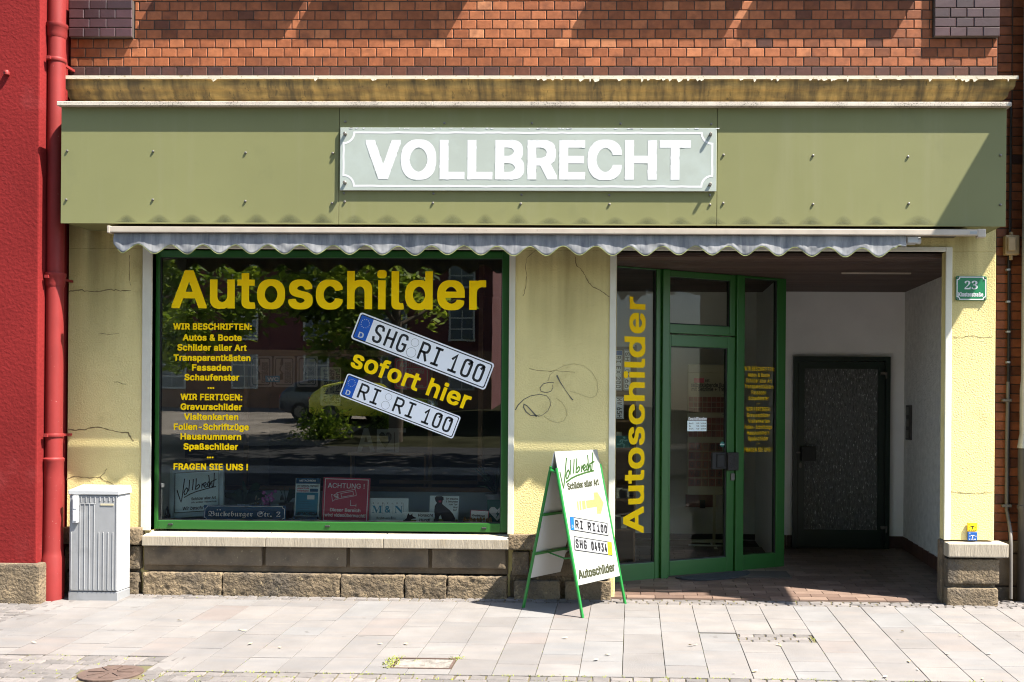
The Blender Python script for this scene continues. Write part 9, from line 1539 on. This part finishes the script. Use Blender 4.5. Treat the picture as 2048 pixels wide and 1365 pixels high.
for i, (x0, x1, lab) in enumerate(((501, 544, 'pale tow away sign, left of three hanging in the shop, beside the dark rail post'), (547, 590, 'pale tow away sign with blue sticker, middle of three hanging in the shop'), (594, 636, 'pale tow away sign, right of three hanging in the shop, beside the white text board'))):
    F, a0, a1, b0, b1, o = hung('tow_away_sign', lab, 'sign', x0, 713, x1, 774, M_pink, M_black); tag(o, group='tow away signs hanging in the shop')
    q = MB(); w_, h_ = a1 - a0, b1 - b0
    q.face([F.at(a0 + w_ * x, b0 + h_ * y, .003) for x, y in ((.3, .72), (.36, .92), (.44, .94), (.46, .74), (.40, .68))]); q.stroke(F, [(a0 + w_ * .36, b0 + h_ * .68), (a0 + w_ * .30, b0 + h_ * .55), (a0 + w_ * .45, b0 + h_ * .42)], .012, .003); q.face([F.at(a0 + w_ * x, b0 + h_ * y, .003) for x, y in ((.30, .22), (.30, .42), (.44, .46), (.46, .24))])
    for t_, a_ in (('Widerrechtlich parkende', .62), ('Fahrzeuge werden', .72), ('abgeschleppt!', .82)): vert_text(q, F, t_, a0 + w_ * a_, b0 + h_ * .12, b0 + h_ * .8, .022, .003)
    q.build('print', M_black, o, normals=False)
    if i == 1: q = MB(); q.rect(F, a0 - .08, a0 + w_ * .3, b0 + h_ * .15, b0 + h_ * .36, .004, 0); q.text(F, 'WC', a0 - .06, a0 + w_ * .25, b0 + h_ * .19, h_ * .12, .005, 1); q.build('sticker', [M_cyan, M_ltext], o, normals=False)
F, a0, a1, b0, b1, o = hung('driveway_sign', 'white board with upright black text Ausfahrt Tag und Nacht freihalten inside the shop', 'sign', 641, 735, 682, 812, M_cream)
q = MB(); 
for t_, a_ in (('Ausfahrt', .35), ('Tag und Nacht', .68), ('freihalten!', .95)): vert_text(q, F, t_, a0 + (a1 - a0) * a_, b0 + .02, b1 - .02, .05, .003)
q.build('print', M_black, o, normals=False)
for x0, y0, x1, y1, lab, dp_ in ((789, 717, 857, 778, 'larger dark red ACHTUNG sign hanging behind the number plate lettering', 1.35), (806, 734, 859, 779, 'smaller dark red ACHTUNG sign overlapping the larger one inside the shop', 1.25)):
    F, a0, a1, b0, b1, o = hung('attention_sign', lab, 'sign', x0, y0, x1, y1, M_ared, M_pink, dp_); q = MB(); q.text(F, 'ACHTUNG!', a0 + .05, a1 - .05, b0 + (b1 - b0) * .7, .045, .004); q.text(F, 'Videoüberwachung', a0 + .06, a1 - .06, b0 + (b1 - b0) * .12, .022, .004); q.build('print', M_pink, o, normals=False)
o = empty('letter_board', W(760, 905, 1.1), 'grey shelf board carrying large cut out letters A heart T inside the shop', 'shelf')
F = front(1.1); q = MB(); a0, b0 = F.px(700, 911); a1, b1 = F.px(852, 906); q.fbox(F, a0, a1, b0, b1, -.15, .08); q.build('shelf', M_wood, o)
for v in (a0, a1 - .02): q = MB(); q.fbox(F, v, v + .02, .1, b0, -.1, .0); q.build('leg', M_wood, o)
M_grlet = mat('grey_letter', (.22, .215, .20), .6)
o = empty('cutout_letters', W(760, 905, 1.1), 'large grey cut out letters A, heart and T standing on the shop shelf', 'letters')
q = MB(); x, y = F.px(714, 906); x2, y2 = F.px(750, 857); q.text(F, 'A', x, x2, y, y2 - y, .0, bold=.02); q.build('letter_a', M_grlet, o, normals=False)
q = MB(); x, y = F.px(776, 906); x2, y2 = F.px(812, 857); q.text(F, 'T', x, x2, y, y2 - y, .0, bold=.02); q.build('letter_t', M_grlet, o, normals=False)
x, y = F.px(753, 906); x2, y2 = F.px(788, 859); q = MB(); w_, h_ = x2 - x, y2 - y; q.rect(F, x, x2, y, y2, -.01, 0)
q.face([F.at(x + w_ * (.5 + .38 * hx), y + h_ * (.55 + .36 * hz), .0) for hx, hz in ((0, -1), (.55, -.35), (.95, .15), (.95, .6), (.6, .9), (.25, .85), (0, .55), (-.25, .85), (-.6, .9), (-.95, .6), (-.95, .15), (-.55, -.35))], 1); q.build('heart_block', [M_grlet, M_gasket], o, normals=False)
# letters-display rack behind the door
YK = 2.75; FK = front(YK); a0, b0 = FK.px(1374, 990); a1, b1 = FK.px(1462, 730); a1 = a0 + .62
o = empty('letter_rack', ((a0 + a1) / 2, YK, .05), 'tall display rack of red self adhesive letter tiles behind the shop door', 'display rack')
q = MB(); q.fbox(FK, a0, a1, b0, b1, -.08, .0, 0); q.fbox(FK, a0, a1, FK.px(0, 748)[1] if False else WZ(746, 1400, YK), b1, .0, .03, 0); q.build('body', M_cream, o, bevel=.006)
q = MB(); xm_ = a0 + .30; zb2 = WZ(1080, 1420, YK); q.box(xm_ - .015, xm_ + .015, YK - .0, YK + .03, .08, b0); q.box(a0 + .05, a1 - .05, YK - .02, YK + .03, zb2 - .03, zb2); q.build('post', M_cream, o)
q = MB(); q.box(xm_ - .28, xm_ + .28, YK - .02, YK + .02, .06, .10); q.box(xm_ - .02, xm_ + .02, YK - .28, YK + .28, .055, .095); q.build('foot', M_trim, o, bevel=.004)
FK2 = front(YK - .002)
q = MB(); tx = MB()
def tiles(y0, y1, rows, n, chars):
    z0, z1 = WZ(y1, 1410, YK), WZ(y0, 1410, YK); hh = (z1 - z0) / rows; ww = (a1 - a0 - .02) / n; k = 0
    for r_ in range(rows):
        for i in range(n):
            c0_ = a0 + .01 + ww * i; d0_ = z1 - hh * (r_ + 1)
            q.fbox(FK2, c0_ + ww * .05, c0_ + ww * .95, d0_ + hh * .06, d0_ + hh * .94, 0, .012, 0, ro.random())
            if k < len(chars): tx.text(FK2, chars[k], c0_ + ww * .28, c0_ + ww * .72, d0_ + hh * .25, hh * .5, .0135, 0, bold=.025); k += 1
    return
tiles(794, 826, 3, 12, ''); tiles(835, 875, 3, 12, ''); tiles(885, 974, 5, 8, 'ABCDEFGHIJKLMNOPQRSTUVWXYZ1234567890ÄÖÜ&')
q.build('letter_tiles', M_rtile, o); 
for y_ in (790, 829, 880, 978): z_ = WZ(y_, 1410, YK); tx.rect(FK2, a0 + .005, a1 - .005, z_ - .012, z_ + .012, .010, 1); tx.text(FK2, 'Nr. 50', a0 + .38, a0 + .45, z_ - .006, .013, .011, 0)
line(tx, FK2, 'selbstklebende Buchstaben', 1382, 1480, 775, 9, .006, 0, bold=.02); line(tx, FK2, 'mit Setzlinie + Trennlinie', 1383, 1472, 783, 8.5, .006, 0, bold=.02); line(tx, FK2, 'set', 1410, 1419, 764, 6, .006, 0, bold=.02)
e0, e1 = FK2.px(1388, 766), FK2.px(1408, 757); tx.rect(FK2, e0[0], e1[0], e0[1], e1[1], .006, 2); tx.build('lettering', [M_black, M_cream, M_ared], o, normals=False)
o = empty('socket_panel', W(1405, 1010, 3.23), 'small red wall panel with black socket below the letter rack', 'socket panel')
F = front(3.235); q = MB(); e0, e1 = F.px(1371, 1014), F.px(1432, 990); q.fbox(F, e0[0], e1[0], e0[1], e1[1], 0, .02); q.build('panel', M_rtile, o); q = MB(); e0, e1 = F.px(1399, 1016), F.px(1410, 1000); q.fbox(F, e0[0], e1[0], e0[1], e1[1], .02, .05); q.build('socket', M_gasket, o)
# plates and exit sign behind the narrow left pane of the shop front
FW = Fr((-.62 + .0, 0, 0), (0, -1, 0))           # inner wall that faces right
YL = 1.35
for x0, y0, x1, y1, t_, eu, lab in ((1229, 701, 1245, 781, 'RI EX 200', True, 'upright number plate with blue band and RI EX 200 behind the narrow pane'), (1247, 700, 1262, 781, 'SHG 0166', False, 'upright number plate reading SHG 0166 right of the blue banded one'), (1230, 794, 1248, 838, 'MW 65H', False, 'short upright number plate MW 65H below the other two')):
    F = front(YL); a_, b_ = F.px(x0, y1); c_, d_ = F.px(x1, y0); o = empty('number_plate', F.at((a_ + c_) / 2, b_), lab, 'number plate', 'number plates hanging in the shop')
    T = Fr(F.at(c_, d_), -F.v, F.u); T = Fr(F.at(a_, d_), -F.v, F.u); w_, h_ = d_ - b_, c_ - a_
    q = MB(); q.rrect(T, 0, w_, 0, h_, .006, -.002, .002, 0); q.stroke(T, rrpoly(.006, w_ - .006, .006, h_ - .006, .006), .004, .0024, 1, closed=True)
    if eu: q.rect(T, .006, w_ * .12, .006, h_ - .006, .0026, 2)
    plate_text(q, T, t_, w_ * (.14 if eu else .06), w_ * .95, h_ * .2, h_ * .6, .003, 1); q.build('plate', [M_plate, M_black, M_euro], o, normals=False)
F, a0, a1, b0, b1, o = hung('exit_sign', 'dark teal sign with running figure behind the narrow pane', 'sign', 1228, 872, 1261, 896, M_teal, None, YL)
q = MB(); w_, h_ = a1 - a0, b1 - b0; pt_ = lambda x, y: (a0 + w_ * x, b0 + h_ * y)
q.disc(F, *pt_(.62, .85), h_ * .09, .003, 12); 
for P in ([(.55, .72), (.48, .40), (.62, .28), (.60, .05)], [(.48, .42), (.36, .30), (.22, .30)], [(.55, .68), (.72, .58), (.80, .66)], [(.54, .70), (.40, .62), (.36, .48)]): q.stroke(F, [pt_(*p) for p in P], h_ * .1, .003)
q.build('print', mat('pale_teal_print', (.12, .35, .33), .6), o, normals=False)
o = empty('shelf_unit', W(1245, 900, 1.4), 'dark wooden shelf unit with cards behind the narrow left pane', 'shelf')
q = MB(); F = front(1.40); a0 = -.6; a1 = F.px(1272, 900)[0]; 
for v in (786, 843, 898, 1000, 1060): z_ = WZ(v, 1245, 1.4); q.fbox(F, a0, a1, z_ - .01, z_ + .01, -.3, .0)
q.fbox(F, a1 - .02, a1, .05, WZ(690, 1245, 1.4), -.3, .0); q.fbox(F, a0, a1, .05, WZ(690, 1245, 1.4), -.32, -.30); q.build('frame', M_wood, o)
q = MB()
for i in range(10): x_ = ro.uniform(a0 + .3, a1 - .1); z_ = WZ(ro.choice([898, 1000, 1060]), 1245, 1.4) + .012; q.box(x_, x_ + ro.uniform(.05, .1), 1.42, 1.46, z_, z_ + ro.uniform(.06, .16), 0)
q.build('cards', M_cream, o)
# ------------------------------------------------------------------ across the street (mirrored in the window)
g = MB(); yy_ = lambda y: -.13 + max(0, -13 - y) * .078
def strip(nm, y0, y1, m): g = MB(); g.face([(-60, y0, yy_(y0)), (-60, y1, yy_(y1)), (60, y1, yy_(y1)), (60, y0, yy_(y0))]); struct(g, nm, m)
strip('parking_lane', -11.0, -13.0, M_asph); strip('parking_bay', -13, -15, M_asph); strip('far_pavement', -15.0, -16.3, mat('pale_paving', (.22, .20, .175), .9, var=.35, vs=2, spec=0)); strip('side_road', -16.3, -20.5, M_asph); strip('yard', -20.5, -70, mat('dark_planting_soil', (.03, .03, .018), 1, var=.4, vs=1, spec=0))
g = MB(); g.face([(-60, -20.5, yy_(-20.5) + .01), (-60, -70, yy_(-70) + .01), (-10.6, -70, yy_(-70) + .01), (-8.8, -20.5, yy_(-20.5) + .01)]); struct(g, 'path', mat('gravel_path', (.17, .15, .13), 1, var=.4, vs=.7, spec=0))
gz = lambda y: -.13 + max(0, -13 - y) * .078
og = MB()
ol = random.Random(8)
h2 = empty('house_across_street', (-11, -34, gz(-34)), 'dark red house with tiled roof across the street, mirrored in the shop window', 'building')
yh = -34.0; zb3 = gz(yh)
q = MB(); q.box(-29, -5.8, yh - 9, yh, zb3 - .3, 7.9); q.build('wall', mat('house_red', (.13, .04, .035), .9, var=.15), h2)
q = MB(); q.box(-29, -5.8, yh + .002, yh + .06, zb3 - .3, 3.9); q.build('ground_floor_wall', mat('house_tan', (.26, .14, .085), .9, var=.15), h2)
q = MB()
for i in range(16): q.hexa([(-29.4, yh + .7 - i * .35, 7.75 + i * .26), (-5.4, yh + .7 - i * .35, 7.75 + i * .26), (-5.4, yh + .3 - i * .35, 8.0 + i * .26), (-29.4, yh + .3 - i * .35, 8.0 + i * .26)] + [(-29.4, yh + .7 - i * .35, 7.85 + i * .26), (-5.4, yh + .7 - i * .35, 7.85 + i * .26), (-5.4, yh + .3 - i * .35, 8.15 + i * .26), (-29.4, yh + .3 - i * .35, 8.15 + i * .26)])
q.build('roof', mat('grey_tiles', (.14, .12, .115), .8, var=.3, vs=6), h2)
M_pane = mat('house_window_pane', (.10, .12, .14), .1, spec=.6)
for xw in (-19.6, -16.6, -13.6, -10.4, -7.6):
    for zw, hh_ in ((2.3, 1.4), (4.3, 1.3), (6.5, 1.0)):
        q = MB(); q.box(xw, xw + 1.1, yh + .062, yh + .10, zw, zw + hh_); fo = q.build('window', M_trim, h2)
        q = MB()
        for i in range(2):
            for j in range(3): q.box(xw + .08 + i * .49, xw + .53 + i * .49, yh + .1015, yh + .105, zw + .08 + j * .46, zw + .48 + j * .46)
        q.build('pane', M_pane, fo)
h3 = empty('grey_house_across_street', (0, -26, gz(-26)), 'grey rendered house with teal window frames across the street, mirrored at the window edge', 'building')
q = MB(); q.box(-4.4, 12, -34, -26, 0, 9); q.build('wall', mat('house_grey', (.16, .145, .125), .9, var=.15), h3)
for xw in (-3.3, .2, 3.4):
    for zw in (1.6, 4.6):
        q = MB(); framing(q, Fr((0, -26, 0), (1, 0, 0), (0, 0, -1)), xw, xw + 1.5, -zw - 1.5, -zw, (.12,) * 4, .002, .06); fo = q.build('window', mat('teal_frame', (.03, .16, .16), .6), h3)
        q = MB(); q.box(xw + .1, xw + 1.4, -25.99, -25.97, zw + .1, zw + 1.4); q.build('pane', M_pane, fo)
q = MB(); q.box(-4.7, 12.3, -34.3, -25.6, 9, 9.3); q.build('roof', M_inwd, h3)
M_bark = mat('bark', (.10, .075, .05), .95, var=.3, vs=8, bump=.8, bs=30)
M_crown = mat('tree_leaves', (0, 0, 0), .6, leafy=.5, ramp=[(0, (.05, .09, .012)), (.5, (.17, .26, .02)), (1, (.36, .44, .04))], var=.2, vs=3)
def tree(x, y, h, r, cz, n, lab, leaf=.16, dx=0):
    z0 = gz(y); o = empty('tree', (x, y, z0), lab, 'tree', 'trees across the street')
    q = MB(); top_ = Vector((x + ol.uniform(-.3, .3), y, z0 + h * .8)); q.tube([(x, y, z0 - .2), (x + .05, y, z0 + h * .3), (x, y + .1, z0 + h * .55), top_], [.22, .17, .12, .03], 10)
    for i in range(9):
        b0_ = Vector((x, y, z0 + h * ol.uniform(.3, .7))); d_ = Vector((ol.uniform(-1, 1), ol.uniform(-1, 1), ol.uniform(.1, .8))).normalized() * r * .8; q.tube([b0_, b0_ + d_ * .5 + Vector((0, 0, .1)), b0_ + d_], [.07, .045, .012], 6)
    q.build('trunk', M_bark, o, smooth=True)
    q = MB(); cl = []
    for i in range(46):
        v = Vector((ol.gauss(0, 1), ol.gauss(0, 1), ol.gauss(0, 1))).normalized() * (ol.random() ** .4); cl.append((Vector((x + dx + v.x * r, y + v.y * r, z0 + cz + v.z * r * 1.15)), ol.uniform(.35, .75) * r * .42, ol.uniform(.1, .9)))
    for i in range(n):
        c_, rr_, t_ = cl[ol.randrange(len(cl))]; p = c_ + Vector((ol.gauss(0, 1), ol.gauss(0, 1), ol.gauss(0, .7))) * rr_ * .6
        u_ = Vector((ol.gauss(0, 1), ol.gauss(0, 1), ol.gauss(0, .5))).normalized(); w_ = u_.cross(Vector((ol.gauss(0, 1), ol.gauss(0, 1), ol.gauss(0, 1)))).normalized(); s_ = leaf * ol.uniform(.6, 1.2)
        q.face([p - u_ * s_, p - w_ * s_ * .5, p + u_ * s_, p + w_ * s_ * .5], 0, max(0, min(1, t_ + ol.gauss(0, .15))))
    q.build('crown', M_crown, o, normals=False)
tree(-7.0, -21.8, 8.5, 2.8, 5.3, 6000, 'broad leafy tree across the street, mirrored in the middle of the shop window', dx=-1.5)
tree(-15.6, -22.5, 9, 2.5, 4.9, 5200, 'tall tree across the street, mirrored at the left edge of the shop window', dx=1.5)
for i, (x, y) in enumerate(((-13.6, -17.0), (-1.2, -17.4), (-1.9, -13.2), (4.2, -14.6))):  # street trees added for the shade of their high, unseen crowns
    tree(x, y, 12.5, 4.3, 11.0, 4600, ('tall street tree with high crown added for shade, farthest left across the street', 'tall street tree with high crown added for shade, farther back nearer the road across from the middle pier', 'tall street tree with high crown added for shade, nearer the road across from the middle pier', 'tall street tree with high crown added for shade, across from the shop door')[i], .36)
tree(2.8, -19, 9, 2.8, 6.2, 3600, 'leafy tree across the street before the grey house with teal windows')
o = empty('low_shrub', (-9.3, -22.5, gz(-22.5)), 'low loose green shrub patch across the street in front of the yellow car', 'shrub')
q = MB()
for i in range(900):
    xx_ = ol.gauss(-9.3, .38); p = Vector((xx_, -22.5 + ol.gauss(0, .3), gz(-22.5) + abs(ol.gauss(.3, .28)))); u_ = Vector((ol.gauss(0, 1), ol.gauss(0, 1), ol.gauss(0, 1))).normalized(); w_ = u_.orthogonal().normalized(); s_ = .09
    q.face([p - u_ * s_, p - w_ * s_ * .5, p + u_ * s_, p + w_ * s_ * .5], 0, ol.random())
q.build('foliage', M_crown, o, normals=False)
o = empty('flowering_bush', (-7.7, -26.0, gz(-26)), 'loose green bush growing beside the yellow car across the street', 'bush')
q = MB()
for i in range(900):
    p = Vector((ol.gauss(-7.8, .45), ol.gauss(-25.9, .4), gz(-26) + abs(ol.gauss(.3, .35)))); u_ = Vector((ol.gauss(0, 1), ol.gauss(0, 1), ol.gauss(0, 1))).normalized(); w_ = u_.orthogonal().normalized(); s_ = .07
    q.face([p - u_ * s_, p - w_ * s_ * .5, p + u_ * s_, p + w_ * s_ * .5], 0, ol.random())
q.build('foliage', M_crown, o, normals=False)
# yellow car
def car(x, y, m, lab):
    z0 = gz(y) + .02; o = empty('parked_car', (x, y, z0), lab, 'car', 'cars parked across the street')
    F = Fr((x, y, z0), (-1, 0, 0)); prof = [(-2.05, .35), (-2.08, .62), (-1.98, .88), (-1.2, .95), (-.75, 1.0), (-.1, 1.42), (.9, 1.46), (1.55, 1.30), (1.95, .98), (2.05, .80), (2.05, .38), (1.75, .26), (-1.8, .26)]
    q = MB(); q.prism(F, prof, -.84, .84); q.build('body', m, o, bevel=.07, seg=3, smooth=True)
    for c in (.845, -.85):
        q = MB(); q.prism(F, [(-.60, 1.0), (-.05, 1.35), (.40, 1.38), (.40, .98)], c, c + .005); q.prism(F, [(.46, .98), (.46, 1.38), (.9, 1.38), (1.40, 1.22), (1.5, 1.0)], c, c + .005); q.build('side_window', M_gasket, o)
    for a in (-1.30, 1.30):
        for c in (.70, -.86):
            q = MB(); ctr_ = F.at(a, .31, c); n_ = F.n; q.tube([ctr_, ctr_ + n_ * .16], .32, 20); wh = q.build('wheel', M_gasket, o, bevel=.02)
            q = MB(); e = .162 if c > 0 else -.002; q.tube([ctr_ + n_ * e, ctr_ + n_ * (e + .004)], .2, 16); q.build('rim', M_bolt, wh)
    for c in (.6, -.75):
        q = MB(); q.fbox(F, -2.09, -2.0, .66, .8, c, c + .18); q.build('headlight', M_white, o); q = MB(); q.fbox(F, 1.96, 2.06, .74, .9, c, c + .16); q.build('tail_light', M_ared, o)
car(-9.0, -27.3, mat('yellow_car_paint', (.62, .60, .03), .25, coat=.8), 'yellow parked car across the street, mirrored in the shop window')
car(-10.4, -28.4, mat('dark_car_paint', (.02, .03, .05), .25, coat=.8), 'dark parked car behind the yellow one across the street')
